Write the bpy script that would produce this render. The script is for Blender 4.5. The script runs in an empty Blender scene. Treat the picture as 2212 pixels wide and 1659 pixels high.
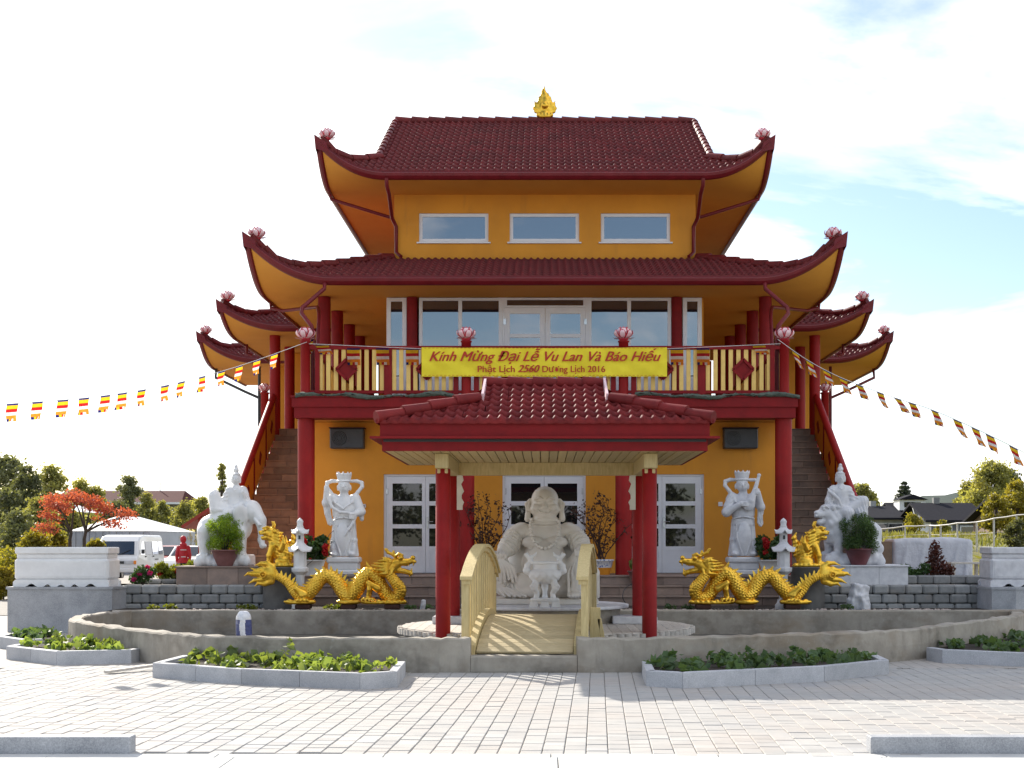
import bpy, bmesh, math, random
import numpy as np
from mathutils import Vector, Matrix, Euler, Quaternion
random.seed(7); NR = np.random.RandomState(11)
SC = bpy.context.scene
COL = SC.collection
R = math.radians

# ------------------------------------------------------------------ camera
cam_d = bpy.data.cameras.new('camera'); cam = bpy.data.objects.new('camera', cam_d); COL.objects.link(cam)
cam.location = (0, 0, 1.6); cam.rotation_euler = (R(90), 0, 0)
cam_d.sensor_width = 36; cam_d.lens = 36*3000/2212
cam_d.shift_x = -71/2212; cam_d.shift_y = 340.5/2212
cam_d.clip_start = 0.1; cam_d.clip_end = 6000
SC.camera = cam
SC.render.resolution_x = 1024; SC.render.resolution_y = 768

# ------------------------------------------------------------------ light
SUN_EL, SUN_AZ = R(30), R(32)           # behind the temple, to the left
SUNV = Vector((-math.sin(SUN_AZ)*math.cos(SUN_EL), math.cos(SUN_AZ)*math.cos(SUN_EL), math.sin(SUN_EL)))
sd = bpy.data.lights.new('sun', 'SUN'); sd.energy = 4.2; sd.angle = R(0.55); sd.color = (1, .93, .82)
so = bpy.data.objects.new('sun', sd); COL.objects.link(so)
so.rotation_euler = SUNV.to_track_quat('Z', 'Y').to_euler(); so.location = (-30, 60, 60)
W = bpy.data.worlds.new('World'); SC.world = W; W.use_nodes = True
SKYM = 1.02
def world_nodes():
    nt = W.node_tree; N = nt.nodes; L = nt.links; N.clear()
    out = N.new('ShaderNodeOutputWorld'); bg = N.new('ShaderNodeBackground'); bg.inputs[1].default_value = 0.1
    sky = N.new('ShaderNodeTexSky'); sky.sky_type = 'NISHITA'; sky.sun_disc = False
    sky.sun_elevation = SUN_EL; sky.sun_rotation = -SUN_AZ; sky.air_density = 1.0; sky.dust_density = .6; sky.ozone_density = 1.4
    tc = N.new('ShaderNodeTexCoord'); sep = N.new('ShaderNodeSeparateXYZ'); L.new(tc.outputs['Generated'], sep.inputs[0])
    def math_(op, a, b):
        m = N.new('ShaderNodeMath'); m.operation = op
        for i, v in enumerate((a, b)):
            if isinstance(v, (int, float)): m.inputs[i].default_value = v
            else: L.new(v, m.inputs[i])
        return m.outputs[0]
    zz = math_('ADD', math_('MAXIMUM', sep.outputs[2], 0.0), 0.22)
    cx = math_('DIVIDE', sep.outputs[0], zz); cy = math_('DIVIDE', sep.outputs[1], zz)
    comb = N.new('ShaderNodeCombineXYZ'); L.new(cx, comb.inputs[0]); L.new(cy, comb.inputs[1])
    no = N.new('ShaderNodeTexNoise'); no.inputs['Scale'].default_value = 1.05; no.inputs['Detail'].default_value = 9
    no.inputs['Roughness'].default_value = .56; no.inputs['Distortion'].default_value = .35
    mp = N.new('ShaderNodeMapping'); mp.inputs['Location'].default_value = (15.43, -6.4, 3.19); mp.inputs['Scale'].default_value = (1.0, 1.35, 1)
    L.new(comb.outputs[0], mp.inputs[0]); L.new(mp.outputs[0], no.inputs[0])
    rp = N.new('ShaderNodeValToRGB'); rp.color_ramp.elements[0].position = .45; rp.color_ramp.elements[1].position = .575
    L.new(no.outputs[0], rp.inputs[0])
    no2 = N.new('ShaderNodeTexNoise'); no2.inputs['Scale'].default_value = 2.2; no2.inputs['Detail'].default_value = 5
    L.new(mp.outputs[0], no2.inputs[0])
    rp2 = N.new('ShaderNodeValToRGB'); e = rp2.color_ramp.elements
    e[0].position = .30; e[0].color = (6.0, 6.0, 6.6, 1); e[1].position = .62; e[1].color = (10.5, 10.4, 10.2, 1)
    L.new(no2.outputs[0], rp2.inputs[0])
    sk = N.new('ShaderNodeMixRGB'); sk.blend_type = 'MULTIPLY'; sk.inputs[0].default_value = 1; sk.inputs[2].default_value = (SKYM, SKYM, SKYM, 1)
    L.new(sky.outputs[0], sk.inputs[1])
    mix = N.new('ShaderNodeMixRGB'); L.new(rp.outputs[0], mix.inputs[0]); L.new(sk.outputs[0], mix.inputs[1]); L.new(rp2.outputs[0], mix.inputs[2])
    L.new(mix.outputs[0], bg.inputs[0]); L.new(bg.outputs[0], out.inputs[0])
world_nodes()
vs = SC.view_settings; vs.view_transform = 'Standard'; vs.look = 'None'; vs.exposure = 0.88; vs.gamma = 1; vs.use_curve_mapping = False
SC.render.engine = 'CYCLES'
cy = SC.cycles; cy.use_denoising = True; cy.max_bounces = 8; cy.diffuse_bounces = 4; cy.glossy_bounces = 4; cy.transparent_max_bounces = 8
cy.sample_clamp_indirect = 8; cy.caustics_reflective = False; cy.caustics_refractive = False

# ------------------------------------------------------------------ object helpers
def P(vx, vy, Y):                         # a measured point of the survey sheet at distance Y
    return Vector(((vx-1177)*Y/3000, Y, 1.6+(1170-vy)*Y/3000))
def tag(o, label=None, cat=None, group=None, kind=None):
    if label: o['label'] = label
    if cat: o['category'] = cat
    if group: o['group'] = group
    if kind: o['kind'] = kind
    return o
def thing(name, loc, label, cat, group=None, rz=0, parent=None):
    o = bpy.data.objects.new(name, None); COL.objects.link(o); o.location = loc; o.rotation_euler = (0, 0, rz)
    o.empty_display_size = .2
    if parent: o.parent = parent
    return tag(o, label, cat, group)
def link(name, me, parent=None, loc=(0, 0, 0), rot=None, scale=None):
    o = bpy.data.objects.new(name, me); COL.objects.link(o)
    if parent: o.parent = parent
    o.location = loc
    if rot is not None: o.rotation_euler = rot
    if scale is not None: o.scale = scale if hasattr(scale, '__len__') else (scale,)*3
    return o
def copy_tree(o, parent=None):
    c = o.copy(); COL.objects.link(c); c.parent = parent
    for ch in list(o.children): copy_tree(ch, c)
    return c
def np_mesh(name, V, F, mats=None, smooth=False, mi=None):
    """V (n,3) array, F (m,k) array of one face size"""
    V = np.asarray(V, dtype=np.float32); F = np.asarray(F, dtype=np.int32)
    me = bpy.data.meshes.new(name); m, k = F.shape
    me.vertices.add(len(V)); me.vertices.foreach_set('co', V.ravel())
    me.loops.add(m*k); me.loops.foreach_set('vertex_index', F.ravel())
    me.polygons.add(m); me.polygons.foreach_set('loop_start', np.arange(0, m*k, k, dtype=np.int32))
    me.polygons.foreach_set('loop_total', np.full(m, k, dtype=np.int32))
    if mi is not None: me.polygons.foreach_set('material_index', np.asarray(mi, dtype=np.int32))
    for t in (mats if isinstance(mats, (list, tuple)) else [mats] if mats else []): me.materials.append(t)
    me.update(calc_edges=True); me.validate()
    if smooth: me.polygons.foreach_set('use_smooth', np.ones(len(me.polygons), dtype=bool))
    return me
class MB:
    """collects shapes into one mesh"""
    def __init__(s): s.v = []; s.f = []; s.m = []; s.sm = []
    def add(s, V, F, mi=0, smooth=False):
        b = len(s.v); s.v.extend([tuple(p) for p in V])
        for q in F: s.f.append(tuple(b+i for i in q)); s.m.append(mi); s.sm.append(smooth)
        return s
    def box(s, x0, x1, y0, y1, z0, z1, mi=0, M=None, c=0):
        if c <= 0:
            V = [Vector((x, y, z)) for z in (z0, z1) for y in (y0, y1) for x in (x0, x1)]
            F = [(0, 2, 3, 1), (4, 5, 7, 6), (0, 1, 5, 4), (2, 6, 7, 3), (0, 4, 6, 2), (1, 3, 7, 5)]
        else:
            bm = bmesh.new(); bmesh.ops.create_cube(bm, size=1)
            for v in bm.verts:
                v.co = Vector(((x0+x1)/2+v.co.x*(x1-x0), (y0+y1)/2+v.co.y*(y1-y0), (z0+z1)/2+v.co.z*(z1-z0)))
            bmesh.ops.bevel(bm, geom=bm.edges[:], offset=c, segments=1, affect='EDGES', profile=.5)
            bm.verts.index_update(); V = [v.co.copy() for v in bm.verts]; F = [[v.index for v in f.verts] for f in bm.faces]; bm.free()
        if M is not None: V = [M @ v for v in V]
        return s.add(V, F, mi)
    def beam(s, a, b, w, h, mi=0, up=(0, 0, 1), c=0):
        a = Vector(a); b = Vector(b); d = b-a; L = d.length; d.normalize(); up = Vector(up)
        x = d.cross(up)
        if x.length < 1e-4: x = d.cross(Vector((1, 0, 0)))
        x.normalize(); z = x.cross(d).normalized()
        M = Matrix((x, d, z)).transposed().to_4x4(); M.translation = a
        return s.box(-w/2, w/2, 0, L, -h/2, h/2, mi, M, c)
    def tube(s, path, r, n=10, mi=0, cap=True, smooth=True, closed=False):
        path = [Vector(p) for p in path]; k = len(path)
        rr = r if hasattr(r, '__len__') else [r]*k
        V = []; pn = None
        for i, p in enumerate(path):
            if closed: t = path[(i+1) % k]-path[i-1]
            else: t = path[min(i+1, k-1)]-path[max(i-1, 0)]
            if t.length < 1e-9: t = Vector((0, 0, 1))
            t.normalize()
            if pn is None:
                a = Vector((0, 0, 1)) if abs(t.z) < .9 else Vector((1, 0, 0)); pn = t.cross(a).normalized()
            else:
                pn = (pn-t*pn.dot(t)); pn = pn.normalized() if pn.length > 1e-6 else t.orthogonal().normalized()
            bn = t.cross(pn)
            for j in range(n):
                a = 2*math.pi*j/n; V.append(p+(pn*math.cos(a)+bn*math.sin(a))*rr[i])
        F = [(i*n+j, i*n+(j+1) % n, ((i+1) % k)*n+(j+1) % n, ((i+1) % k)*n+j) for i in range(k if closed else k-1) for j in range(n)]
        s.add(V, F, mi, smooth)
        if cap and not closed:
            s.add(V[:n], [tuple(reversed(range(n)))], mi); s.add(V[-n:], [tuple(range(n))], mi)
        return s
    def lathe(s, prof, n=24, c=(0, 0, 0), mi=0, smooth=True, sx=1, sy=1, rot=0, lobes=0, lobe_amp=0):
        V = []; c = Vector(c)
        for r, z in prof:
            for j in range(n):
                a = 2*math.pi*(j+.0)/n+rot; q = r*(1+lobe_amp*math.cos(lobes*a)) if lobes else r
                V.append(c+Vector((q*math.cos(a)*sx, q*math.sin(a)*sy, z)))
        F = [(i*n+j, i*n+(j+1) % n, (i+1)*n+(j+1) % n, (i+1)*n+j) for i in range(len(prof)-1) for j in range(n)]
        s.add(V, F, mi, smooth)
        if prof[0][0] > 1e-5: s.add(V[:n], [tuple(reversed(range(n)))], mi)
        if prof[-1][0] > 1e-5: s.add(V[-n:], [tuple(range(n))], mi)
        return s
    def prism(s, poly, axis, a, b, mi=0):
        """poly: 2-D outline (ccw) in the other two axes, extruded a..b along axis (0 x, 1 y, 2 z)"""
        n = len(poly)
        def pt(p, t): return {0: (t, p[0], p[1]), 1: (p[0], t, p[1]), 2: (p[0], p[1], t)}[axis]
        V = [pt(p, a) for p in poly]+[pt(p, b) for p in poly]
        F = [tuple(range(n)), tuple(range(2*n-1, n-1, -1))]+[(i, i+n, (i+1) % n+n, (i+1) % n) for i in range(n)]
        return s.add(V, F, mi)
    def ball(s, c, r, n=10, mi=0):
        r = r if hasattr(r, '__len__') else (r, r, r); m = max(4, n//2+1)
        V = []; F = []
        for i in range(m+1):
            t = math.pi*i/m
            for j in range(n):
                a = 2*math.pi*j/n; V.append((c[0]+r[0]*math.sin(t)*math.cos(a), c[1]+r[1]*math.sin(t)*math.sin(a), c[2]-r[2]*math.cos(t)))
        for i in range(m):
            for j in range(n):
                q = (i*n+j, i*n+(j+1) % n, (i+1)*n+(j+1) % n, (i+1)*n+j)
                F.append(q[1:] if i == 0 else (q[:3] if i == m-1 else q))
        return s.add(V, F, mi, True)
    def grid(s, G, mi=0, smooth=True, flip=False):
        a, b = len(G), len(G[0]); V = [p for row in G for p in row]
        F = [(i*b+j, i*b+j+1, (i+1)*b+j+1, (i+1)*b+j) for i in range(a-1) for j in range(b-1)]
        if flip: F = [q[::-1] for q in F]
        return s.add(V, F, mi, smooth)
    def mesh(s, name, mats, fix=True):
        me = bpy.data.meshes.new(name); me.from_pydata(s.v, [], s.f)
        for t in (mats if isinstance(mats, (list, tuple)) else [mats]): me.materials.append(t)
        me.polygons.foreach_set('material_index', s.m); me.polygons.foreach_set('use_smooth', s.sm)
        if fix:
            bm = bmesh.new(); bm.from_mesh(me); bmesh.ops.recalc_face_normals(bm, faces=bm.faces[:]); bm.to_mesh(me); bm.free()
        me.update(); return me
    def build(s, name, mats, parent=None, loc=(0, 0, 0), rot=None, fix=True):
        return link(name, s.mesh(name, mats, fix), parent, loc, rot)

# ------------------------------------------------------------------ materials
def new_mat(name):
    m = bpy.data.materials.new(name); m.use_nodes = True; nt = m.node_tree; nt.nodes.clear()
    out = nt.nodes.new('ShaderNodeOutputMaterial'); b = nt.nodes.new('ShaderNodeBsdfPrincipled'); nt.links.new(b.outputs[0], out.inputs[0])
    return m, nt, b
def noise(nt, scale, detail=4, rough=.6, coord='pos', stretch=None, loc=(0, 0, 0)):
    if coord == 'pos': src = nt.nodes.new('ShaderNodeNewGeometry').outputs['Position']
    else: src = nt.nodes.new('ShaderNodeTexCoord').outputs['Object']
    if stretch or any(loc):
        mp = nt.nodes.new('ShaderNodeMapping'); mp.inputs['Scale'].default_value = stretch or (1, 1, 1); mp.inputs['Location'].default_value = loc
        nt.links.new(src, mp.inputs[0]); src = mp.outputs[0]
    n = nt.nodes.new('ShaderNodeTexNoise'); n.inputs['Scale'].default_value = scale; n.inputs['Detail'].default_value = detail; n.inputs['Roughness'].default_value = rough
    nt.links.new(src, n.inputs[0]); return n.outputs[0]
def ramp(nt, fac, stops):
    r = nt.nodes.new('ShaderNodeValToRGB'); e = r.color_ramp.elements
    while len(e) < len(stops): e.new(.5)
    for i, (p, c) in enumerate(stops):
        e[i].position = p; c = c if hasattr(c, '__len__') else (c, c, c); e[i].color = (c[0], c[1], c[2], 1)
    nt.links.new(fac, r.inputs[0]); return r.outputs[0]
def mixc(nt, fac, a, b, mode='MIX'):
    m = nt.nodes.new('ShaderNodeMixRGB'); m.blend_type = mode
    for i, v in enumerate((fac, a, b)):
        if isinstance(v, (int, float)): m.inputs[i].default_value = v if i == 0 else (v, v, v, 1)
        elif isinstance(v, tuple): m.inputs[i].default_value = (*v[:3], 1)
        else: nt.links.new(v, m.inputs[i])
    return m.outputs[0]
def bump(nt, b, h, strength=.3, dist=.01):
    n = nt.nodes.new('ShaderNodeBump'); n.inputs['Strength'].default_value = strength; n.inputs['Distance'].default_value = dist
    nt.links.new(h, n.inputs['Height']); nt.links.new(n.outputs[0], b.inputs['Normal'])
def rand_shift(nt, col, amt=.25):
    oi = nt.nodes.new('ShaderNodeObjectInfo')
    r = ramp(nt, oi.outputs['Random'], [(0, 1-amt), (1, 1+amt)])
    return mixc(nt, 1.0, col, r, 'MULTIPLY')
def mat(name, c1, c2=None, rough=.6, metal=0, scale=6, detail=5, bscale=None, bstr=.2, bdist=.01, spec=.5, rand=0, coord='pos', stretch=None, lo=.35, hi=.65, coat=0, stain=None):
    m, nt, b = new_mat(name)
    b.inputs['Roughness'].default_value = rough; b.inputs['Metallic'].default_value = metal; b.inputs['Specular IOR Level'].default_value = spec
    if coat: b.inputs['Coat Weight'].default_value = coat; b.inputs['Coat Roughness'].default_value = .15
    c2 = c2 or tuple(x*.8 for x in c1)
    col = ramp(nt, noise(nt, scale, detail, .6, coord, stretch), [(lo, c1), (hi, c2)])
    if stain:
        for (sc, c, l, h, a, st) in stain:
            f = ramp(nt, noise(nt, sc, 4, .65, 'pos', st, (7.3, 2.1, 5.5)), [(l, 0), (h, a)]); col = mixc(nt, f, col, c)
    if rand: col = rand_shift(nt, col, rand)
    nt.links.new(col, b.inputs['Base Color'])
    if bscale: bump(nt, b, noise(nt, bscale, 4, .6, coord), bstr, bdist)
    return m
def leaf_mat(name, c1, c2, trans=.45, rand=.25, scale=3):
    m, nt, b = new_mat(name); out = [n for n in nt.nodes if n.type == 'OUTPUT_MATERIAL'][0]
    col = ramp(nt, noise(nt, scale, 3, .7), [(.3, c1), (.7, c2)])
    if rand: col = rand_shift(nt, col, rand)
    b.inputs['Roughness'].default_value = .55; nt.links.new(col, b.inputs['Base Color'])
    tr = nt.nodes.new('ShaderNodeBsdfTranslucent'); tc = mixc(nt, 1, col, (1.5, 1.4, .55), 'MULTIPLY'); nt.links.new(tc, tr.inputs[0])
    ms = nt.nodes.new('ShaderNodeMixShader'); ms.inputs[0].default_value = trans
    nt.links.new(b.outputs[0], ms.inputs[1]); nt.links.new(tr.outputs[0], ms.inputs[2]); nt.links.new(ms.outputs[0], out.inputs[0])
    return m
MT = {}
MT['plaster'] = mat('ochre_plaster', (.72, .305, .030), (.64, .265, .026), .85, scale=1.1, bscale=55, bstr=.12, stain=[(.7, (.50, .21, .035), .50, .76, .55, (1, 1, .35)), (3.5, (.60, .30, .08), .62, .8, .35, None), (4, (.42, .18, .04), .60, .80, .45, (1, 1, .12))])
MT['soffit'] = mat('ochre_soffit', (.70, .32, .04), (.64, .28, .033), .8, scale=.8, bscale=30, bstr=.06)
MT['red'] = mat('dark_red_paint', (.24, .009, .011), (.19, .008, .010), .6, spec=.22, scale=5, bscale=35, bstr=.1, stain=[(5, (.26, .06, .06), .64, .84, .45, (1, 1, .3))])
MT['red_post'] = mat('red_post_paint', (.31, .010, .010), (.25, .008, .009), .55, spec=.25, scale=3, bscale=25, bstr=.08, stain=[(7, (.36, .12, .12), .68, .85, .5, (1, 1, .5))])
MT['gutter'] = mat('red_gutter_metal', (.165, .010, .016), (.125, .008, .012), .42, spec=.3, scale=4, stain=[(9, (.24, .05, .05), .68, .88, .4, None)])
MT['tile'] = mat('red_clay_tile', (.165, .014, .015), (.105, .010, .011), .55, spec=.3, scale=9, rand=.2, bscale=60, bstr=.2, stain=[(2.2, (.10, .02, .016), .5, .8, .5, None)])
MT['tile2'] = mat('red_glazed_tile', (.20, .018, .018), (.145, .013, .014), .62, scale=7, rand=.18, bscale=50, bstr=.15, spec=.22)
MT['white'] = mat('white_window_paint', (.78, .79, .82), (.72, .73, .77), .4, scale=3)
MT['yellow'] = mat('cream_yellow_paint', (.80, .55, .16), (.72, .48, .13), .55, scale=6, rand=.06)
MT['pine'] = mat('treated_pine', (.62, .50, .25), (.50, .39, .18), .6, scale=7, stretch=(6, 6, .8), rand=.12, bscale=40, bstr=.15, stain=[(6, (.34, .25, .10), .6, .8, .5, None)])
MT['pine_deck'] = mat('deck_pine', (.55, .45, .27), (.44, .35, .19), .6, scale=8, stretch=(1, 8, 8), rand=.12, bscale=40, bstr=.2)
MT['pale_deck'] = mat('weathered_deck', (.62, .58, .52), (.48, .44, .39), .75, scale=6, stretch=(5, 1, 5), rand=.12, bscale=40, bstr=.2)
MT['marble'] = mat('white_marble', (.80, .80, .80), (.72, .72, .72), .42, scale=4, bscale=18, bstr=.08, stain=[(2.5, (.50, .48, .45), .55, .8, .45, None)])
MT['marble_grey'] = mat('grey_white_stone', (.66, .66, .68), (.54, .54, .57), .6, scale=9, bscale=45, bstr=.2, stain=[(4, (.40, .40, .42), .55, .85, .5, None)])
MT['buddha'] = mat('cream_marble', (.76, .71, .64), (.68, .635, .57), .36, scale=3, bscale=20, bstr=.05, stain=[(2.2, (.55, .50, .44), .52, .85, .4, None)])
def granite_mat(name, base, lo, hi, rand=.1):
    m, nt, b = new_mat(name); b.inputs['Roughness'].default_value = .7
    c = ramp(nt, noise(nt, 95, 3, .8), [(.36, lo), (.5, base), (.66, hi)])
    c = mixc(nt, .35, c, ramp(nt, noise(nt, 3.5, 4), [(.35, lo), (.65, hi)]))
    nt.links.new(rand_shift(nt, c, rand), b.inputs['Base Color']); bump(nt, b, noise(nt, 90, 3), .25, .004); return m
MT['granite'] = granite_mat('grey_granite', (.33, .34, .36), (.21, .22, .24), (.50, .51, .53))
MT['granite_light'] = granite_mat('pale_granite', (.44, .45, .47), (.32, .33, .35), (.60, .60, .62))
MT['concrete'] = mat('stained_concrete', (.42, .38, .32), (.30, .27, .225), .85, scale=2.6, bscale=30, bstr=.35, stain=[(1.6, (.14, .12, .095), .50, .70, .75, (1, 1, 1.3)), (.9, (.27, .20, .13), .50, .70, .6, (1, 1, 1.6)), (5, (.20, .18, .15), .56, .72, .5, (1, 1, .25)), (14, (.44, .42, .38), .6, .75, .5, None)])
MT['block'] = mat('garden_block', (.30, .30, .295), (.23, .235, .235), .9, scale=9, rand=.28, bscale=40, bstr=.5, stain=[(3, (.34, .26, .19), .56, .8, .45, None)])
MT['step_tile'] = mat('brown_stone_tile', (.29, .21, .17), (.22, .165, .14), .7, scale=7, rand=.18, bscale=30, bstr=.2, stain=[(2.5, (.34, .25, .19), .5, .8, .5, None)])
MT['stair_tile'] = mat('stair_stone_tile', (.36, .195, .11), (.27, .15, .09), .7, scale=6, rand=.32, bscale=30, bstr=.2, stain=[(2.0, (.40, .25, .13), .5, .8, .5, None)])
MT['stair_tile_shaded'] = mat('shaded_stair_tile', (.20, .145, .115), (.145, .11, .09), .7, scale=6, rand=.28, bscale=30, bstr=.2, stain=[(2.0, (.25, .17, .12), .5, .8, .5, None)])  # same stair tile, shade put into its colour for the right stair
MT['grout'] = mat('grout', (.34, .31, .27), (.27, .24, .21), .9, scale=12)
MT['paver'] = mat('paving_stone', (.44, .425, .40), (.375, .365, .35), .85, scale=2.5, rand=.09, bscale=60, bstr=.3, bdist=.004, stain=[(.55, (.44, .385, .34), .45, .65, .6, None), (.8, (.34, .345, .36), .55, .72, .6, None)])
MT['sand'] = mat('joint_sand', (.24, .215, .185), (.18, .16, .14), .95, scale=20)
MT['slab'] = mat('pale_road_slab', (.60, .60, .58), (.52, .52, .51), .8, scale=3, bscale=60, bstr=.2)
MT['soil'] = mat('dark_soil', (.055, .04, .03), (.03, .022, .017), .95, scale=18, bscale=30, bstr=.9, bdist=.03)
MT['black'] = mat('black_plastic', (.016, .017, .019), (.022, .023, .026), .4, scale=8)
MT['dark_metal'] = mat('dark_grey_metal', (.045, .048, .055), (.035, .037, .042), .45, scale=8)
MT['rubber'] = mat('black_rubber', (.014, .014, .014), (.02, .02, .02), .8)
MT['terracotta'] = mat('mauve_terracotta', (.25, .11, .105), (.20, .085, .08), .5, scale=5)
MT['wine_pot'] = mat('wine_red_pot', (.16, .045, .05), (.12, .035, .04), .45, scale=5)
MT['whitepot'] = mat('white_pot', (.72, .72, .70), (.64, .64, .62), .4, scale=5)
MT['orange'] = mat('orange_glaze', (.75, .30, .03), (.66, .25, .02), .35)
MT['bluewhite'] = mat('blue_patterned_glaze', (.74, .76, .80), (.10, .16, .42), .3, scale=26, lo=.55, hi=.62)
MT['steel'] = mat('steel', (.55, .56, .58), (.45, .46, .48), .3, 1)
MT['bark'] = mat('bark', (.085, .065, .05), (.05, .04, .032), .9, scale=12, stretch=(1, 1, .2), bscale=25, bstr=.8)
MT['twig'] = mat('dry_twig', (.07, .03, .02), (.045, .02, .015), .9)
MT['lotus_white'] = mat('lotus_petal', (.80, .60, .62), (.78, .50, .54), .5, scale=14)
MT['lotus_red'] = mat('lotus_rim', (.50, .03, .05), (.42, .02, .04), .5)
def gold_mat():
    m, nt, b = new_mat('gold_leaf'); b.inputs['Metallic'].default_value = .88; b.inputs['Roughness'].default_value = .30
    geo = nt.nodes.new('ShaderNodeNewGeometry')
    c = ramp(nt, noise(nt, 9, 4), [(.35, (.90, .56, .075)), (.7, (.72, .40, .03))])
    nt.links.new(c, b.inputs['Base Color']); bump(nt, b, noise(nt, 42, 3), .35, .012); return m
MT['gold'] = gold_mat()
def glass_mat(name, dark, refl, rough=.015):
    m, nt, b = new_mat(name); out = [n for n in nt.nodes if n.type == 'OUTPUT_MATERIAL'][0]
    b.inputs['Base Color'].default_value = (*dark, 1); b.inputs['Roughness'].default_value = .6; b.inputs['Specular IOR Level'].default_value = 0
    g = nt.nodes.new('ShaderNodeBsdfGlossy'); g.inputs['Roughness'].default_value = rough; g.inputs[0].default_value = (.93, .95, 1, 1)
    fr = nt.nodes.new('ShaderNodeFresnel'); fr.inputs[0].default_value = 1.5
    f = nt.nodes.new('ShaderNodeMath'); f.operation = 'ADD'; f.inputs[1].default_value = refl; nt.links.new(fr.outputs[0], f.inputs[0])
    nz = noise(nt, .9, 2); bp = nt.nodes.new('ShaderNodeBump'); bp.inputs['Strength'].default_value = .06; bp.inputs['Distance'].default_value = .02
    nt.links.new(nz, bp.inputs['Height']); nt.links.new(bp.outputs[0], g.inputs['Normal'])
    ms = nt.nodes.new('ShaderNodeMixShader'); nt.links.new(f.outputs[0], ms.inputs[0]); nt.links.new(b.outputs[0], ms.inputs[1]); nt.links.new(g.outputs[0], ms.inputs[2])
    nt.links.new(ms.outputs[0], out.inputs[0]); return m
MT['glass'] = glass_mat('window_glass', (.02, .024, .03), .20)
MT['glass_dark'] = glass_mat('door_glass', (.010, .010, .012), .02)
MT['car_glass'] = glass_mat('car_glass', (.015, .018, .022), .05)
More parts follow.
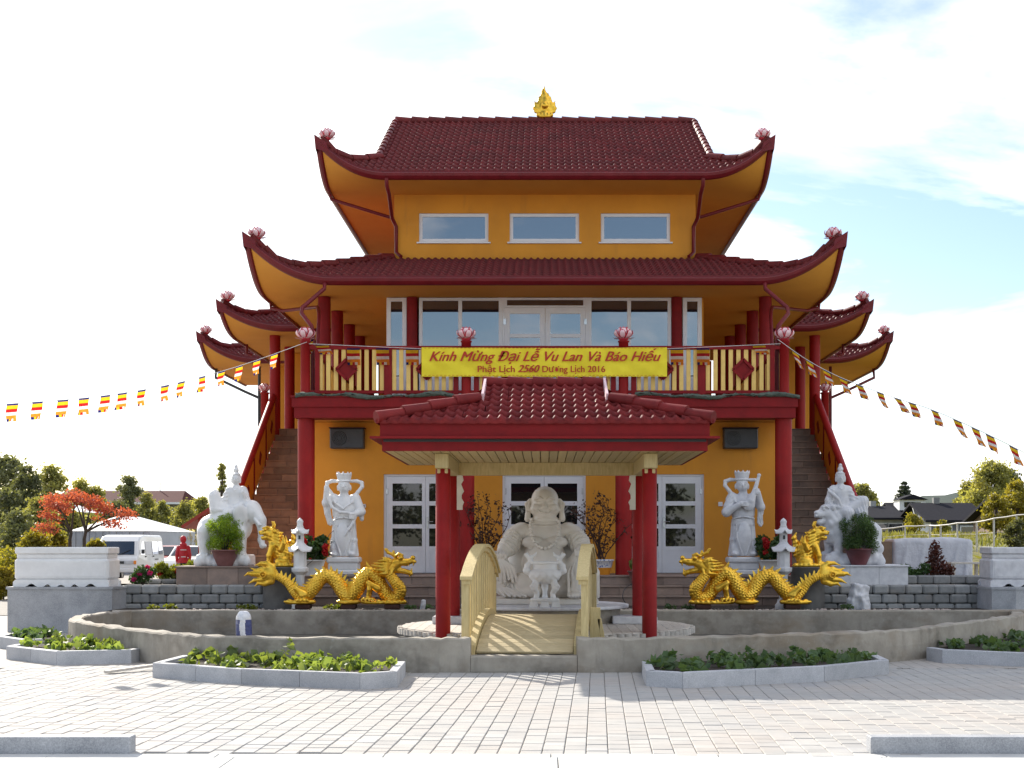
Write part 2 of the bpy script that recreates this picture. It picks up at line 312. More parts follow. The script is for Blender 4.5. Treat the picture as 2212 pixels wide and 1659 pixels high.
# ------------------------------------------------------------------ sculpting: signed distance field -> one continuous surface
class Sculpt:
    def __init__(s, lo, hi, h):
        s.lo = np.array(lo, float); s.h = h; s.n = np.ceil((np.array(hi)-s.lo)/h).astype(int)+1
        s.F = np.full(tuple(s.n), .25, np.float32)
        s.ax = [np.asarray(s.lo[i]+np.arange(s.n[i])*h, np.float32) for i in range(3)]
    def _win(s, lo, hi, pad):
        a = np.maximum(np.floor((np.array(lo)-pad-s.lo)/s.h).astype(int), 0); b = np.minimum(np.ceil((np.array(hi)+pad-s.lo)/s.h).astype(int)+1, s.n)
        if np.any(b <= a): return None, None
        sl = tuple(slice(a[i], b[i]) for i in range(3))
        return sl, (s.ax[0][sl[0]][:, None, None], s.ax[1][sl[1]][None, :, None], s.ax[2][sl[2]][None, None, :])
    def _put(s, sl, d, k, sub):
        f = s.F[sl]
        if sub:
            d = -d
            if k > 0: h = np.clip(.5-.5*(f-d)/k, 0, 1); s.F[sl] = f*(1-h)+d*h+k*h*(1-h)
            else: s.F[sl] = np.maximum(f, d)
        else:
            if k > 0: h = np.clip(.5+.5*(f-d)/k, 0, 1); s.F[sl] = f*(1-h)+d*h-k*h*(1-h)
            else: s.F[sl] = np.minimum(f, d)
    def ell(s, c, r, k=.03, sub=False, rot=None, sym=False, disp=None):
        r = np.array(r if hasattr(r, '__len__') else (r, r, r), float); m = float(r.max())
        sl, X = s._win(np.array(c)-m, np.array(c)+m, k+s.h*2)
        if sl is not None:
            x, y, z = (X[i]-c[i] for i in range(3))
            if rot is not None:
                E = np.array(Euler([R(a) for a in rot]).to_matrix()).T
                x, y, z = (E[i, 0]*x+E[i, 1]*y+E[i, 2]*z for i in range(3))
            k0 = np.sqrt((x/r[0])**2+(y/r[1])**2+(z/r[2])**2); k1 = np.sqrt((x/r[0]**2)**2+(y/r[1]**2)**2+(z/r[2]**2)**2)+1e-9
            d = k0*(k0-1)/k1
            if disp: d = d+disp(X[0], X[1], X[2])
            s._put(sl, d.astype(np.float32), k, sub)
        if sym: s.ell((-c[0], c[1], c[2]), r, k, sub, None if rot is None else (rot[0], -rot[1], -rot[2]), False, disp)
        return s
    def seg(s, a, b, ra, rb=None, k=.03, sub=False, sym=False, disp=None, flat=None):
        """tapered capsule; flat=(axis, factor) squashes it along one axis"""
        rb = ra if rb is None else rb; a = np.array(a, float); b = np.array(b, float); m = max(ra, rb)
        sl, X = s._win(np.minimum(a, b)-m, np.maximum(a, b)+m, k+s.h*2)
        if sl is not None:
            q = [1, 1, 1]
            if flat: q[flat[0]] = flat[1]
            ba = (b-a)*q; p = [(X[i]-a[i])*q[i] for i in range(3)]; L = float(ba@ba)+1e-12
            t = np.clip((p[0]*ba[0]+p[1]*ba[1]+p[2]*ba[2])/L, 0, 1)
            d = np.sqrt((p[0]-t*ba[0])**2+(p[1]-t*ba[1])**2+(p[2]-t*ba[2])**2)-(ra+(rb-ra)*t)
            if disp: d = d+disp(X[0], X[1], X[2])
            s._put(sl, d.astype(np.float32), k, sub)
        if sym: s.seg((-a[0], a[1], a[2]), (-b[0], b[1], b[2]), ra, rb, k, sub, False, disp, flat)
        return s
    def chain(s, pts, rr, k=.02, sub=False, sym=False, flat=None, disp=None):
        rr = rr if hasattr(rr, '__len__') else [rr]*len(pts)
        for i in range(len(pts)-1): s.seg(pts[i], pts[i+1], rr[i], rr[i+1], k, sub, sym, disp, flat)
        return s
    def box(s, c, hs, r=.02, k=.02, sub=False, rot=None, sym=False):
        c = np.array(c, float); hs = np.array(hs, float); m = float(np.linalg.norm(hs))
        sl, X = s._win(c-m, c+m, k+s.h*2)
        if sl is not None:
            p = [X[i]-c[i] for i in range(3)]
            if rot is not None:
                E = np.array(Euler([R(a) for a in rot]).to_matrix()).T
                p = [E[i, 0]*p[0]+E[i, 1]*p[1]+E[i, 2]*p[2] for i in range(3)]
            q = [np.abs(p[i])-hs[i]+r for i in range(3)]
            d = np.sqrt(sum(np.maximum(v, 0)**2 for v in q))+np.minimum(np.maximum(np.maximum(q[0], q[1]), q[2]), 0)-r
            s._put(sl, d.astype(np.float32), k, sub)
        if sym: s.box((-c[0], c[1], c[2]), hs, r, k, sub, None if rot is None else (rot[0], -rot[1], -rot[2]))
        return s
    def roundcone(s, c, z0, z1, r0, r1, sy=1, k=.03, disp=None, r=.02):
        """upright tapered column, elliptic (depth = sy * width)"""
        m = max(r0, r1); sl, X = s._win((c[0]-m, c[1]-m, z0), (c[0]+m, c[1]+m, z1), k+s.h*2)
        if sl is None: return s
        x, y, z = X[0]-c[0], (X[1]-c[1])/sy, X[2]
        t = np.clip((z-z0)/(z1-z0), 0, 1); d1 = (np.sqrt(x*x+y*y)-(r0+(r1-r0)*t))*min(1, sy)+r
        if disp: d1 = d1+disp(X[0], X[1], X[2])
        d2 = np.maximum(z0-z, z-z1)+r
        d = np.sqrt(np.maximum(d1, 0)**2+np.maximum(d2, 0)**2)+np.minimum(np.maximum(d1, d2), 0)-r
        s._put(sl, d.astype(np.float32), k, False); return s
    def mesh(s, name, mats):
        f = s.F; f[0] = f[-1] = .2; f[:, 0] = f[:, -1] = .2; f[:, :, -1] = .2; f[:, :, 0] = .2
        ins = f < 0; n = f.shape
        cnt = np.zeros((n[0]-1, n[1]-1, n[2]-1), np.int8)
        C = [(i, j, k) for i in (0, 1) for j in (0, 1) for k in (0, 1)]
        for i, j, k in C: cnt += ins[i:n[0]-1+i, j:n[1]-1+j, k:n[2]-1+k]
        act = (cnt > 0) & (cnt < 8); idx = np.argwhere(act); vid = np.full(act.shape, -1, np.int32); vid[act] = np.arange(len(idx))
        cv = {c: f[idx[:, 0]+c[0], idx[:, 1]+c[1], idx[:, 2]+c[2]] for c in C}
        acc = np.zeros((len(idx), 3), np.float32); num = np.zeros(len(idx), np.float32)
        for a in C:
            for ax in range(3):
                if a[ax]: continue
                b = list(a); b[ax] = 1; b = tuple(b); fa, fb = cv[a], cv[b]; m = (fa < 0) != (fb < 0)
                t = np.where(m, fa/np.where(fa == fb, 1, fa-fb), 0)
                p = np.tile(np.array(a, np.float32), (len(idx), 1)); p[:, ax] = t
                acc += p*m[:, None]; num += m
        V = s.lo+(idx+acc/num[:, None])*s.h
        Fs = []
        for ax in range(3):
            u, w = (ax+1) % 3, (ax+2) % 3
            s0 = [slice(1, -1)]*3; s1 = [slice(1, -1)]*3
            s0[ax] = slice(0, n[ax]-1); s1[ax] = slice(1, n[ax])
            A, B = ins[tuple(s0)], ins[tuple(s1)]; e = np.argwhere(A != B); fl = A[A != B]
            e = e+1; e[:, ax] -= 1
            def cid(du, dw):
                q = e.copy(); q[:, u] -= du; q[:, w] -= dw; return vid[q[:, 0], q[:, 1], q[:, 2]]
            Q = np.stack([cid(1, 1), cid(0, 1), cid(0, 0), cid(1, 0)], 1); Q[~fl] = Q[~fl][:, ::-1]; Fs.append(Q)
        Fq = np.concatenate(Fs); Fq = Fq[(Fq >= 0).all(1)]
        return np_mesh(name, V, Fq, mats, True)

# ------------------------------------------------------------------ foliage
def leaf_cloud(name, pts, size, mats, up=.25, aspect=1.6, nrm=None, jitter=.4, mi=None, tri=False):
    """one small folded leaf (two triangles sharing the midrib) at each point"""
    pts = np.asarray(pts, np.float32); n = len(pts)
    d = NR.normal(size=(n, 3)); d[:, 2] += up; d /= np.linalg.norm(d, axis=1)[:, None]
    q = NR.normal(size=(n, 3)); s_ = np.cross(d, q); s_ /= np.linalg.norm(s_, axis=1)[:, None]+1e-9
    nn = np.cross(d, s_)
    L = (size*(1+jitter*(NR.rand(n)-.5)*2))[:, None]; w = L/aspect/2
    a = pts-d*L/2; b = pts+d*L/2; m = pts+nn*w*.35
    V = np.stack([a, m+s_*w, b, m-s_*w], 1).reshape(-1, 3); i = np.arange(n)[:, None]*4
    F = np.concatenate([i+[[0, 1, 2]], i+[[0, 2, 3]]])
    return np_mesh(name, V, F, mats, False, None if mi is None else np.concatenate([mi, mi]))
def sphere_pts(n, c, r, shell=.55):
    d = NR.normal(size=(n, 3)); d /= np.linalg.norm(d, axis=1)[:, None]
    rad = shell+(1-shell)*NR.rand(n)**.6
    return np.array(c)+d*rad[:, None]*np.array(r)
def clump_pts(n, clumps, jit=1.0):
    """clumps: list of (centre, radius3)"""
    vol = np.array([np.prod(r)**(2/3) for c, r in clumps]); k = NR.choice(len(clumps), n, p=vol/vol.sum())
    C = np.array([c for c, r in clumps])[k]; Rr = np.array([r for c, r in clumps])[k]
    d = NR.normal(size=(n, 3)); d /= np.linalg.norm(d, axis=1)[:, None]
    return C+d*Rr*(NR.rand(n)[:, None]**.45)*jit
# ------------------------------------------------------------------ setting: ground, plaza, road, pond, terrace
def sst(a, b, x): t = np.clip((x-a)/(b-a), 0, 1); return t*t*(3-2*t)
def hgt(x, y):
    x = np.asarray(x, float); y = np.asarray(y, float)
    right = (1.5*sst(31, 46, y)+.5*sst(50, 88, y))*sst(7, 12, x)
    left = 1.2*sst(75, 130, y)*sst(-6, -20, x)
    far = 3.0*sst(150, 420, y)
    return -.05+right+left+far+.12*np.sin(x*.21+1)*np.sin(y*.17)*sst(34, 60, y)
def build_ground():
    xs = np.concatenate([np.linspace(-900, -120, 14), np.linspace(-110, 110, 90), np.linspace(120, 900, 14)])
    ys = np.concatenate([[-60, -20, 0, 8], np.linspace(10, 140, 60), np.linspace(150, 2600, 22)])
    X, Y = np.meshgrid(xs, ys); V = np.stack([X, Y, hgt(X, Y)], -1).reshape(-1, 3); a, b = len(ys), len(xs)
    i = np.arange(a-1)[:, None]*b+np.arange(b-1)[None]; i = i.ravel(); F = np.stack([i, i+1, i+b+1, i+b], 1)
    m = mat('meadow_grass', (.16, .15, .035), (.085, .11, .025), .95, scale=.8, bscale=8, bstr=.8, stain=[(.12, (.24, .19, .06), .45, .65, .7, None)])
    tag(link('ground', np_mesh('ground', V, F, m, True)), kind='structure')
build_ground()
PA = math.atan(.0377); PD = Vector((math.sin(PA), math.cos(PA), 0)); PN = Vector((math.cos(PA), -math.sin(PA), 0))
def far_paving_mat():
    m, nt, b = new_mat('paving_far'); b.inputs['Roughness'].default_value = .85
    g = nt.nodes.new('ShaderNodeNewGeometry'); mp = nt.nodes.new('ShaderNodeMapping'); mp.inputs['Rotation'].default_value = (0, 0, R(90)+PA)
    nt.links.new(g.outputs['Position'], mp.inputs[0]); br = nt.nodes.new('ShaderNodeTexBrick'); nt.links.new(mp.outputs[0], br.inputs[0])
    br.inputs['Scale'].default_value = 1; br.inputs['Brick Width'].default_value = .22; br.inputs['Row Height'].default_value = .168; br.inputs['Mortar Size'].default_value = .006
    br.inputs['Color1'].default_value = (.45, .42, .385, 1); br.inputs['Color2'].default_value = (.37, .355, .335, 1); br.inputs['Mortar'].default_value = (.19, .17, .15, 1)
    c = mixc(nt, ramp(nt, noise(nt, .6, 4), [(.4, 0), (.7, .5)]), br.outputs[0], (.40, .34, .29)); nt.links.new(c, b.inputs['Base Color']); return m
MT['paving_far'] = far_paving_mat()
MT['asphalt'] = mat('gravel_drive', (.36, .34, .31), (.29, .275, .25), .95, scale=3, bscale=60, bstr=.5)
plaza = MB().box(-6.9, 6.6, 9.9, 17.6, -.04, -.016).build('plaza', MT['sand']); tag(plaza, kind='structure')
MB().box(-45, -6.9, 9.9, 30, -.04, -.003).box(6.6, 26, 9.9, 30, -.04, -.003).box(-6.9, 6.6, 17.6, 24.5, -.04, -.005).build('far_paving', MT['paving_far'], plaza)
tag(MB().box(-60, -8.2, 30, 90, -.03, .012).build('driveway', MT['asphalt']), kind='structure')
def build_pavers():
    lens = (.168, .212, .252); meshes = []
    for L in lens:
        b = MB().box(-.0815, .0815, -(L-.005)/2, (L-.005)/2, -.03, 0, 0, None, .006); meshes.append(b.mesh('paving_stone', MT['paver']))
    one = []; rest = MB()
    rnd = random.Random(3)
    for i in range(-46, 46):
        p = i*.168; q = 10.50-rnd.random()*.2
        while q < 17.6:
            k = rnd.choice((0, 0, 1, 1, 2)); L = lens[k]; c = PN*p+PD*(q+L/2)
            q += L
            if c.y < 10.40 or c.x < -6.8 or c.x > 6.5: continue
            if c.x < -.4*c.y-.25 or c.x > .36*c.y+.2: continue      # out of sight
            one.append((c, k))
    one.sort(key=lambda t: t[0].y)
    for n, (c, k) in enumerate(one):
        z = rnd.uniform(-.0025, .0025); tx, ty = rnd.gauss(0, .004), rnd.gauss(0, .004)
        if n < 300:
            link('paving_stone', meshes[k], plaza, (c.x, c.y, z), (tx, ty, -PA+rnd.gauss(0, .004)))
        else:
            M = Matrix.Translation((c.x, c.y, z)) @ Euler((tx, ty, -PA+rnd.gauss(0, .004))).to_matrix().to_4x4()
            L = lens[k]; w, l, ch = .0815, (L-.005)/2, .005
            V = [M @ Vector(v) for v in [(-w, -l, -.02), (w, -l, -.02), (w, l, -.02), (-w, l, -.02), (-w, -l, -ch), (w, -l, -ch), (w, l, -ch), (-w, l, -ch), (-w+ch, -l+ch, 0), (w-ch, -l+ch, 0), (w-ch, l-ch, 0), (-w+ch, l-ch, 0)]]
            rest.add(V, [(8, 9, 10, 11), (4, 5, 9, 8), (5, 6, 10, 9), (6, 7, 11, 10), (7, 4, 8, 11), (0, 1, 5, 4), (1, 2, 6, 5), (2, 3, 7, 6), (3, 0, 4, 7)])
    o = rest.build('paving_stones', MT['paver'], plaza, fix=False); tag(o, 'grey and buff paving stones further back on the plaza', kind='stuff')
build_pavers()
road = MB().box(-60, 60, -20, 10.47, -.2, -.03).build('road', MT['slab']); tag(road, kind='structure')
for r_, (y0, y1, L, ph) in enumerate([(10.30, 10.468, 1.25, .2), (9.3, 10.292, 2.4, 1.1), (8.2, 9.292, 2.4, .1)]):
    x = -6-ph
    while x < 6:
        MB().box(x, x+L-.008, y0, y1, -.029, .001+random.uniform(-.001, .001), 0, None, .004).build('slab', MT['slab'], road); x += L
# pond
def crom(pts, n=8):
    pts = [Vector(p) for p in pts]; Q = [pts[0]*2-pts[1]]+pts+[pts[-1]*2-pts[-2]]; out = []
    for i in range(1, len(Q)-2):
        for k in range(n):
            t = k/n; a, b, c, d = Q[i-1:i+3]
            out.append(.5*((2*b)+(c-a)*t+(2*a-5*b+4*c-d)*t*t+(3*b-a-3*c+d)*t*t*t))
    return out+[pts[-1]]
def wall_sweep(path, th, z0, z1, rough=.014, seed=0):
    """path = outer top edge, thickness grows to the inner (left of travel) side"""
    rnd = random.Random(seed); b = MB(); G = []
    for i, p in enumerate(path):
        t = (path[min(i+1, len(path)-1)]-path[max(i-1, 0)]).normalized(); n = Vector((-t.y, t.x, 0))
        j = rnd.uniform(-rough, rough); k = rnd.uniform(-rough, rough)
        o = Vector((p.x, p.y, 0)); q = o+n*th
        G.append([Vector((o.x, o.y, z0)), Vector((o.x, o.y, (z0+z1)/2))-n*rnd.uniform(0, rough), Vector((o.x, o.y, z1-.02+j)), Vector((o.x, o.y, z1+j))+n*.018, Vector((q.x, q.y, z1+k))-n*.018, Vector((q.x, q.y, z1-.02+k)), Vector((q.x, q.y, z0))])
    b.grid(G, smooth=False); b.add(G[0], [tuple(range(7))]); b.add(G[-1], [tuple(range(6, -1, -1))]); return b
pond = thing('pond_wall', (0, 17, 0), 'low stained concrete wall curving round the empty pond below the temple', 'wall')
def child(o, par): o.parent = par; o.matrix_parent_inverse = Matrix.Translation(-par.location); return o
PW = [(-7.3, 23.9), (-7.5, 22.5), (-7.2, 21.0), (-6.5, 19.9), (-5.2, 18.3), (-3.95, 17.25), (-1.9, 16.97), (-.91, 16.95)]
PE = [(.40, 16.95), (1.5, 17.05), (2.95, 17.6), (4.85, 18.7), (6.7, 21.0), (7.7, 22.4), (8.2, 23.9)]
wl = crom([Vector((x, y, 0)) for x, y in PW], 12); wr = crom([Vector((x, y, 0)) for x, y in PE], 12)
child(wall_sweep(wl, .2, -.02, .42, seed=1).build('wall_section', MT['concrete']), pond)
child(wall_sweep(wr, .2, -.02, .42, seed=2).build('wall_section', MT['concrete']), pond)
child(wall_sweep([Vector((-.906+i*.1299, 16.955, 0)) for i in range(11)], .2, -.02, .205, .004, 3).build('wall_section', MT['concrete']), pond)
child(wall_sweep([Vector((-7.45+i*.35, 23.9, 0)) for i in range(46)], .2, -.02, .42, .006, 4).build('wall_section', MT['concrete']), pond)
tag(MB().add([(x, y, .012) for x, y in PW+PE], [tuple(range(len(PW+PE)))]).build('pond_floor', mat('dark_pond_floor', (.13, .12, .10), (.08, .075, .065), .6, scale=3, bscale=20, bstr=.4)), kind='structure')  # pond floor mixes two dark grey-brown tones
# soil bed behind the pond
tag(MB().box(-7.6, 8.0, 24.1, 25.95, .0, .40).build('garden_soil', MT['soil']), kind='structure')
# terrace, steps
ter = MB().box(-4.95, 4.95, 26.53, 29.6, 0, .944).box(-4.95, 4.95, 26.23, 26.55, 0, .763).box(-4.95, 4.95, 25.93, 26.25, 0, .580).build('terrace', MT['grout']); tag(ter, kind='structure')
MB().box(-9.3, -4.95, 25.30, 60, 0, .80).box(4.95, 9.6, 25.30, 36, 0, .80).box(-4.95, 4.95, 29.6, 60, 0, .94).build('side_floor', MT['grout'], ter)
for k, (Y, z) in enumerate([(26.5, .950), (26.2, .767), (25.9, .584)]):
    x = -4.94-.25*(k % 2)
    while x < 4.94:
        a, e = max(x, -4.94), min(x+.596, 4.94)
        if e-a > .05:
            MB().box(a, e, Y+.008, Y+.032, z-.181, z-.032, 0, None, .004).build('riser_tile', MT['step_tile'], ter)
            MB().box(a, e, Y-.015, Y+(.30 if k else .58), z-.028, z, 0, None, .005).build('tread_tile', MT['step_tile'], ter)
        x += .60
for i in range(16):
    for j in range(2):
        MB().box(-4.94+i*.6175, -4.94+(i+1)*.6175-.004, 27.085+j*.70, 27.78+j*.70, .92, .950, 0, None, .003).build('floor_tile', MT['step_tile'], ter)
# block walls
def block_wall(name, x0, x1, Y, z0, rows, label, hgt_=.17, wid=.31, group=None, dep=.22):
    t = thing(name, ((x0+x1)/2, Y, z0), label, 'wall', group)
    for r in range(rows):
        x = x0-(wid*.5 if r % 2 else 0)
        while x < x1-.02:
            a, e = max(x, x0), min(x+wid*random.uniform(.94, 1.06), x1)
            if e-a > .06:
                dy = random.uniform(-.012, .012)
                b = MB().box(a+.004, e-.004, Y+dy, Y+dep, z0+r*hgt_+.003, z0+(r+1)*hgt_-.002, 0, None, .028)
                child(b.build('block', MT['block']), t)
            x = e if e > x else x+wid
    return t
block_wall('garden_block_wall', -7.62, -4.9, 25.08, .31, 3, 'grey garden block wall left of the steps, below the elephant statue')
block_wall('garden_block_wall', 5.0, 7.85, 25.08, .31, 3, 'grey garden block wall right of the steps, below the lion statue')
block_wall('planter_edging', -7.7, -6.8, 26.0, .80, 1, 'short row of grey edging blocks beside the elephant plinth', .10, .26)
block_wall('planter_edging', 6.68, 8.2, 26.0, .80, 1, 'short row of grey edging blocks beside the lion plinth', .17, .31)
# coping on the block walls
# granite corner blocks and marble planters
def corner_block(sx, label):
    t = thing('granite_pedestal', (sx*8.5, 24.8, 0), label, 'pedestal', 'granite pedestals at the ends of the terrace')
    pts = [(7.55, 25.2), (7.62, 24.45), (8.0, 24.32), (9.5, 24.55), (9.5, 26.4), (7.55, 26.4)]
    if sx > 0: pts = [(p[0]+.25, p[1]) for p in pts]
    pts = [(sx*x, y) for x, y in pts]
    if sx > 0: pts = pts[::-1]
    child(MB().prism(pts, 2, -.01, .755).build('body', MT['granite']), t)
    cx = sum(p[0] for p in pts)/6; cy = sum(p[1] for p in pts)/6
    child(MB().prism([(cx+(x-cx)*1.02, cy+(y-cy)*1.02) for x, y in pts], 2, .757, .80).build('cap_slab', MT['granite']), t)
corner_block(-1, 'grey granite pedestal under the left marble planter'); corner_block(1, 'grey granite pedestal under the right marble planter')
def marble_planter(x, Y, label, matn):
    t = thing('marble_planter', (x, Y, .80), label, 'planter', 'carved marble planters'); w, d = .84, .34
    MB().box(-w, w, -d, d, .12, .50, 0, None, .04).build('body', MT[matn], t)
    MB().box(-w+.06, w-.06, -d-.006, -d+.05, .17, .45, 0, None, .012).build('carved_panel', MT[matn], t)
    MB().box(-w+.035, w-.035, -d+.035, d-.035, .498, .585, 0, None, .015).build('neck', MT[matn], t)
    b = MB().box(-w+.01, w-.01, -d+.01, -d+.09, .583, .70, 0, None, .015).box(-w+.01, w-.01, d-.09, d-.01, .583, .70, 0, None, .015).box(-w+.012, -w+.09, -d+.091, d-.091, .583, .698, 0, None, .01).box(w-.09, w-.012, -d+.091, d-.091, .583, .698, 0, None, .01)
    b.build('rim', MT[matn], t)
    MB().box(-w+.1, w-.1, -d+.1, d-.1, .58, .65).build('soil', MT['soil'], t)
    # foot with carved scallops
    prof = [(-w-.01, 0)]; n = 48
    def und(u): 
        a = abs(u)
        return .055*max(0, 1-(abs(a-.62)/.10)**2)+.045*max(0, 1-(abs(a-.28)/.07)**2)+.035*max(0, 1-(a/.08)**2)
    lo = [((-w-.01)+2*(w+.01)*i/n, und(-1+2*i/n)) for i in range(n+1)]
    MB().prism(lo+[(w+.01, .085), (w-.03, .125), (-w+.03, .125), (-w-.01, .085)], 1, -d-.02, -d+.06).prism(lo+[(w+.01, .085), (w-.03, .125), (-w+.03, .125), (-w-.01, .085)], 1, d-.06, d+.02).box(-w+.01, -w+.07, -d+.06, d-.06, 0, .12).box(w-.07, w-.01, -d+.06, d-.06, 0, .12).build('foot', MT[matn], t)
    return t
marble_planter(-8.58, 24.98, 'white marble planter box with scalloped feet, left of the pond', 'marble')
marble_planter(8.75, 24.98, 'pale stone planter box with scalloped feet, right of the pond', 'marble_grey')
# statue plinths
def plinth(x0, x1, label, top, mt):
    t = thing('statue_plinth', ((x0+x1)/2, 25.9, .80), label, 'plinth', 'plinths of the riding statues'); n = 3; w = (x1-x0)/n
    for i in range(n): child(MB().box(x0+i*w+.002, x0+(i+1)*w-.002, 25.42, 25.45, .80, top-.032, 0, None, .004).build('facing_slab', MT[mt]), t)
    child(MB().box(x0+.01, x1-.01, 25.45, 26.75, .80, top-.03).build('core', MT['grout']), t)
    child(MB().box(x0-.02, x1+.02, 25.39, 26.77, top-.03, top, 0, None, .006).build('top_slab', MT[mt]), t)
plinth(-6.75, -5.05, 'brown stone-faced plinth under the elephant statue', 1.15, 'step_tile')
plinth(5.05, 6.65, 'grey stone-faced plinth under the lion statue', 1.17, 'marble_grey')
# foreground granite kerbs
tag(MB().box(-6.5, -3.13, 10.48, 10.63, -.02, .125, 0, None, .006).build('kerb_stone', MT['granite']), 'long grey granite kerb lying at the left front of the plaza', 'kerb', 'foreground kerbs')
tag(MB().box(2.46, 5.5, 10.48, 10.63, -.02, .125, 0, None, .006).build('kerb_stone', MT['granite']), 'long grey granite kerb lying at the right front of the plaza', 'kerb', 'foreground kerbs')
# ------------------------------------------------------------------ temple
TEM = thing('temple', (0, 28.5, 0), 'ochre three-tiered pagoda temple with dark red upturned roofs and columns', 'temple')
def T(o): return child(o, TEM)
def sub(o, par):                        # sub-part of a temple part whose own origin is the world origin
    o.parent = par; return o
def holes_wall(b, x0, x1, z0, z1, y0, y1, holes):
    xs = sorted({x0, x1, *[h[0] for h in holes], *[h[1] for h in holes]}); zs = sorted({z0, z1, *[h[2] for h in holes], *[h[3] for h in holes]})
    for i in range(len(xs)-1):
        for j in range(len(zs)-1):
            cx, cz = (xs[i]+xs[i+1])/2, (zs[j]+zs[j+1])/2
            if not any(h[0] < cx < h[1] and h[2] < cz < h[3] for h in holes): b.box(xs[i], xs[i+1], y0, y1, zs[j], zs[j+1])
    return b
def glazed(name, Y, bars_v, bars_h, x0, x1, z0, z1, glass='glass', mt='white', d=.06, panels=(), sill=False, extra=None):
    """bars_v / bars_h: solid intervals of the frame; panes fill the rest; panels = z-intervals that are solid"""
    b = MB()
    for a, e in bars_v: b.box(a, e, Y, Y+d, z0, z1)
    for a, e in bars_h: b.box(x0+.001, x1-.001, Y+.004, Y+d-.002, a, e)
    fr = T(b.build(name, MT[mt]))
    for i in range(len(bars_v)-1):
        for j in range(len(bars_h)-1):
            xa, xb, za, zb = bars_v[i][1], bars_v[i+1][0], bars_h[j][1], bars_h[j+1][0]
            if xb-xa < .02 or zb-za < .02: continue
            solid = any(p[0] <= (za+zb)/2 <= p[1] for p in panels)
            if solid: sub(MB().box(xa-.003, xb+.003, Y+.018, Y+.04, za-.003, zb+.003).box(xa+.03, xb-.03, Y+.012, Y+.03, za+.03, zb-.03).build('panel', MT[mt]), fr)
            else: sub(MB().box(xa-.003, xb+.003, Y+.022, Y+.034, za-.003, zb+.003).build('pane', MT[glass]), fr)
    if sill: sub(MB().box(x0-.03, x1+.03, Y-.06, Y+.03, z0-.03, z0-.002, 0, None, .004).build('sill', MT[mt]), fr)
    return fr
# ground floor
DW = [(-3.31, -1.60), (-.87, .84), (1.55, 3.27)]; DT = 2.985
b = holes_wall(MB(), -4.75, 4.75, .95, 4.05, 28.5, 28.8, [(a, e, .95, DT) for a, e in DW])
b.box(-4.75, -4.45, 28.8, 46, .95, 4.05).box(4.45, 4.75, 28.8, 46, .95, 4.05); T(b.build('ground_floor_wall', MT['plaster']))
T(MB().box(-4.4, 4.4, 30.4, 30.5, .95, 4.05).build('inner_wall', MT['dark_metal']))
def door_leaf(x0, x1, hinge_left, z0, z1, Y, handle):
    w = x1-x0; H = z1-z0; s1, s2 = (.135*w/.86, .075*w/.86) if hinge_left else (.075*w/.86, .135*w/.86)
    zz = [z1-f*H for f in (1, .945, .77, .725, .538, .495, .30, .255, .07, 0)]
    fr = glazed('door', Y, [(x0, x0+s1), (x1-s2, x1)], [(zz[0], zz[1]), (zz[2], zz[3]), (zz[4], zz[5]), (zz[6], zz[7]), (zz[8], zz[9])][::1], x0, x1, z0, z1, 'glass_dark', panels=[(z0, zz[2])])
    return fr
def door_pair(x0, x1, z0, z1, Y, h):
    T(MB().box(x0, x0+.045, Y-.005, Y+.1, z0, z1).box(x1-.045, x1, Y-.005, Y+.1, z0, z1).box(x0, x1, Y-.002, Y+.1, z1-.045, z1).build('door_frame', MT['white']))
    m = (x0+x1)/2
    A = door_leaf(x0+.048, m-.003, True, z0+.01, z1-.05, Y+.012, False); B = door_leaf(m+.003, x1-.048, False, z0+.01, z1-.05, Y+.012, True)
    hd = MB().box(m+.025, m+.055, Y-.004, Y+.012, z0+.92, z0+1.16).tube([(m+.04, Y, z0+1.06), (m+.04, Y-.05, z0+1.06), (m+.16, Y-.05, z0+1.06)], .009, 6)
    sub(hd.build('handle', MT['steel']), B)
    for L, x in ((A, x0+.05), (B, x1-.05)):
        for z in (z0+.3, z1-.35): sub(MB().box(x-.035, x+.035, Y-.004, Y+.012, z-.06, z+.06, 0, None, .004).build('hinge', MT['steel']), L)
for i, (a, e) in enumerate(DW): door_pair(a, e, .95, DT, 28.56, i)
# neon tubes and lamps glimpsed through the doors are left to the reflections; front columns
def column(x, y, z0, z1, r, name='column', mt='red_post', capital=True):
    b = MB().lathe([(r, z0), (r, z1)], 28, (x, y, 0)); return T(b.build(name, MT[mt]))
for x in (-4.69, -1.55, 1.55, 4.69): column(x, 27.3, .95, 4.02, .165)
for sx in (-1, 1):
    for y in (31.2, 35.2, 39): column(sx*4.9, y, .95, 4.02, .12)
# balcony
b = MB().box(-4.88, 4.88, 27.02, 27.58, 4.01, 4.22).box(-4.92, 4.92, 26.98, 27.6, 4.22, 4.40); T(b.build('balcony_beam', MT['red']))
T(MB().box(-4.9, 4.9, 27.6, 46, 4.06, 4.40).box(-6.95, -4.9, 35.35, 46, 4.06, 4.40).box(4.9, 6.95, 35.35, 46, 4.06, 4.40).build('balcony_slab', MT['soffit']))
T(MB().box(-4.94, 4.94, 26.96, 46, 4.402, 4.44).box(-6.97, -4.94, 35.32, 46, 4.402, 4.44).box(4.94, 6.97, 35.32, 46, 4.402, 4.44).build('balcony_floor', MT['red']))
POSTS = [-4.69, -3.07, -1.54, 0, 1.54, 3.07, 4.69]; RY = 27.2
b = MB().box(-4.69, 4.69, RY-.035, RY+.035, 5.36, 5.43).box(-4.69, 4.69, RY-.033, RY+.033, 4.50, 4.56)
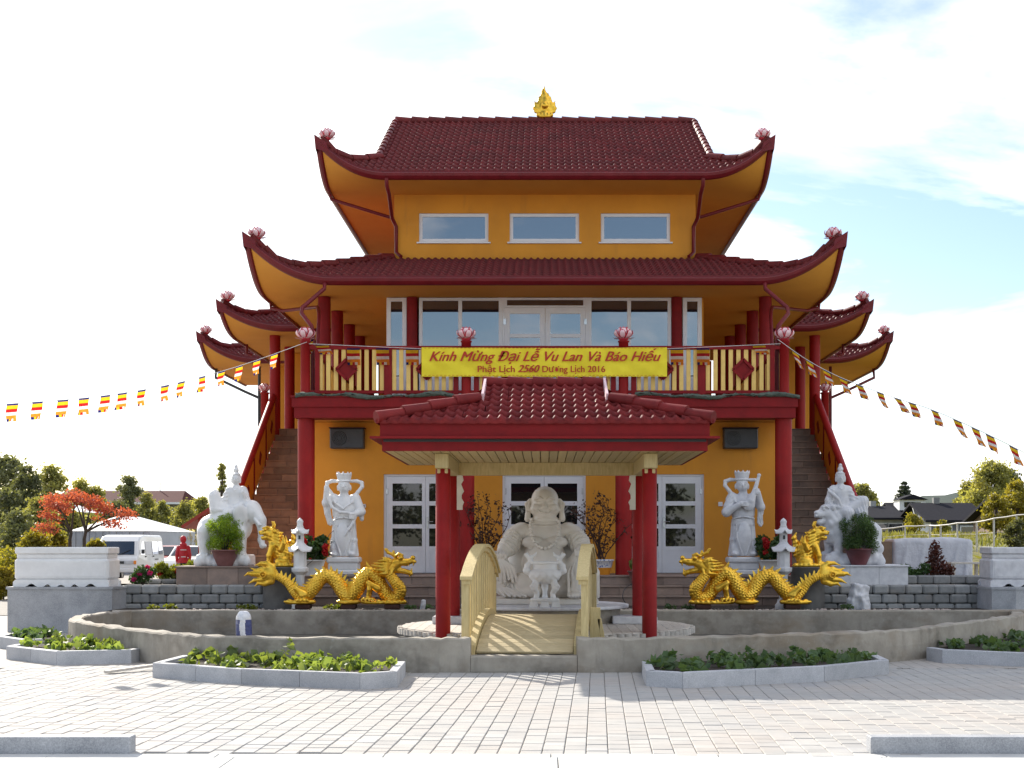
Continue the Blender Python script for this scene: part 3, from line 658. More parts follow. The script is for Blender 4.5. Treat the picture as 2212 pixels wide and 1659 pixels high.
for sx in (-1, 1):
    b.box(sx*4.69-.035, sx*4.69+.035, RY+.04, 35.2, 5.36, 5.43).box(sx*4.69-.03, sx*4.69+.03, RY+.04, 35.2, 4.50, 4.56)
T(b.build('railing_rail', MT['red']))
for x in POSTS:
    big = x in (-4.69, -1.54, 1.54, 4.69)
    if big: T(MB().lathe([(.095, 4.44), (.095, 5.50), (.11, 5.505), (.11, 5.53), (.05, 5.55)], 18, (x, RY, 0)).build('newel_post', MT['red_post']))
    if big and abs(x) > 4: T(MB().box(x-math.copysign(.24, x)-.045, x-math.copysign(.24, x)+.045, RY-.043, RY+.043, 4.44, 5.44).build('railing_post', MT['red']))
    if big and abs(x) < 4:
        for d in (-.2, .2): T(MB().box(x+d-.05, x+d+.05, RY-.043, RY+.043, 4.44, 5.40).build('railing_post', MT['red']))
    if not big: T(MB().box(x-.075, x+.075, RY-.045, RY+.045, 4.44, 5.40).build('railing_post', MT['red']))
bal = MB().box(-.041, .041, -.02, .02, 4.555, 5.362, 0, None, .004).mesh('baluster', MT['yellow'])
for i in range(len(POSTS)-1):
    a, e = POSTS[i], POSTS[i+1]; a += .30 if a in (-4.69, -1.54, 1.54) else .12; e -= .30 if e in (4.69, -1.54, 1.54) else .12
    n = max(2, int(round((e-a)/.146))); 
    for k in range(n+1): T(link('baluster', bal, None, (a+(e-a)*k/n, RY+.001, 0)))
    c = (POSTS[i]+POSTS[i+1])/2; r = .20; d = MB()
    for q in range(4):
        t0, t1 = q*math.pi/2, (q+1)*math.pi/2
        d.beam((c+r*math.cos(t0), RY-.05, 4.97+r*math.sin(t0)), (c+r*math.cos(t1), RY-.05, 4.97+r*math.sin(t1)), .05, .05, 0, (0, 1, 0))
    d.add([(c+.17*math.cos(q*math.pi/2), RY-.035, 4.97+.17*math.sin(q*math.pi/2)) for q in range(4)], [(3, 2, 1, 0)])
    T(d.build('diamond_ornament', MT['red']))
for sx in (-1, 1):
    for k in range(50): T(link('baluster', bal, None, (sx*4.69, RY+.2+k*.155, 0), (0, 0, R(90))))
# lotus ornaments
def lotus_mesh():
    b = MB()
    def petal(az, tilt, L, w, rad, z0):
        n = 7; G = []
        for i in range(n+1):
            t = i/n; prof = math.sin(math.pi*min(1, t*.93+.07))**.75*w
            r = rad+L*t*math.sin(tilt)+.35*L*math.sin(math.pi*t)*math.cos(tilt); z = z0+L*t*math.cos(tilt)*1.05
            row = []
            for s_ in (-1, -.72, -.3, .3, .72, 1):
                a = az; off = prof*s_; cup = .22*w*(abs(s_)**2)
                row.append(Vector((math.cos(a)*(r-cup)-math.sin(a)*off, math.sin(a)*(r-cup)+math.cos(a)*off, z)))
            G.append(row)
        bse = len(b.v); V = [p for r_ in G for p in r_]
        F = []; 
        for i in range(n):
            for j in range(5):
                q = (i*6+j, i*6+j+1, (i+1)*6+j+1, (i+1)*6+j); b.add([V[k] for k in q], [(0, 1, 2, 3)], 1 if j in (0, 4) or i >= n-1 else 0, True)
    for k in range(6): petal(k*math.pi/3, .12, .19, .075, .045, .02)
    for k in range(7): petal(k*2*math.pi/7+.3, .55, .17, .065, .07, .01)
    for k in range(7): petal(k*2*math.pi/7, 1.45, .11, .045, .09, .01)
    b.lathe([(.05, -.03), (.09, .0), (.085, .05), (.03, .14)], 12, mi=1)
    return b.mesh('lotus', [MT['lotus_white'], MT['lotus_red']], False)
LOT = lotus_mesh()
def lotus(p, s=1.0, rot=(0, 0, 0)): return T(link('lotus_ornament', LOT, None, p, rot, s))
for x in (-4.69, -1.54, 1.54, 4.69): lotus((x, RY, 5.56), 1.12, (0, 0, x))
# upper floor glazing at Y = 29.6
GY = 29.6; sx_ = 3000/GY
def gx(v): return (v-1177)/sx_
FZ, CZ = 4.44, 6.81
def zv(v): return 1.6+(1170-v)/sx_
for a, e in ((835, 878), (1475, 1516)):
    glazed('side_light', GY, [(gx(a), gx(a)+.09), (gx(e)-.09, gx(e))], [(FZ, FZ+.08), (5.05, 5.12), (CZ-.09, CZ-.012)], gx(a), gx(e), FZ, CZ-.01, panels=[(FZ, 5.06)])
for a, m, e in ((905, 994, 1085), (1270, 1359, 1450)):
    glazed('window', GY, [(gx(a), gx(a)+.075), (gx(m)-.04, gx(m)+.04), (gx(e)-.075, gx(e)-.002)], [(FZ, FZ+.08), (5.05, 5.12), (CZ-.075, CZ-.012)], gx(a), gx(e), FZ, CZ-.01, panels=[(FZ, 5.06)])
tx0, tx1 = gx(1085), gx(1270)
glazed('transom', GY-.01, [(tx0, tx0+.10), (tx1-.10, tx1)], [(zv(664), zv(660)), (zv(648), CZ-.012)], tx0, tx1, zv(664), CZ-.01)
for q_ in (tx0+.001, tx1-.05): T(MB().box(q_, q_+.049, GY-.008, GY+.07, FZ, zv(664)).build('door_jamb', MT['white']))
mm = (tx0+tx1)/2
for a, e, hl in ((tx0+.052, mm-.003, True), (mm+.003, tx1-.052, False)):
    z1 = zv(664)-.004; fr = glazed('door', GY, [(a, a+.11), (e-.11, e)], [(FZ+.01, FZ+.13), (5.02, 5.10), (5.56, 5.64), (5.95, 6.03), (z1-.13, z1)], a, e, FZ+.01, z1, panels=[(FZ, 5.03)])
    for z in (FZ+.4, z1-.3): sub(MB().box((a if hl else e)-.03, (a if hl else e)+.03, GY-.018, GY+.002, z-.06, z+.06).build('hinge', MT['steel']), fr)
for v in (890, 1462): column(gx(v), GY+.02, FZ, CZ-.005, .115, mt='red')
b = MB().box(-3.39, -3.2, GY+.08, 44, FZ, CZ-.004).box(3.2, 3.39, GY+.08, 44, FZ, CZ-.004).box(-4.8, 4.8, 40.0, 40.1, FZ, CZ-.004); T(b.build('upper_floor_wall', MT['plaster']))
T(MB().box(-3.19, 3.19, 33, 33.1, FZ, CZ-.004).build('inner_wall', MT['whitepot']))
for sx in (-1, 1):
    for y in (GY, 31.43, 33.4, 35.3, 37.2): column(sx*4.70, y, FZ, CZ-.003, .135, mt='red')
    for y in (35.1, 37.1, 39.1): column(sx*6.82, y, .8 if y < 36 else FZ, CZ-.003, .135)
for q_ in ((-6.9, -4.9, 38.2, 38.35, FZ), (4.9, 6.9, 38.2, 38.35, FZ), (-8.0, -6.95, 41, 41.2, .8), (6.95, 8.0, 41, 41.2, .8)): T(MB().box(q_[0], q_[1], q_[2], q_[3], q_[4], 6.78).build('rear_wall', MT['plaster']))
# third storey
WY = 30.7; s3 = 3000/WY
hol = [((a-1177)/s3, (e-1177)/s3, 1.6+(1170-525)/s3+.02, 1.6+(1170-460)/s3) for a, e in ((905, 1055), (1101, 1251), (1298, 1448))]
b = holes_wall(MB(), -3.33, 3.33, 7.55, 9.27, WY, WY+.25, hol); b.box(-3.33, -3.1, WY+.25, 38, 7.5, 9.27).box(3.1, 3.33, WY+.25, 38, 7.5, 9.27); T(b.build('third_storey_wall', MT['plaster']))
for h in hol: glazed('window', WY+.05, [(h[0], h[0]+.075), (h[1]-.075, h[1])], [(h[2], h[2]+.085), (h[3]-.075, h[3])], h[0], h[1], h[2], h[3], sill=True)
for h in hol:
    T(MB().box(h[0]-.05, h[1]+.05, WY-.05, WY+.048, h[2]-.035, h[2]-.002, 0, None, .005).build('window_sill', MT['white']))

# ------------------------------------------------------------------ tiled roofs with upturned corners
def wavef(x, per=.15): return .021*np.cos(2*np.pi*x/per)+.006*np.cos(4*np.pi*x/per+.6)
def smg(d, D): return np.maximum(0, 1-np.asarray(d, float)/D)**2.2
class Skirt:
    def __init__(s, W, Ye, Yb, Zs, Zt, w_in, Yw, Zw, Lf, D):
        s.__dict__.update(W=W, Ye=Ye, Yb=Yb, Zs=Zs, Zt=Zt, w=w_in, Yw=Yw, Zw=Zw, L=Lf, D=D)
    def lift(s, x, y): return s.L*smg(s.W-np.abs(x), s.D)*smg(np.asarray(y)-s.Ye, s.D)
    def front(s, x, v):
        y = s.Ye+(s.Yw-s.Ye)*v; return np.stack(np.broadcast_arrays(x, y, s.Zt+(s.Zw-s.Zt)*v+s.lift(x, y)*(1-.25*v)), -1)
    def side(s, y, v, sg):
        x = (s.W+(s.w-s.W)*v)*sg; return np.stack(np.broadcast_arrays(x, y, s.Zt+(s.Zw-s.Zt)*v+s.lift(x, y)*(1-.25*v)), -1)
def course(acc, base0, base1, u, nrm, hi=.05):
    """one tile course: lip, front edge and back edge over samples u"""
    w = wavef(u)[:, None]*nrm; up = nrm
    r0 = base0+w*.2-up*.012; r1 = base0+w+up*hi; r2 = base1+w+up*.012
    n = len(u); k = acc[2]; acc[0].append(np.concatenate([r0, r1, r2])); i = np.arange(n-1)+k
    for a in (0, n): acc[1].append(np.stack([i+a, i+a+1, i+a+1+n, i+a+n], 1))
    acc[2] += 3*n
def flush(acc, name, mt, parent):
    me = np_mesh(name, np.concatenate(acc[0]), np.concatenate(acc[1]), mt, True); return link(name, me, parent)
def sweep(path, prof, out, mt, name, parent):
    """path of Vectors, prof [(outward, up)], out(i)-> outward unit vector"""
    G = [[p+out(i)*a+Vector((0, 0, 1))*c for a, c in prof+[prof[0]]] for i, p in enumerate(path)]
    b = MB().grid(G, smooth=False); b.add(G[0][:-1], [tuple(range(len(prof)))]); b.add(G[-1][:-1], [tuple(range(len(prof)-1, -1, -1))])
    return sub(b.build(name, mt), parent) if parent else b.build(name, mt)
GPROF = [(-.03, -.03), (.0, -.05), (.05, -.03), (.10, .02), (.115, .075), (.10, .09), (.02, .09), (.02, .14), (-.03, .14)]
def eave_gutter(S, roof, back, xmin=0):
    xs = np.concatenate([np.linspace(-S.W, -S.W+S.D, 22), np.linspace(-S.W+S.D, S.W-S.D, 42)[1:-1], np.linspace(S.W-S.D, S.W, 22)])
    for lo_, hi_ in (((-99, 99),) if not xmin else ((-99, -xmin), (xmin, 99))):
        p = [Vector((x, S.Ye, S.Zs+float(S.lift(x, S.Ye)))) for x in xs if lo_ <= x <= hi_]
        sweep(p, GPROF, lambda i: Vector((0, -1, 0)), MT['gutter'], 'gutter', roof)
    ys = np.concatenate([np.linspace(S.Ye, S.Ye+S.D, 20), [back]])
    for sg in (-1, 1):
        p = [Vector((sg*S.W, y, S.Zs+float(S.lift(S.W, y)))) for y in ys]
        sweep(p, GPROF, lambda i: Vector((sg, 0, 0)), MT['gutter'], 'gutter', roof)
        # pointed corner plate
        c = Vector((sg*S.W, S.Ye, S.Zs+S.L)); o = Vector((sg*.1, -.1, 0))
        b = MB().add([c+o+Vector((0, 0, -.06)), c+Vector((-sg*.17, -.1, -.12)), c+Vector((-sg*.13, -.1, .08)), c+o*1.25+Vector((0, 0, .24)), c+Vector((sg*.1, .17, -.12)), c+Vector((sg*.1, .13, .08)), c+Vector((-sg*.05, .05, .12))],
                     [(0, 1, 2, 3), (0, 3, 5, 4), (2, 6, 3), (3, 6, 5)]); sub(b.build('corner_plate', MT['gutter']), roof)
def soffit(S, roof, back, xmin=0):
    xs = np.concatenate([np.linspace(-S.W, -S.W+S.D, 14), np.linspace(-S.W+S.D, S.W-S.D, 42)[1:-1], np.linspace(S.W-S.D, S.W, 14)])
    ys = np.concatenate([np.linspace(S.Ye, S.Ye+S.D, 14), [back]])
    for lo_, hi_ in (((-99, 99),) if not xmin else ((-99, -xmin), (xmin, 99))):
        G = [[Vector((x, y, S.Zs+float(S.lift(x, y)))) for x in xs if lo_ <= x <= hi_] for y in ys]
        sub(MB().grid(G, flip=True).build('soffit', MT['soffit'], fix=False), roof)
def caps(path, r, mt, name, parent, L=.36):
    """overlapping half-round ridge caps along a path"""
    path = [Vector(p) for p in path]; d = [0]
    for i in range(1, len(path)): d.append(d[-1]+(path[i]-path[i-1]).length)
    def at(s_):
        s_ = max(0, min(d[-1]-1e-6, s_))
        for i in range(1, len(path)):
            if s_ <= d[i]: return path[i-1].lerp(path[i], (s_-d[i-1])/(d[i]-d[i-1]+1e-9))
        return path[-1]
    n = max(1, int(d[-1]/L)); res = []
    for k in range(n):
        a, e = at(k*d[-1]/n), at((k+1.18)*d[-1]/n); res.append((a, e))
        b = MB().tube([a+Vector((0, 0, .012)), e-Vector((0, 0, .012))], [r*1.12, r*.92], 12, smooth=True); o = b.build(name, mt)
        if parent: sub(o, parent)
    return res
def skirt_roof(name, S, back, step=.34, central=None, tiles_mt='tile', tip_lotus=1.05, xmin=0):
    roof = T(bpy.data.objects.new(name, None)); COL.objects.link(roof); roof.matrix_parent_inverse = Matrix.Translation(-TEM.location)
    acc = [[], [], 0]; n = int(math.ceil(math.hypot(S.Yw-S.Ye, S.Zw-S.Zt)/step)); nr = np.array([0, -(S.Zw-S.Zt), (S.Yw-S.Ye)]); nr = nr/np.linalg.norm(nr)
    for j in range(n):
        v0, v1 = j/n, (j+1.06)/n
        hw0 = S.W+(S.w-S.W)*v0; hw1 = S.W+(S.w-S.W)*v1
        u = np.arange(-hw0, hw0+.001, .0188); course(acc, S.front(u, v0), S.front(np.clip(u, -hw1, hw1), v1), u, nr)
        for sg in (-1, 1):
            ns = np.array([sg*(S.Zw-S.Zt), 0, (S.W-S.w)]); ns = ns/np.linalg.norm(ns)
            y0 = S.Ye+(S.Yw-S.Ye)*v0; y1 = S.Ye+(S.Yw-S.Ye)*v1
            u = np.arange(y0, min(back, S.Ye+4.5), .0188); course(acc, S.side(u, v0, sg), S.side(np.maximum(u, y1), v1, sg), u, ns)
            if back > S.Ye+4.5:
                u = np.array([S.Ye+4.5, back]); course(acc, S.side(u, v0, sg), S.side(u, v1, sg), u, ns)
    o = flush(acc, 'roof_tiles', MT[tiles_mt], roof); tag(o, 'dark red wavy roof tiles in courses', kind='stuff')
    # backing sheet that keeps the light out
    for sg in (-1, 1):
        vv = np.linspace(0, 1, 6); p = [Vector(S.front(np.array(sg*(S.W+(S.w-S.W)*v)), v))+Vector((0, 0, .06)) for v in vv]
        caps(p, .085, MT[tiles_mt], 'hip_cap', roof)
        tip = Vector(S.front(np.array(sg*(S.W-.12)), .06)); lotus((tip.x, tip.y-.03, tip.z+.22), tip_lotus)
    eave_gutter(S, roof, back, xmin); soffit(S, roof, back, xmin)
    return roof
S2 = Skirt(5.96, 28.0, 40.0, 6.815, 6.93, 3.35, 30.62, 7.83, .78, 1.75)
skirt_roof('lower_roof', S2, 40.0)
SA = Skirt(7.92, 34.05, 40.4, 6.797, 6.91, 5.9, 36.07, 7.75, .50, 1.6)
skirt_roof('side_roof', SA, 40.4, .36, xmin=4.9)
SB = Skirt(9.9, 40.0, 46.0, 6.779, 6.89, 7.9, 42.0, 7.75, .64, 1.65)
skirt_roof('rear_roof', SB, 46.0, .36, xmin=6.9)
T(MB().box(-5.9, 5.9, 36.1, 40.4, 7.6, 7.78).box(-7.9, 7.9, 42.1, 46, 7.6, 7.78).build('flat_roof', MT['dark_metal']))
# top roof: gable above a hipped skirt
S3 = Skirt(4.72, 29.27, 38.73, 9.27, 9.39, 3.62, 30.42, 0, .64, 1.4)
YR, ZR = 34.0, 11.86; slope = (ZR-S3.Zt)/(YR-S3.Ye); S3.Zw = S3.Zt+slope*(S3.Yw-S3.Ye)
TOP = bpy.data.objects.new('top_roof', None); COL.objects.link(TOP); T(TOP)
def top_roof():
    acc = [[], [], 0]; Ltot = math.hypot(YR-S3.Ye, ZR-S3.Zt); n = 16; nr = np.array([0, -slope, 1]); nr /= np.linalg.norm(nr)
    def fr(u, t):
        y = S3.Ye+(YR-S3.Ye)*t; return np.stack(np.broadcast_arrays(u, y, S3.Zt+(ZR-S3.Zt)*t+S3.lift(u, y)), -1)
    def hw(t): return max(3.66, S3.W-(YR-S3.Ye)*t)
    ang = math.atan(slope); cl = Ltot/n
    # one pantile with two waves, shared by the straight field
    u = np.arange(.075, .3751, .025); w = wavef(u); V = []
    for r, (yy, zz, ww) in enumerate([(0, -.012, .2), (0, .05, 1), (cl*1.06, .012, 1)]):
        for a, b_ in zip(u, w): V.append((a, yy, zz+b_*ww))
    k = len(u); F = [(a*k+i, a*k+i+1, (a+1)*k+i+1, (a+1)*k+i) for a in (0, 1) for i in range(k-1)]
    tm = np_mesh('roof_tile', V, F, MT['tile'], True); cnt = 0
    for j in range(n):
        t0, t1 = j/n, (j+1.06)/n; h0, h1 = hw(t0), hw(min(t1, 1))
        lo = -3.0 if j < 16 else None
        field = 2 <= j <= 15
        xa = 3.0 if field else None
        if field:
            for i in range(20 if cnt < 300 else 0):
                if cnt >= 300: break
                x = -3.0+.3*i; p = fr(np.array(x), t0)
                sub(link('roof_tile', tm, None, (p[0], p[1], p[2]), (ang, 0, 0)), TOP); cnt += 1
            for a, e in ((-h0, -2.925), (3.075, h0)):
                u_ = np.arange(a, e+.001, .0188); course(acc, fr(u_, t0), fr(np.clip(u_, -h1, h1), t1), u_, nr)
        else:
            u_ = np.arange(-h0, h0+.001, .0188); course(acc, fr(u_, t0), fr(np.clip(u_, -h1, h1), t1), u_, nr)
    for sg in (-1, 1):
        ns = np.array([sg*slope, 0, 1]); ns /= np.linalg.norm(ns); m = 4
        for j in range(m):
            v0, v1 = j/m, (j+1.06)/m
            u_ = np.arange(S3.Ye+1.15*v0, 34.5, .0188); course(acc, S3.side(u_, v0, sg), S3.side(np.maximum(u_, S3.Ye+1.15*v1), v1, sg), u_, ns)
            u_ = np.array([34.5, 38.7]); course(acc, S3.side(u_, v0, sg), S3.side(u_, v1, sg), u_, ns)
    o = flush(acc, 'roof_tiles', MT['tile'], TOP); tag(o, 'dark red wavy roof tiles at the roof edges', kind='stuff')
    # back slope, gable walls
    sub(MB().add([(-3.66, YR, ZR), (3.66, YR, ZR), (3.66, 38.73, S3.Zt), (-3.66, 38.73, S3.Zt)], [(0, 1, 2, 3)]).build('back_slope', MT['tile']), TOP)
    zb = S3.Zw-.03
    for sg in (-1, 1):
        sub(MB().add([(sg*3.55, S3.Yw, zb), (sg*3.55, 68-S3.Yw, zb), (sg*3.55, YR, ZR-.02)], [(0, 1, 2)]).build('gable_wall', MT['red']), TOP)
        p0, p1 = fr(np.array(sg*3.64), .25), fr(np.array(sg*3.64), 1)
        b = MB().beam(Vector(p0)+Vector((0, -.02, -.03)), Vector(p1)+Vector((0, 0, -.03)), .05, .22); sub(b.build('verge_board', MT['gutter']), TOP)
        caps([Vector(p0)+Vector((0, 0, .05)), Vector(p1)+Vector((0, 0, .05))], .075, MT['tile'], 'verge_cap', TOP, .34)
        vv = np.linspace(0, .243, 5); caps([Vector(fr(np.array(sg*(S3.W-(YR-S3.Ye)*v)), v))+Vector((0, 0, .06)) for v in vv], .085, MT['tile'], 'hip_cap', TOP)
        tip = Vector(fr(np.array(sg*(S3.W-.12)), .02)); lotus((tip.x, tip.y-.03, tip.z+.22), 1.0)
    caps([Vector((-3.66, YR, ZR+.03)), Vector((3.66, YR, ZR+.03))], .10, MT['tile'], 'ridge_cap', TOP, .40)
    eave_gutter(S3, TOP, 38.7); soffit(S3, TOP, 38.7)
top_roof()
# flame finial on the ridge
def finial():
    s = Sculpt((-.34, -.2, -.06), (.34, .2, .84), .0125)
    s.ell((0, 0, .03), (.20, .12, .06), .02).ell((0, 0, .12), (.13, .1, .07), .03)
    for k in range(5): s.ell((-.16+.08*k, -.06, .07), (.05, .05, .06), .015)
    def tongue(pts, r0): s.chain(pts, [r0*(1-i/(len(pts)-1))**.8+.004 for i in range(len(pts))], .025, flat=(1, 1.5))
    tongue([(0, 0, .25), (.02, 0, .42), (.0, 0, .56), (-.03, 0, .66), (-.005, 0, .80)], .14)
    for sg in (-1, 1):
        tongue([(sg*.08, 0, .2), (sg*.15, 0, .33), (sg*.13, 0, .43), (sg*.15, 0, .54)], .09)
        tongue([(sg*.10, 0, .17), (sg*.21, 0, .25), (sg*.22, 0, .35), (sg*.26, 0, .44)], .075)
        tongue([(sg*.05, 0, .4), (sg*.10, 0, .5), (sg*.085, 0, .62)], .06)
        tongue([(sg*.12, 0, .14), (sg*.22, 0, .17), (sg*.27, 0, .25), (sg*.255, 0, .31)], .05)
    s.ell((0, -.10, .30), (.085, .06, .085), .004)
    return link('flame_finial', s.mesh('flame_finial', MT['gold']), None, (0, YR, ZR+.10))
T(finial())
# downpipes
def pipe(pts, r=.042, name='downpipe', mt='gutter'): return T(MB().tube(pts, r, 10).build(name, MT[mt]))
for sg in (-1, 1):
    pipe([(sg*3.33, 29.22, 9.25), (sg*3.33, 29.24, 9.1), (sg*3.31, 29.5, 8.98), (sg*3.36, 30.5, 8.72), (sg*3.28, 30.64, 8.55), (sg*3.28, 30.64, 7.98), (sg*3.16, 30.5, 7.86)])
    pipe([(sg*4.72, 30.5, 9.22), (sg*4.70, 30.5, 9.12), (sg*3.42, 30.66, 8.76)], .036)
    pipe([(sg*4.43, 27.96, 6.8), (sg*4.43, 27.9, 6.68), (sg*4.82, 27.6, 6.25), (sg*4.82, 27.5, 6.12), (sg*4.60, 27.36, 5.85), (sg*4.57, 27.34, 5.7), (sg*4.57, 27.34, 4.5)])
    pipe([(sg*5.98, 30.3, 6.8), (sg*5.98, 30.3, 6.70), (sg*5.7, 30.2, 6.62), (sg*4.75, 29.0, 6.5), (sg*4.66, 28.6, 6.35), (sg*4.62, 28.4, 6.2), (sg*4.62, 27.9, 4.5)], .036)
    pipe([(sg*7.86, 36.6, 6.8), (sg*7.86, 36.6, 6.55), (sg*7.7, 36.6, 6.5)], .04)
    pipe([(sg*9.84, 41.6, 6.8), (sg*9.84, 41.5, 6.5), (sg*8.9, 41.2, 6.05), (sg*8.45, 41.1, 5.85)], .04, mt='dark_metal' if sg < 0 else 'gutter')
    pipe([(sg*8.45, 41.1, 7.0), (sg*8.45, 41.1, 5.85), (sg*8.45, 41.1, .8)], .045, mt='dark_metal' if sg < 0 else 'gutter')
# side stairs
def stairs(sg):
    st = bpy.data.objects.new('stair', None); COL.objects.link(st); T(st)
    x0, x1 = sorted((sg*4.78, sg*6.76)); n = 20; tmt = MT['stair_tile'] if sg < 0 else MT['stair_tile_shaded']; rise = 3.5/n; run = 5.6/n; tw = (x1-x0)/4
    core = MB()
    for k in range(n):
        y = 29.72+k*run; z = .95+(k+1)*rise
        core.box(x0, x1, y+.02, y+run+.05, .8, z-.03)
        off = (k % 2)*tw*.5
        for i in range(-1, 5):
            a, e = max(x0, x0+i*tw+off), min(x1, x0+(i+1)*tw+off)
            if e-a < .06: continue
            sub(MB().box(a+.003, e-.003, y, y+.02, z-rise+.002, z-.031, 0, None, .003).build('riser_tile', tmt), st)
        for i in range(2):
            a, e = x0+i*(x1-x0)/2, x0+(i+1)*(x1-x0)/2
            sub(MB().box(a+.003, e-.003, y-.015, y+run+.01, z-.029, z, 0, None, .004).build('tread_tile', tmt), st)
    sub(core.build('core', MT['grout']), st)
    # balustrade
    X = sg*6.84; sl = rise/run
    def zs(y): return .95+(y-29.72)*sl
    a, e = 29.6, 35.3; w = .045
    b = MB()
    b.prism([(a, zs(a)+.02), (e, zs(e)+.02), (e, zs(e)+.93), (a, zs(a)+.93)], 0, X-w, X+w)
    sub(b.build('balustrade_panel', MT['plaster']), st)
    sub(MB().tube([(X, a-.15, zs(a-.15)+1.0), (X, e, zs(e)+1.0)], .085, 14).build('handrail', MT['red_post']), st)
    for k in range(5):
        y = a+.1+k*(e-a-.2)/4
        sub(MB().box(X-.06, X+.06, y-.05, y+.05, zs(y)-.1, zs(y)+.95).build('balustrade_post', MT['red']), st)
    for k in range(4):
        y = a+.1+(k+.5)*(e-a-.2)/4; z = zs(y)+.5
        q = [(y-.16, z-.1), (y, z-.17), (y+.16, z+.1), (y, z+.17)]
        sub(MB().prism(q, 0, X-w-.012, X+w+.012).build('diamond_ornament', MT['red']), st)
    T(MB().lathe([(.10, .8), (.10, 5.35), (.12, 5.36), (.12, 5.39), (.05, 5.41)], 16, (sg*7.12, 35.3, 0)).build('newel_post', MT['red_post'])); lotus((sg*7.12, 35.3, 5.42), .95)
stairs(-1); stairs(1)
# ------------------------------------------------------------------ gazebo over the bridge end
GZ = thing('gazebo', (.02, 20.7, 0), 'open red-posted gazebo with red tiled roof over the bridge and laughing statue', 'gazebo')
def G_(o): return child(o, GZ)
GW, GY0, GY1, GYR, GZE, GZR, GH = 2.29, 18.84, 22.56, 20.7, 3.215, 3.925, .87
gsl = (GZR-GZE)/(GYR-GY0)
GR = bpy.data.objects.new('roof', None); COL.objects.link(GR); G_(GR)
def gsub(o): o.parent = GR; return o
def gazebo_roof():
    n = 7; Lt = math.hypot(GYR-GY0, GZR-GZE); cl = Lt/n; ang = math.atan(gsl)
    def fr(u, t): return np.stack(np.broadcast_arrays(u, GY0+(GYR-GY0)*t, GZE+(GZR-GZE)*t), -1)
    def hw(t): return GW-(GW-GH)*t/.5 if t < .5 else GH
    nr = np.array([0, -gsl, 1]); nr /= np.linalg.norm(nr)
    u = np.arange(.075, .37501, .0187499); w = wavef(u); V = []
    for yy, zz, ww in [(0, -.015, .2), (0, .05, 1), (cl*1.06, .012, 1)]:
        for a, b_ in zip(u, w): V.append((a, yy, zz+b_*ww))
    k = len(u); F = [(a*k+i, a*k+i+1, (a+1)*k+i+1, (a+1)*k+i) for a in (0, 1) for i in range(k-1)]
    tm = np_mesh('roof_tile', V, F, MT['tile2'], True); acc = [[], [], 0]
    for j in range(n):
        t0, t1 = j/n, min(1, (j+1.06)/n); h0, h1 = hw(t0), hw(t1); m = int((h1-.075)/.3)
        for i in range(-m, m):
            p = fr(np.array(i*.3), t0); gsub(link('roof_tile', tm, None, tuple(p), (ang+random.gauss(0, .006), random.gauss(0, .004), 0)))
        for a, e in ((-h0, -m*.3+.075), (m*.3+.075, h0)):
            if e-a < .03: continue
            u_ = np.arange(a, e+.001, .0188); course(acc, fr(u_, t0), fr(np.clip(u_, -h1, h1), t1), u_, nr)
    ssl = .375/(GW-GH)
    for sg in (-1, 1):
        ns = np.array([sg*ssl, 0, 1]); ns /= np.linalg.norm(ns); m = 5
        for j in range(m):
            v0, v1 = j/m, (j+1.06)/m
            def sd_(y, v): return np.stack(np.broadcast_arrays(sg*(GW-(GW-GH)*v), y, GZE+.375*v), -1)
            ya, yb = GY0+.93*v0, GY1-.93*v0; u_ = np.arange(ya, yb, .0188)
            course(acc, sd_(u_, v0), sd_(np.clip(u_, GY0+.93*v1, GY1-.93*v1), v1), u_, ns)
        # verge of the small gable
        p0 = Vector((sg*(GH+.015), GY0+.93, GZE+.37)); p1 = Vector((sg*(GH+.015), GYR, GZR))
        gsub(MB().beam(p0+Vector((0, -.05, .04)), p1+Vector((0, 0, .04)), .035, .16).build('verge_flashing', MT['lotus_white']))  # white flashing, its sunlit pale pink put into the colour
        gsub(MB().add([(sg*GH, GY0+.93, GZE+.36), (sg*GH, GY1-.93, GZE+.36), (sg*GH, GYR, GZR)], [(0, 1, 2)]).build('gable_wall', MT['red']))
        caps([Vector((sg*GW, GY0, GZE+.06)), Vector((sg*(GH+.06), GY0+.90, GZE+.375+.07))], .078, MT['tile2'], 'hip_cap', GR, .34)
        caps([Vector((sg*GW, GY1, GZE+.06)), Vector((sg*(GH+.06), GY1-.90, GZE+.375+.07))], .078, MT['tile2'], 'hip_cap', GR, .34)
    caps([Vector((-GH-.06, GYR, GZR+.035)), Vector((GH+.06, GYR, GZR+.035))], .085, MT['tile2'], 'ridge_cap', GR, .36)
    o = flush(acc, 'roof_tiles', MT['tile2'], GR); tag(o, 'cut red roof tiles along the hips and sides', kind='stuff')
    gsub(MB().add([(-GH, GYR, GZR), (GH, GYR, GZR), (GW, GY1, GZE), (-GW, GY1, GZE)], [(0, 1, 2, 3)]).build('back_slope', MT['tile2']))
    gsub(MB().box(-2.2, 2.2, GY0+.08, GY1-.08, 2.96, 3.0).build('roof_deck', MT['black']))
gazebo_roof()
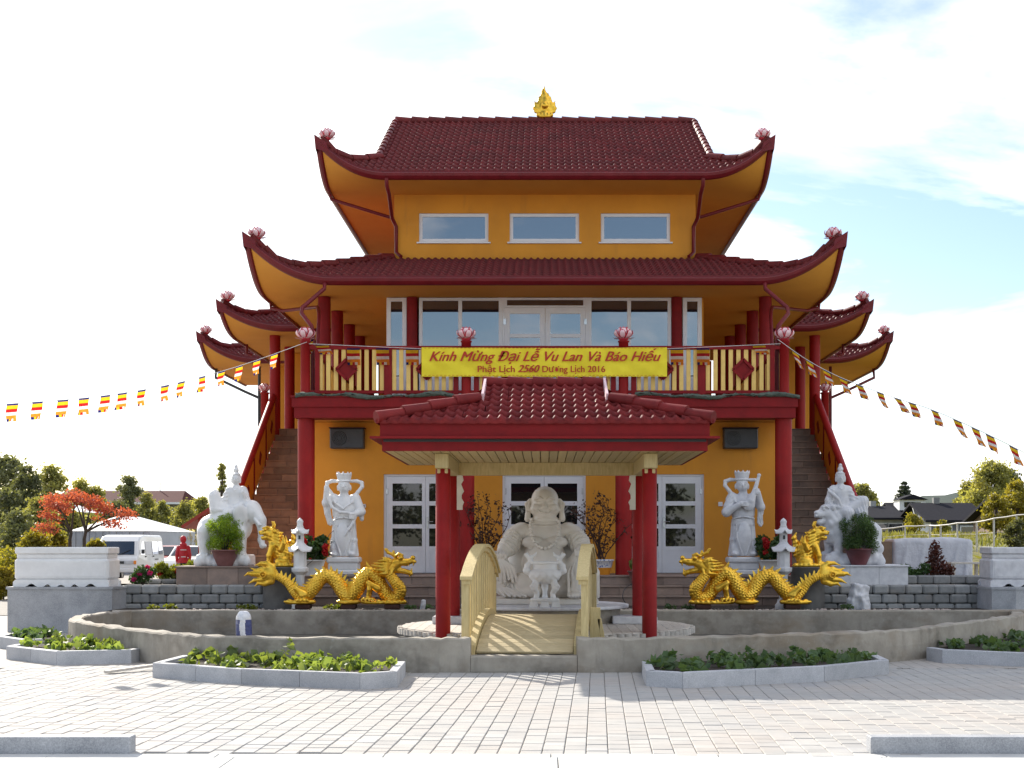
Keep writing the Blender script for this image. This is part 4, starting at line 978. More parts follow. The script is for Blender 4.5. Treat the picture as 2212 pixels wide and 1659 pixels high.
# fascia, ledge, lower fascia
for nm, x, y0, y1, z0, z1, th in [('fascia', 2.245, 18.90, 22.49, 3.03, 3.25, .03), ('lower_fascia', 2.22, 18.93, 22.46, 2.835, 2.995, .03)]:
    G_(MB().box(-x, x, y0, y0+th, z0, z1).box(-x, x, y1-th, y1, z0, z1).box(-x, -x+th, y0+th, y1-th, z0, z1).box(x-th, x, y0+th, y1-th, z0, z1).build(nm, MT['red']))
G_(MB().box(-2.37, 2.37, 18.78, 18.96, 2.997, 3.028).box(-2.37, -2.2, 18.96, 22.6, 2.997, 3.028).box(2.2, 2.37, 18.96, 22.6, 2.997, 3.028).build('drip_ledge', MT['red']))
bd = MB().box(-.057, .057, 18.97, 22.42, 2.835, 2.862, 0, None, .004).mesh('soffit_board', MT['pine'])
for i in range(35): G_(link('soffit_board', bd, None, (-2.125+i*.125, 0, random.uniform(-.001, .001))))
for sg in (-1, 1):
    X = sg*1.457+.02
    for y, z0 in ((19.6, .0), (21.8, .30)): G_(MB().lathe([(.105, z0), (.105, 2.62), (.10, 2.625)], 24, (X, y, 0)).build('column', MT['red_post']))
    G_(MB().box(X-.095, X+.095, 19.35, 22.1, 2.625, 2.832, 0, None, .008).build('beam', MT['pine']))
    G_(MB().box(X-.075, X+.075, 19.50, 19.70, 2.56, 2.63, 0, None, .006).build('post_block', MT['pine']))
    prof = [(0, 0), (.085, 0)]+[(.085+.022*math.sin(i*1.9), .06+i*.055) for i in range(8)]+[(.085, .52), (0, .52)]
    b = MB().prism([(sg*-1*p[0]+X-sg*.11, p[1]+2.08) for p in (prof if sg < 0 else prof[::-1])], 1, 20.93, 20.97); G_(b.build('carved_bracket', mat('pale_bracket', (.70, .66, .58), (.6, .56, .48), .6)))
G_(MB().box(-1.5, 1.5, 21.7, 21.9, 2.64, 2.832).build('cross_beam', MT['pine']))
# ------------------------------------------------------------------ round deck in the pond
DK = thing('round_deck', (.02, 21.3, .3), 'round weathered timber deck standing in the empty pond under the gazebo', 'deck')
for i in range(31):
    xa = -2.2+.142*i+.003; xb = xa+.136; m_ = [xa+(xb-xa)*k/4 for k in range(5)]
    f_ = [(x_, -math.sqrt(max(.001, 2.2**2-x_*x_))) for x_ in m_]; poly = f_+[(x_, -y_) for x_, y_ in f_[::-1]]
    MB().prism(poly, 2, -.03, .022).build('deck_plank', MT['pale_deck'], DK)
for k in range(110):
    a_ = 2*math.pi*k/110
    if math.sin(a_) > .35: continue
    MB().lathe([(.058, -.065-.015*random.random()), (.058, .0+.02*random.random())], 8, (2.215*math.cos(a_), 2.215*math.sin(a_), 0)).build('edge_log', MT['pale_deck'], DK)
for a in range(8): MB().box(1.9*math.cos(a*.785+.4)-.06, 1.9*math.cos(a*.785+.4)+.06, 1.9*math.sin(a*.785+.4)-.06, 1.9*math.sin(a*.785+.4)+.06, -.29, -.05).build('leg', MT['block'], DK)
# platform under the laughing statue
PL = thing('statue_platform', (0, 22.4, 0), 'round pale stone platform under the laughing statue', 'platform')
MB().lathe([(1.33, .545), (1.35, .55), (1.35, .595), (1.33, .60), (0, .60)], 56).build('top_slab', MT['marble_grey'], PL)
MB().lathe([(1.22, .3), (1.22, .544)], 56).build('drum', MT['concrete'], PL)
for sg in (-1, 1): MB().box(sg*1.46-.28 if sg < 0 else 1.05, -1.05 if sg < 0 else 1.74, -.95, -.30, .325, .44, 0, None, .01).build('step_block', MT['marble_grey'], PL)
# ------------------------------------------------------------------ arched timber bridge
BR = thing('footbridge', (-.255, 17.16, .0), 'small arched footbridge of treated pine with curved handrails leading to the statue', 'bridge', rz=-math.atan(.23/3.4))
BL = 3.5
def zdeck(t): return .24+.37*math.sin(math.pi*t)**.9
n = 28
for i in range(n):
    t0, t1 = i/n, (i+1)/n; y0, y1 = t0*BL, t1*BL; z0, z1 = zdeck(t0), zdeck(t1); a = math.atan2(z1-z0, y1-y0); L = math.hypot(z1-z0, y1-y0)
    b = MB().box(-.60, .60, -L/2+.003, L/2-.003, -.032, 0, 0, None, .004); b.build('deck_board', MT['pine_deck'], BR, (random.uniform(-.004, .004), (y0+y1)/2, (z0+z1)/2), (a, 0, 0))
def curve_board(x0, x1, f0, f1, t0, t1, name, mt='pine', k=26):
    G = []
    for i in range(k+1):
        t = t0+(t1-t0)*i/k; y = t*BL; G.append([Vector((x0, y, f0(t))), Vector((x1, y, f0(t))), Vector((x1, y, f1(t))), Vector((x0, y, f1(t))), Vector((x0, y, f0(t)))])
    b = MB().grid(G, smooth=False); b.add(G[0][:4], [(0, 1, 2, 3)]); b.add(G[-1][:4], [(3, 2, 1, 0)]); return b.build(name, MT[mt], BR)
def ztop(t): return 1.17+.40*math.sin(math.pi*min(1, max(0, t)))**.85
for sg in (-1, 1):
    curve_board(sg*.655-.045, sg*.655+.045, lambda t: zdeck(t)-.12, lambda t: zdeck(t)+.075, .0, 1, 'stringer')
    curve_board(sg*.72-.05, sg*.72+.05, lambda t: ztop(t)-.10, lambda t: ztop(t)-.045, .0, 1, 'handrail')
    curve_board(sg*.72-.075, sg*.72+.075, lambda t: ztop(t)-.042, lambda t: ztop(t), -.012, 1.012, 'handrail_cap')
    for t, w in ((.035, .06), (.97, .06)):
        MB().box(sg*.745-.045, sg*.745+.045, t*BL-w, t*BL+w, .02, ztop(t)-.10, 0, None, .006).build('post', MT['pine'], BR)
    for i in range(11):
        t = .11+i*.078
        MB().box(sg*.715-.014, sg*.715+.014, t*BL-.055, t*BL+.055, zdeck(t)-.08, ztop(t)-.045, 0, None, .004).build('baluster', MT['pine'], BR)
for i, (x, h, w, lean) in enumerate([(.66, .72, .07, .02), (.83, .58, .03, -.18)]):
    o = MB().box(-w, w, -.03, .03, 0, h, 0, None, .006).build('timber_stake', MT['pine'], None, (x, 18.6, .0), (0, lean, 0))
    tag(o, ['short thick pine stake standing outside the right bridge rail', 'thin pine plank leaning beside the stake at the right bridge rail'][i], 'stake')
# wrapped pump by the pond wall
wp = thing('wrapped_pump', (-3.85, 17.75, .0), 'upright pipe wrapped in white and blue plastic behind the pond wall', 'pump')
mb_ = mat('white_plastic_wrap', (.75, .76, .80), (.62, .64, .70), .35, scale=18, bscale=14, bstr=.8, bdist=.03); mbl = mat('blue_plastic_wrap', (.05, .07, .22), (.03, .04, .14), .35, scale=10, bscale=14, bstr=.8, bdist=.03)
s = Sculpt((-.15, -.15, 0), (.15, .15, .75), .013); s.seg((0, 0, .1), (.0, 0, .62), .10, .095, disp=lambda x, y, z: .012*np.sin(40*x+9*z)*np.cos(33*y-7*z)); me = s.mesh('wrap', [mb_, mbl])
co = np.zeros(len(me.polygons)*3, np.float32); me.polygons.foreach_get('center', co); co = co.reshape(-1, 3)
me.polygons.foreach_set('material_index', ((co[:, 2] < .60) & (np.abs(co[:, 0]-.03-.03*np.sin(co[:, 2]*9)) > .035)).astype(np.int32)); link('wrap', me, wp)
MB().lathe([(.06, 0), (.06, .2)], 12).build('pipe', MT['black'], wp)
# ------------------------------------------------------------------ kerbed plant beds in front of the pond
def leaf_plants(name, parent, pts, zb, n, size, mt, hmax=.22):
    P_ = []
    for (x, y) in pts:
        for k in range(n):
            a = random.uniform(0, 6.28); r = random.uniform(0, .10); P_.append((x+r*math.cos(a), y+r*math.sin(a), zb+random.uniform(.05, hmax)))
    o = link(name, leaf_cloud(name, P_, size, mt, .15, 1.35), parent); o['kind'] = 'stuff'; return o
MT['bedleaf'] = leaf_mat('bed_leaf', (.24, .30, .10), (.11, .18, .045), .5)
MT['bedleaf_shade'] = leaf_mat('shaded_bed_leaf', (.13, .20, .085), (.07, .13, .055), .4)  # muted copy of the bed leaf, shade put into the green
def plant_bed(poly, back, label, mt, seed, stone=.85, h=.175, tall=False):
    """poly: front outline of the kerb (x, y) left to right; back: list of (x, y) against the pond wall"""
    cx = sum(p[0] for p in poly)/len(poly); cyy = sum(p[1] for p in poly)/len(poly)
    t = thing('plant_bed', (cx, cyy, 0), label, 'plant bed', 'kerbed plant beds along the pond wall'); rnd = random.Random(seed)
    for i in range(len(poly)-1):
        a, b = Vector((*poly[i], 0)), Vector((*poly[i+1], 0)); L = (b-a).length; m = max(1, round(L/stone)); d = (b-a).normalized(); nn = Vector((-d.y, d.x, 0))
        for k in range(m):
            p, q = a+d*(L*k/m+.003), a+d*(L*(k+1)/m-.003)
            if k == m-1 and i < len(poly)-2: q = q+d*.0
            V = [p, q, q+nn*.10, p+nn*.10]; bb = MB(); bb.add([v+Vector((0, 0, -.01)) for v in V]+[v+Vector((0, 0, h-.006)) for v in V]+[V[0]+(d+nn)*.006+Vector((0, 0, h)), V[1]+(-d+nn)*.006+Vector((0, 0, h)), V[2]+(-d-nn)*.006+Vector((0, 0, h)), V[3]+(d-nn)*.006+Vector((0, 0, h))],
                [(0, 1, 5, 4), (1, 2, 6, 5), (2, 3, 7, 6), (3, 0, 4, 7), (4, 5, 9, 8), (5, 6, 10, 9), (6, 7, 11, 10), (7, 4, 8, 11), (8, 9, 10, 11), (3, 2, 1, 0)])
            child(bb.build('kerb_stone', MT['granite_light']), t)
    pol = poly+back[::-1]; child(MB().add([(x, y, h-.05) for x, y in pol], [tuple(range(len(pol)))]).build('soil', MT['soil']), t)
    # individual plants
    c = Vector((sum(p[0] for p in pol)/len(pol), sum(p[1] for p in pol)/len(pol)))
    import itertools
    fx0, fx1 = min(p[0] for p in pol), max(p[0] for p in pol); k = 0; xs = fx0+.22
    def inside(x, y):
        r = False; j = len(pol)-1
        for i in range(len(pol)):
            if (pol[i][1] > y) != (pol[j][1] > y) and x < (pol[j][0]-pol[i][0])*(y-pol[i][1])/(pol[j][1]-pol[i][1])+pol[i][0]: r = not r
            j = i
        return r
    ys0, ys1 = min(p[1] for p in pol), max(p[1] for p in pol); cnt = 0
    for _ in range(900):
        x, y = rnd.uniform(fx0+.1, fx1-.1), rnd.uniform(ys0+.1, ys1)
        if not inside(x, y) or not inside(x-.12, y-.10) or not inside(x+.12, y-.10): continue
        cnt += 1
        if cnt > int((fx1-fx0)*14): break
        hm = rnd.uniform(.07, .15); S_ = rnd.uniform(.08, .125)
        if tall and cnt % 23 == 0: hm = .34
        pts = []
        for k in range(rnd.randint(11, 18)):
            a = rnd.uniform(0, 6.28); r = rnd.uniform(.01, .13); pts.append((x+r*math.cos(a), y+r*math.sin(a), h-.04+rnd.uniform(.02, hm)*(1.15-r*3)))
        child(link('leafy_plant', leaf_cloud('leafy_plant', pts, S_, MT[mt], .1, 1.25)), t)
plant_bed(
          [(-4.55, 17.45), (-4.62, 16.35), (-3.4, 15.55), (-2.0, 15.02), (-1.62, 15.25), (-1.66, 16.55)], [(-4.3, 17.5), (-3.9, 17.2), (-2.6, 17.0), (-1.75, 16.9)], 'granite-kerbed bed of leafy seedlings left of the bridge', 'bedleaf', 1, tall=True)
plant_bed([(1.16, 16.6), (1.12, 15.35), (1.5, 15.12), (3.2, 15.9), (4.15, 16.75), (4.2, 17.6)], [(1.2, 16.95), (2.0, 17.15), (3.0, 17.5), (4.1, 18.1)], 'granite-kerbed bed of low leafy plants right of the bridge', 'bedleaf_shade', 2)
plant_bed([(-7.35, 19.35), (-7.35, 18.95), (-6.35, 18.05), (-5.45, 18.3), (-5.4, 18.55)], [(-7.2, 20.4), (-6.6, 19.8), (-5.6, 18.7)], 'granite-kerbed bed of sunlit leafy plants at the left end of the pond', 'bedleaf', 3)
plant_bed([(5.15, 18.75), (5.25, 18.35), (6.2, 17.75), (7.7, 19.1), (7.9, 19.8)], [(5.3, 19.1), (6.2, 20.2), (7.2, 21.4), (8.0, 21.5)], 'granite-kerbed bed of shaded leafy plants at the right end of the pond', 'bedleaf_shade', 4)
plant_bed([(-8.35, 21.6), (-8.3, 21.0), (-7.6, 20.2), (-7.35, 20.35)], [(-8.3, 22.0), (-7.7, 22.0), (-7.45, 21.2)], 'small granite-kerbed bed beside the left granite pedestal', 'bedleaf_shade', 5)
# plank lying on the paving
tag(MB().box(-.55, .55, -.05, .05, .0, .03, 0, None, .004).build('loose_plank', MT['pale_deck'], None, (-4.95, 17.2, .04), (0, -.05, R(50))), 'loose pale plank lying between two plant beds', 'plank')
# ------------------------------------------------------------------ statues
def flip_mesh(me):
    me.transform(Matrix.Scale(-1, 4, (1, 0, 0))); me.flip_normals(); return me
def folds(ax, per, amp, ph=0):
    if ax == 'x': return lambda x, y, z: amp*np.sin(2*np.pi*(x+.25*z)/per+ph)+0*y
    if ax == 'z': return lambda x, y, z: amp*np.sin(2*np.pi*(z+1.6*x*x)/per+ph)+0*y
    return lambda x, y, z: amp*np.sin(np.arctan2(y, x)*per+ph+2*z)
def face(s, c, r, smile=.5, k=.006):
    """features on the front (-y) of a head of centre c and half-width r"""
    x, y, z = c; f = y-r*.93
    s.seg((x, f-.02*r, z+.10*r), (x, f-.20*r, z-.22*r), .09*r, .16*r, .06*r)                    # nose
    s.ell((x, f-.12*r, z-.22*r), (.20*r, .12*r, .10*r), .04*r)
    for sg in (-1, 1):
        s.ell((x+sg*.40*r, f+.06*r, z+.02*r), (.18*r, .10*r, .10*r), .03*r)                         # eyelids
        s.chain([(x+sg*.20*r, f-.09*r, z-.02*r), (x+sg*.40*r, f-.10*r, z-.075*r), (x+sg*.60*r, f+.02*r, z-.01*r)], .055*r, .012*r, True)
        s.chain([(x+sg*.16*r, f-.02*r, z+.22*r), (x+sg*.40*r, f-.02*r, z+.34*r), (x+sg*.66*r, f+.14*r, z+.22*r)], .05*r, .04*r)   # brows
    m = z-.52*r
    s.chain([(x-.30*r, f+.06*r, m+.10*r*smile), (x, f-.06*r, m), (x+.30*r, f+.06*r, m+.10*r*smile)], .08*r, .03*r)
    s.chain([(x-.32*r, f+.03*r, m+.12*r*smile), (x, f-.13*r, m), (x+.32*r, f+.03*r, m+.12*r*smile)], .055*r, .012*r, True)
def laughing_statue():
    t = thing('laughing_statue', (0, 22.45, .60), 'large cream marble statue of a seated laughing bald man with bare belly', 'statue')
    s = Sculpt((-.86, -.60, -.02), (.86, .50, 1.78), .0088)
    # seat mass
    s.ell((-.02, .10, .14), (.78, .34, .24), .04).ell((0, .16, .45), (.62, .28, .50), .04)
    # trunk: chest, big belly
    s.ell((0, .06, .95), (.345, .25, .28), .05).ell((0, -.13, .545), (.355, .36, .37), .03)
    s.ell((.185, -.185, .865), (.175, .13, .098), .018, sym=True)
    s.chain([(-.33, -.24, .775), (-.2, -.325, .758), (-.03, -.305, .800), (.03, -.305, .800), (.2, -.325, .758), (.33, -.24, .775)], .017, .006, True)
    s.chain([(-.22, -.30, 1.015), (0, -.255, .985), (.22, -.30, 1.015)], .01, .006, True)
    s.ell((0, -.492, .50), (.024, .03, .03), .01, True)
    # neck rolls
    s.ell((0, .0, 1.215), (.225, .20, .075), .015).ell((0, -.01, 1.165), (.24, .20, .06), .012)
    # head
    s.ell((0, .0, 1.535), (.212, .222, .210), .05).ell((0, -.025, 1.385), (.232, .21, .155), .05).ell((0, -.115, 1.285), (.12, .10, .055), .02)
    s.ell((.118, -.172, 1.405), (.085, .07, .072), .02, sym=True)
    s.seg((0, -.205, 1.49), (0, -.25, 1.415), .024, .036, .015).ell((.038, -.222, 1.405), (.027, .026, .021), .010, sym=True)
    s.ell((.09, -.19, 1.482), (.055, .036, .028), .008, sym=True)
    for sg in (-1, 1):
        s.chain([(sg*.035, -.226, 1.470), (sg*.09, -.236, 1.486), (sg*.148, -.200, 1.464)], .0135, .002, True)
        s.chain([(sg*.03, -.214, 1.530), (sg*.088, -.214, 1.566), (sg*.16, -.168, 1.536)], .019, .008)
        s.chain([(sg*.03, -.236, 1.511), (sg*.088, -.234, 1.538), (sg*.155, -.188, 1.512)], .0125, .003, True)
        s.chain([(sg*.055, -.245, 1.402), (sg*.102, -.248, 1.375), (sg*.125, -.218, 1.330)], .011, .003, True)
        s.ell((sg*.024, -.276, 1.398), (.010, .014, .008), .002, True)
    s.chain([(-.10, -.20, 1.368), (-.055, -.238, 1.338), (0, -.25, 1.328), (.055, -.238, 1.338), (.10, -.20, 1.368)], .024, .008)
    s.ell((0, -.262, 1.349), (.075, .034, .020), .004, True); s.chain([(-.092, -.222, 1.371), (-.05, -.256, 1.352), (0, -.27, 1.346), (.05, -.256, 1.352), (.092, -.222, 1.371)], .014, .003, True)
    s.chain([(-.055, -.218, 1.302), (0, -.236, 1.292), (.055, -.218, 1.302)], .010, .004, True)
    for sg in (-1, 1):
        s.chain([(sg*.232, .01, 1.52), (sg*.272, .0, 1.46), (sg*.262, -.01, 1.37), (sg*.272, -.02, 1.235)], [.035, .046, .038, .050], .012, flat=(1, .9))
        s.chain([(sg*.268, -.042, 1.50), (sg*.283, -.052, 1.44), (sg*.268, -.05, 1.36)], .016, .004, True)
    # shoulders
    s.ell((.37, .03, 1.045), (.155, .17, .135), .05, sym=True)
    def sleeve(sg, pts, rr, n=6):
        s.chain(pts, rr, .015)
        for i in range(n):                       # rolled folds round the upper arm
            f = .18+.74*i/(n-1); k = min(int(f*(len(pts)-1)), len(pts)-2); g = f*(len(pts)-1)-k; p0, p1 = Vector(pts[k]), Vector(pts[k+1]); c = p0.lerp(p1, g); r_ = rr[k]+(rr[k+1]-rr[k])*g
            d = (p1-p0).normalized(); u = d.cross(Vector((0, 1, 0))).normalized(); w = d.cross(u)
            s.chain([tuple(c+(u*math.cos(a)+w*math.sin(a))*(r_+.004)+d*.03*math.sin(2*a+i)) for a in np.linspace(0, 2*math.pi, 15)], .019, .008)
            s.chain([tuple(c+d*.028+(u*math.cos(a)+w*math.sin(a))*(r_+.010)+d*.03*math.sin(2*a+i)) for a in np.linspace(0, 2*math.pi, 15)], .009, .004, True)
    # viewer-left arm, fist on the knee with bag cloth
    sleeve(-1, [(-.44, .0, 1.00), (-.535, -.10, .84), (-.62, -.22, .74)], [.145, .15, .125])
    s.chain([(-.62, -.20, .72), (-.69, -.36, .675)], [.095, .082], .015); s.ell((-.70, -.41, .665), (.090, .075, .068), .012)
    for i in range(4): s.chain([(-.768+.046*i, -.435, .715), (-.770+.046*i, -.500, .68), (-.766+.046*i, -.485, .63)], [.022, .0235, .020], .003)
    s.chain([(-.605, -.40, .70), (-.595, -.475, .665), (-.62, -.51, .63)], [.026, .024, .02], .005)
    for i in range(7):
        x = -.78+.05*i; s.chain([(-.70+.014*(i-3), -.47, .62), (x, -.485, .47), (x-.02+.012*i, -.455, .27+.03*math.sin(i*2))], [.016, .026, .024], .005)
    s.ell((-.67, -.28, .36), (.155, .17, .30), .03)
    # viewer-right arm on the raised knee
    sleeve(1, [(.44, .0, 1.00), (.535, -.09, .86), (.58, -.22, .77)], [.145, .15, .125])
    s.chain([(.59, -.2, .75), (.545, -.40, .755)], [.095, .068], .015); s.ell((.53, -.45, .745), (.075, .068, .05), .012)
    for i in range(4): s.chain([(.475+.039*i, -.475, .765), (.468+.039*i, -.540, .735), (.474+.039*i, -.56, .66)], [.020, .0215, .016], .003)
    s.chain([(.60, -.44, .745), (.625, -.51, .71), (.62, -.54, .67)], [.024, .021, .017], .004)
    # dark gaps between arms and trunk
    for sg in (-1, 1): s.chain([(sg*.375, -.17, .93), (sg*.40, -.24, .80), (sg*.395, -.34, .66)], [.026, .036, .03], .008, True)
    # raised leg and robe
    s.chain([(.30, -.05, .30), (.55, -.29, .60)], [.19, .14], .04); s.chain([(.55, -.29, .60), (.50, -.36, .14)], [.145, .125], .03)
    for i in range(6): s.chain([(.40+.05*i, -.40-.03*math.sin(i), .62-.05*abs(i-2.5)), (.36+.055*i, -.455+.014*i, .38), (.37+.075*i, -.42+.05*i, .08)], [.012, .02, .024], .006)
    s.chain([(.65, -.20, .62), (.73, -.12, .36), (.78, -.08, .08)], [.095, .13, .11], .03)
    s.ell((.46, -.475, .055), (.125, .115, .055), .012)
    for i in range(5): s.ell((.375+.044*i, -.572+.008*abs(i-1), .047), (.0225-.0015*i, .03, .03), .002)
    # crossed leg
    s.chain([(-.25, -.05, .22), (-.58, -.22, .18)], [.19, .16], .03); s.chain([(-.60, -.24, .15), (-.16, -.42, .12)], [.14, .105], .03)
    s.ell((-.33, -.36, .25), (.165, .13, .165), .012)
    for q, r_ in enumerate((.185, .235, .285)): s.chain([(-.33+r_*math.cos(a), -.43+.035*q, .25+r_*math.sin(a)) for a in np.linspace(-2.9, -.05, 12)], .020, .006)
    for i in range(5): s.chain([(-.74+.04*i, -.36-.02*i, .17), (-.62+.08*i, -.42-.012*i, .035)], [.018, .022], .006)
    for i in range(5): s.ell((.145, -.47, .30-.055*i), (.034, .034, .026), .004)
    s.ell((0, 0, -.12), (2, 2, .12), .0, True)
    link('body', s.mesh('body', MT['buddha']), t, (0, 0, .10), None, 1.028)
    MB().box(-.85, .85, -.47, .5, 0, .095, 0, None, .015).build('base_slab', MT['buddha'], t)
    nk = bpy.data.objects.new('bead_necklace', None); COL.objects.link(nk); nk.parent = t; nk.location = (0, 0, .10); nk.scale = (1.028,)*3
    bead = MB().ball((0, 0, 0), .029, 12).mesh('bead', MT['buddha'])
    pts = [(-.215, -.13, 1.22), (-.225, -.24, 1.10), (-.20, -.31, .98), (-.165, -.355, .875), (-.09, -.425, .80), (0, -.452, .772), (.09, -.425, .80), (.165, -.355, .875), (.20, -.31, .98), (.225, -.24, 1.10), (.215, -.13, 1.22)]
    c = crom([Vector(p) for p in pts], 10); acc_ = 0; last = c[0]; link('bead', bead, nk, c[0])
    for p in c[1:]:
        acc_ += (p-last).length; last = p
        if acc_ >= .052: link('bead', bead, nk, p); acc_ = 0
laughing_statue()
def burner():
    t = thing('incense_burner', (.0, 21.32, .60), 'pale stone three-legged incense urn with carved handles before the laughing statue', 'incense burner'); k = .0015
    MB().box(-.22, .22, -.16, .16, .085, .135, 0, None, .015).build('stand_top', MT['marble'], t)
    for x, y in ((-.17, -.12), (0, -.14), (.17, -.12), (-.17, .12), (.17, .12)):
        MB().prism([(x-.075, 0), (x+.075, 0), (x+.05, .086), (x-.05, .086)], 1, y-.03, y+.03).build('stand_foot', MT['marble'], t)
    s = Sculpt((-.36, -.28, .10), (.36, .28, .90), .0085)
    for a in (-2.4, -.74, 1.57):
        x, y = .15*math.cos(a), .12*math.sin(a)
        s.chain([(x*1.3, y*1.3, .36), (x*1.5, y*1.5, .29), (x*1.05, y*1.05, .21), (x*1.15, y*1.15, .15)], [.055, .050, .034, .044], .012)
        s.ell((x*1.75, y*1.75, .32), (.04, .035, .03), .01); s.ell((x*1.55+.02, y*1.9, .345), .02, .008).ell((x*1.55-.02, y*1.9, .345), .02, .008)
    s.ell((0, 0, .485), (.245, .205, .145), .02, disp=lambda x, y, z: .006*np.sin(60*x)*np.sin(60*z+2*y)*(np.abs(z-.44) < .09))
    s.roundcone((0, 0), .58, .66, .18, .19, .85, .02).roundcone((0, 0), .655, .70, .21, .215, .85, .008, r=.01)
    s.roundcone((0, 0), .66, .86, .165, .165, .85, 0) if False else None
    for sg in (-1, 1):
        s.chain([(sg*.21, 0, .50), (sg*.285, -.01, .55), (sg*.27, -.01, .63), (sg*.215, -.01, .69), (sg*.23, -.01, .75), (sg*.275, -.03, .785)], [.04, .048, .042, .036, .04, .03], .02)
        s.ell((sg*.285, -.03, .80), (.035, .03, .03), .01); s.seg((sg*.25, -.02, .78), (sg*.27, -.01, .85), .014, .006, .008); s.seg((sg*.215, -.02, .76), (sg*.15, -.03, .79), .03, .02, .015); s.seg((sg*.16, -.03, .79), (sg*.13, -.03, .835), .02, .01, .01)
    s.ell((0, 0, .73), (.16, .135, .06), .01, True)
    link('urn', s.mesh('urn', MT['marble']), t)
burner()
def king_plinth(t, mt):
    for (w, d, z0, z1, c) in ((.335, .27, 0, .11, .03), (.285, .225, .108, .24, .02), (.315, .25, .238, .355, .03)):
        MB().box(-w, w, -d, d, z0, z1, 0, None, c).build('plinth_block', MT[mt], t)
def king(x, label, mt, lute, H):
    t = thing('guardian_statue', (x, 26.92, .95), label, 'statue', 'standing guardian statues'); king_plinth(t, mt)
    s = Sculpt((-.46, -.36, .30), (.46, .30, 2.08), .0105)
    fr = folds('a', 15, .010)
    s.roundcone((0, 0), .37, .72, .285, .235, .72, .03, disp=fr).roundcone((0, 0), .68, 1.02, .24, .215, .72, .04, disp=fr)
    s.roundcone((0, 0), .97, 1.09, .228, .222, .74, .012, r=.01)
    s.ell((0, -.155, .70), (.15, .075, .33), .012)                                                 # apron
    s.chain([(-.15, -.17, .98), (-.145, -.19, .72), (-.04, -.225, .40)], .012, .01).chain([(.15, -.17, .98), (.145, -.19, .72), (.04, -.225, .40)], .012, .01)
    s.ell((.175, -.15, .41), (.075, .11, .05), .02, sym=True).ell((.20, -.12, .52), (.06, .06, .12), .03, sym=True)
    for sg in (-1, 1):
        for q in range(3): s.chain([(sg*.20, -.16, .62+.03*q), (sg*.26, -.07, .60+.03*q)], .012, .008)
    s.ell((0, .01, 1.30), (.235, .165, .30), .04).ell((0, .0, 1.17), (.22, .165, .13), .03).ell((.2, .01, 1.50), (.10, .11, .10), .05, sym=True)
    s.chain([(-.16, -.13, 1.42), (0, -.17, 1.30), (.16, -.13, 1.42)], .014, .012); s.chain([(-.2, -.12, 1.10), (0, -.19, 1.13), (.2, -.12, 1.10)], .014, .012)
    s.seg((0, 0, 1.52), (0, -.01, 1.66), .085, .075, .03)
    hx = -.02 if lute else 0
    s.ell((hx, -.02, 1.76), (.115, .125, .135), .02).ell((hx, -.04, 1.69), (.095, .10, .07), .03); face(s, (hx, -.035, 1.755), .115)
    s.ell((hx+.12, .0, 1.72), (.022, .03, .06), .01).ell((hx-.12, .0, 1.72), (.022, .03, .06), .01)
    s.roundcone((hx, -.005), 1.825, 2.0, .118, .150, 1, .01, r=.01)
    for k in range(9):
        a = k*2*math.pi/9-math.pi/2; s.seg((hx+.128*math.cos(a), .128*math.sin(a)-.005, 1.985), (hx+.138*math.cos(a), .138*math.sin(a)-.005, 2.025), .026, .010, .012)
    s.chain([(hx+.131*math.cos(a), .131*math.sin(a)-.005, 1.848) for a in np.linspace(0, 2*math.pi, 25)], .014, .006)
    loop = [(.12, .05, 1.85), (.24, .06, 1.855), (.335, .05, 1.82), (.345, .03, 1.74), (.27, 0, 1.64), (.20, -.03, 1.55), (.17, -.10, 1.44)]
    rr = [.03, .036, .038, .036, .036, .036, .03]
    if lute:
        s.chain([(-p[0], p[1], p[2]) for p in loop], rr, .015, flat=(1, .8))
        s.chain([(.12, .05, 1.85), (.24, .05, 1.85)], .032, .015)
        # lute
        s.ell((.085, -.235, 1.36), (.115, .055, .125), .02, rot=(0, 20, 0)).chain([(.12, -.235, 1.44), (.19, -.225, 1.62), (.275, -.20, 1.90)], [.085, .045, .032], .02, flat=(1, 1.3)); s.ell((.28, -.2, 1.93), (.04, .03, .035), .01)
        s.chain([(-.22, 0, 1.50), (-.33, -.10, 1.22)], [.10, .095], .03, disp=folds('z', .07, .006)); s.chain([(-.33, -.10, 1.22), (-.06, -.245, 1.38)], [.085, .05], .03)
        for q in range(4): s.chain([(-.07, -.27, 1.40-.02*q), (.01, -.295, 1.41-.024*q), (.045, -.295, 1.40-.024*q)], .011, .004)
        s.chain([(.22, 0, 1.50), (.33, -.10, 1.32)], [.10, .08], .03); s.chain([(.33, -.10, 1.32), (.26, -.20, 1.60)], [.075, .05], .03)
        for q in range(4): s.chain([(.28, -.21, 1.66-.03*q), (.225, -.265, 1.665-.03*q), (.185, -.25, 1.655-.03*q)], .0125, .004)
        s.chain([(.34, -.08, 1.30), (.32, -.07, 1.12), (.335, -.06, .99)], [.06, .05, .045], .02, flat=(1, 1.0), disp=folds('x', .05, .006))
        s.chain([(.29, -.1, 1.25), (.28, -.10, 1.02), (.33, -.09, .955)], .022, .01)
    else:
        for sg in (-1, 1): s.chain([(sg*p[0], p[1], p[2]) for p in loop], rr, .015, flat=(1, .8))
        # serpent held in both hands
        s.chain([(-.22, 0, 1.50), (-.33, -.08, 1.42)], [.10, .09], .03); s.chain([(-.33, -.08, 1.42), (-.32, -.15, 1.66)], [.075, .05], .03)
        s.ell((-.315, -.17, 1.71), (.05, .045, .055), .015)
        for q in range(4): s.chain([(-.35, -.18, 1.74-.027*q), (-.32, -.225, 1.74-.027*q), (-.285, -.21, 1.735-.027*q)], .0125, .004)
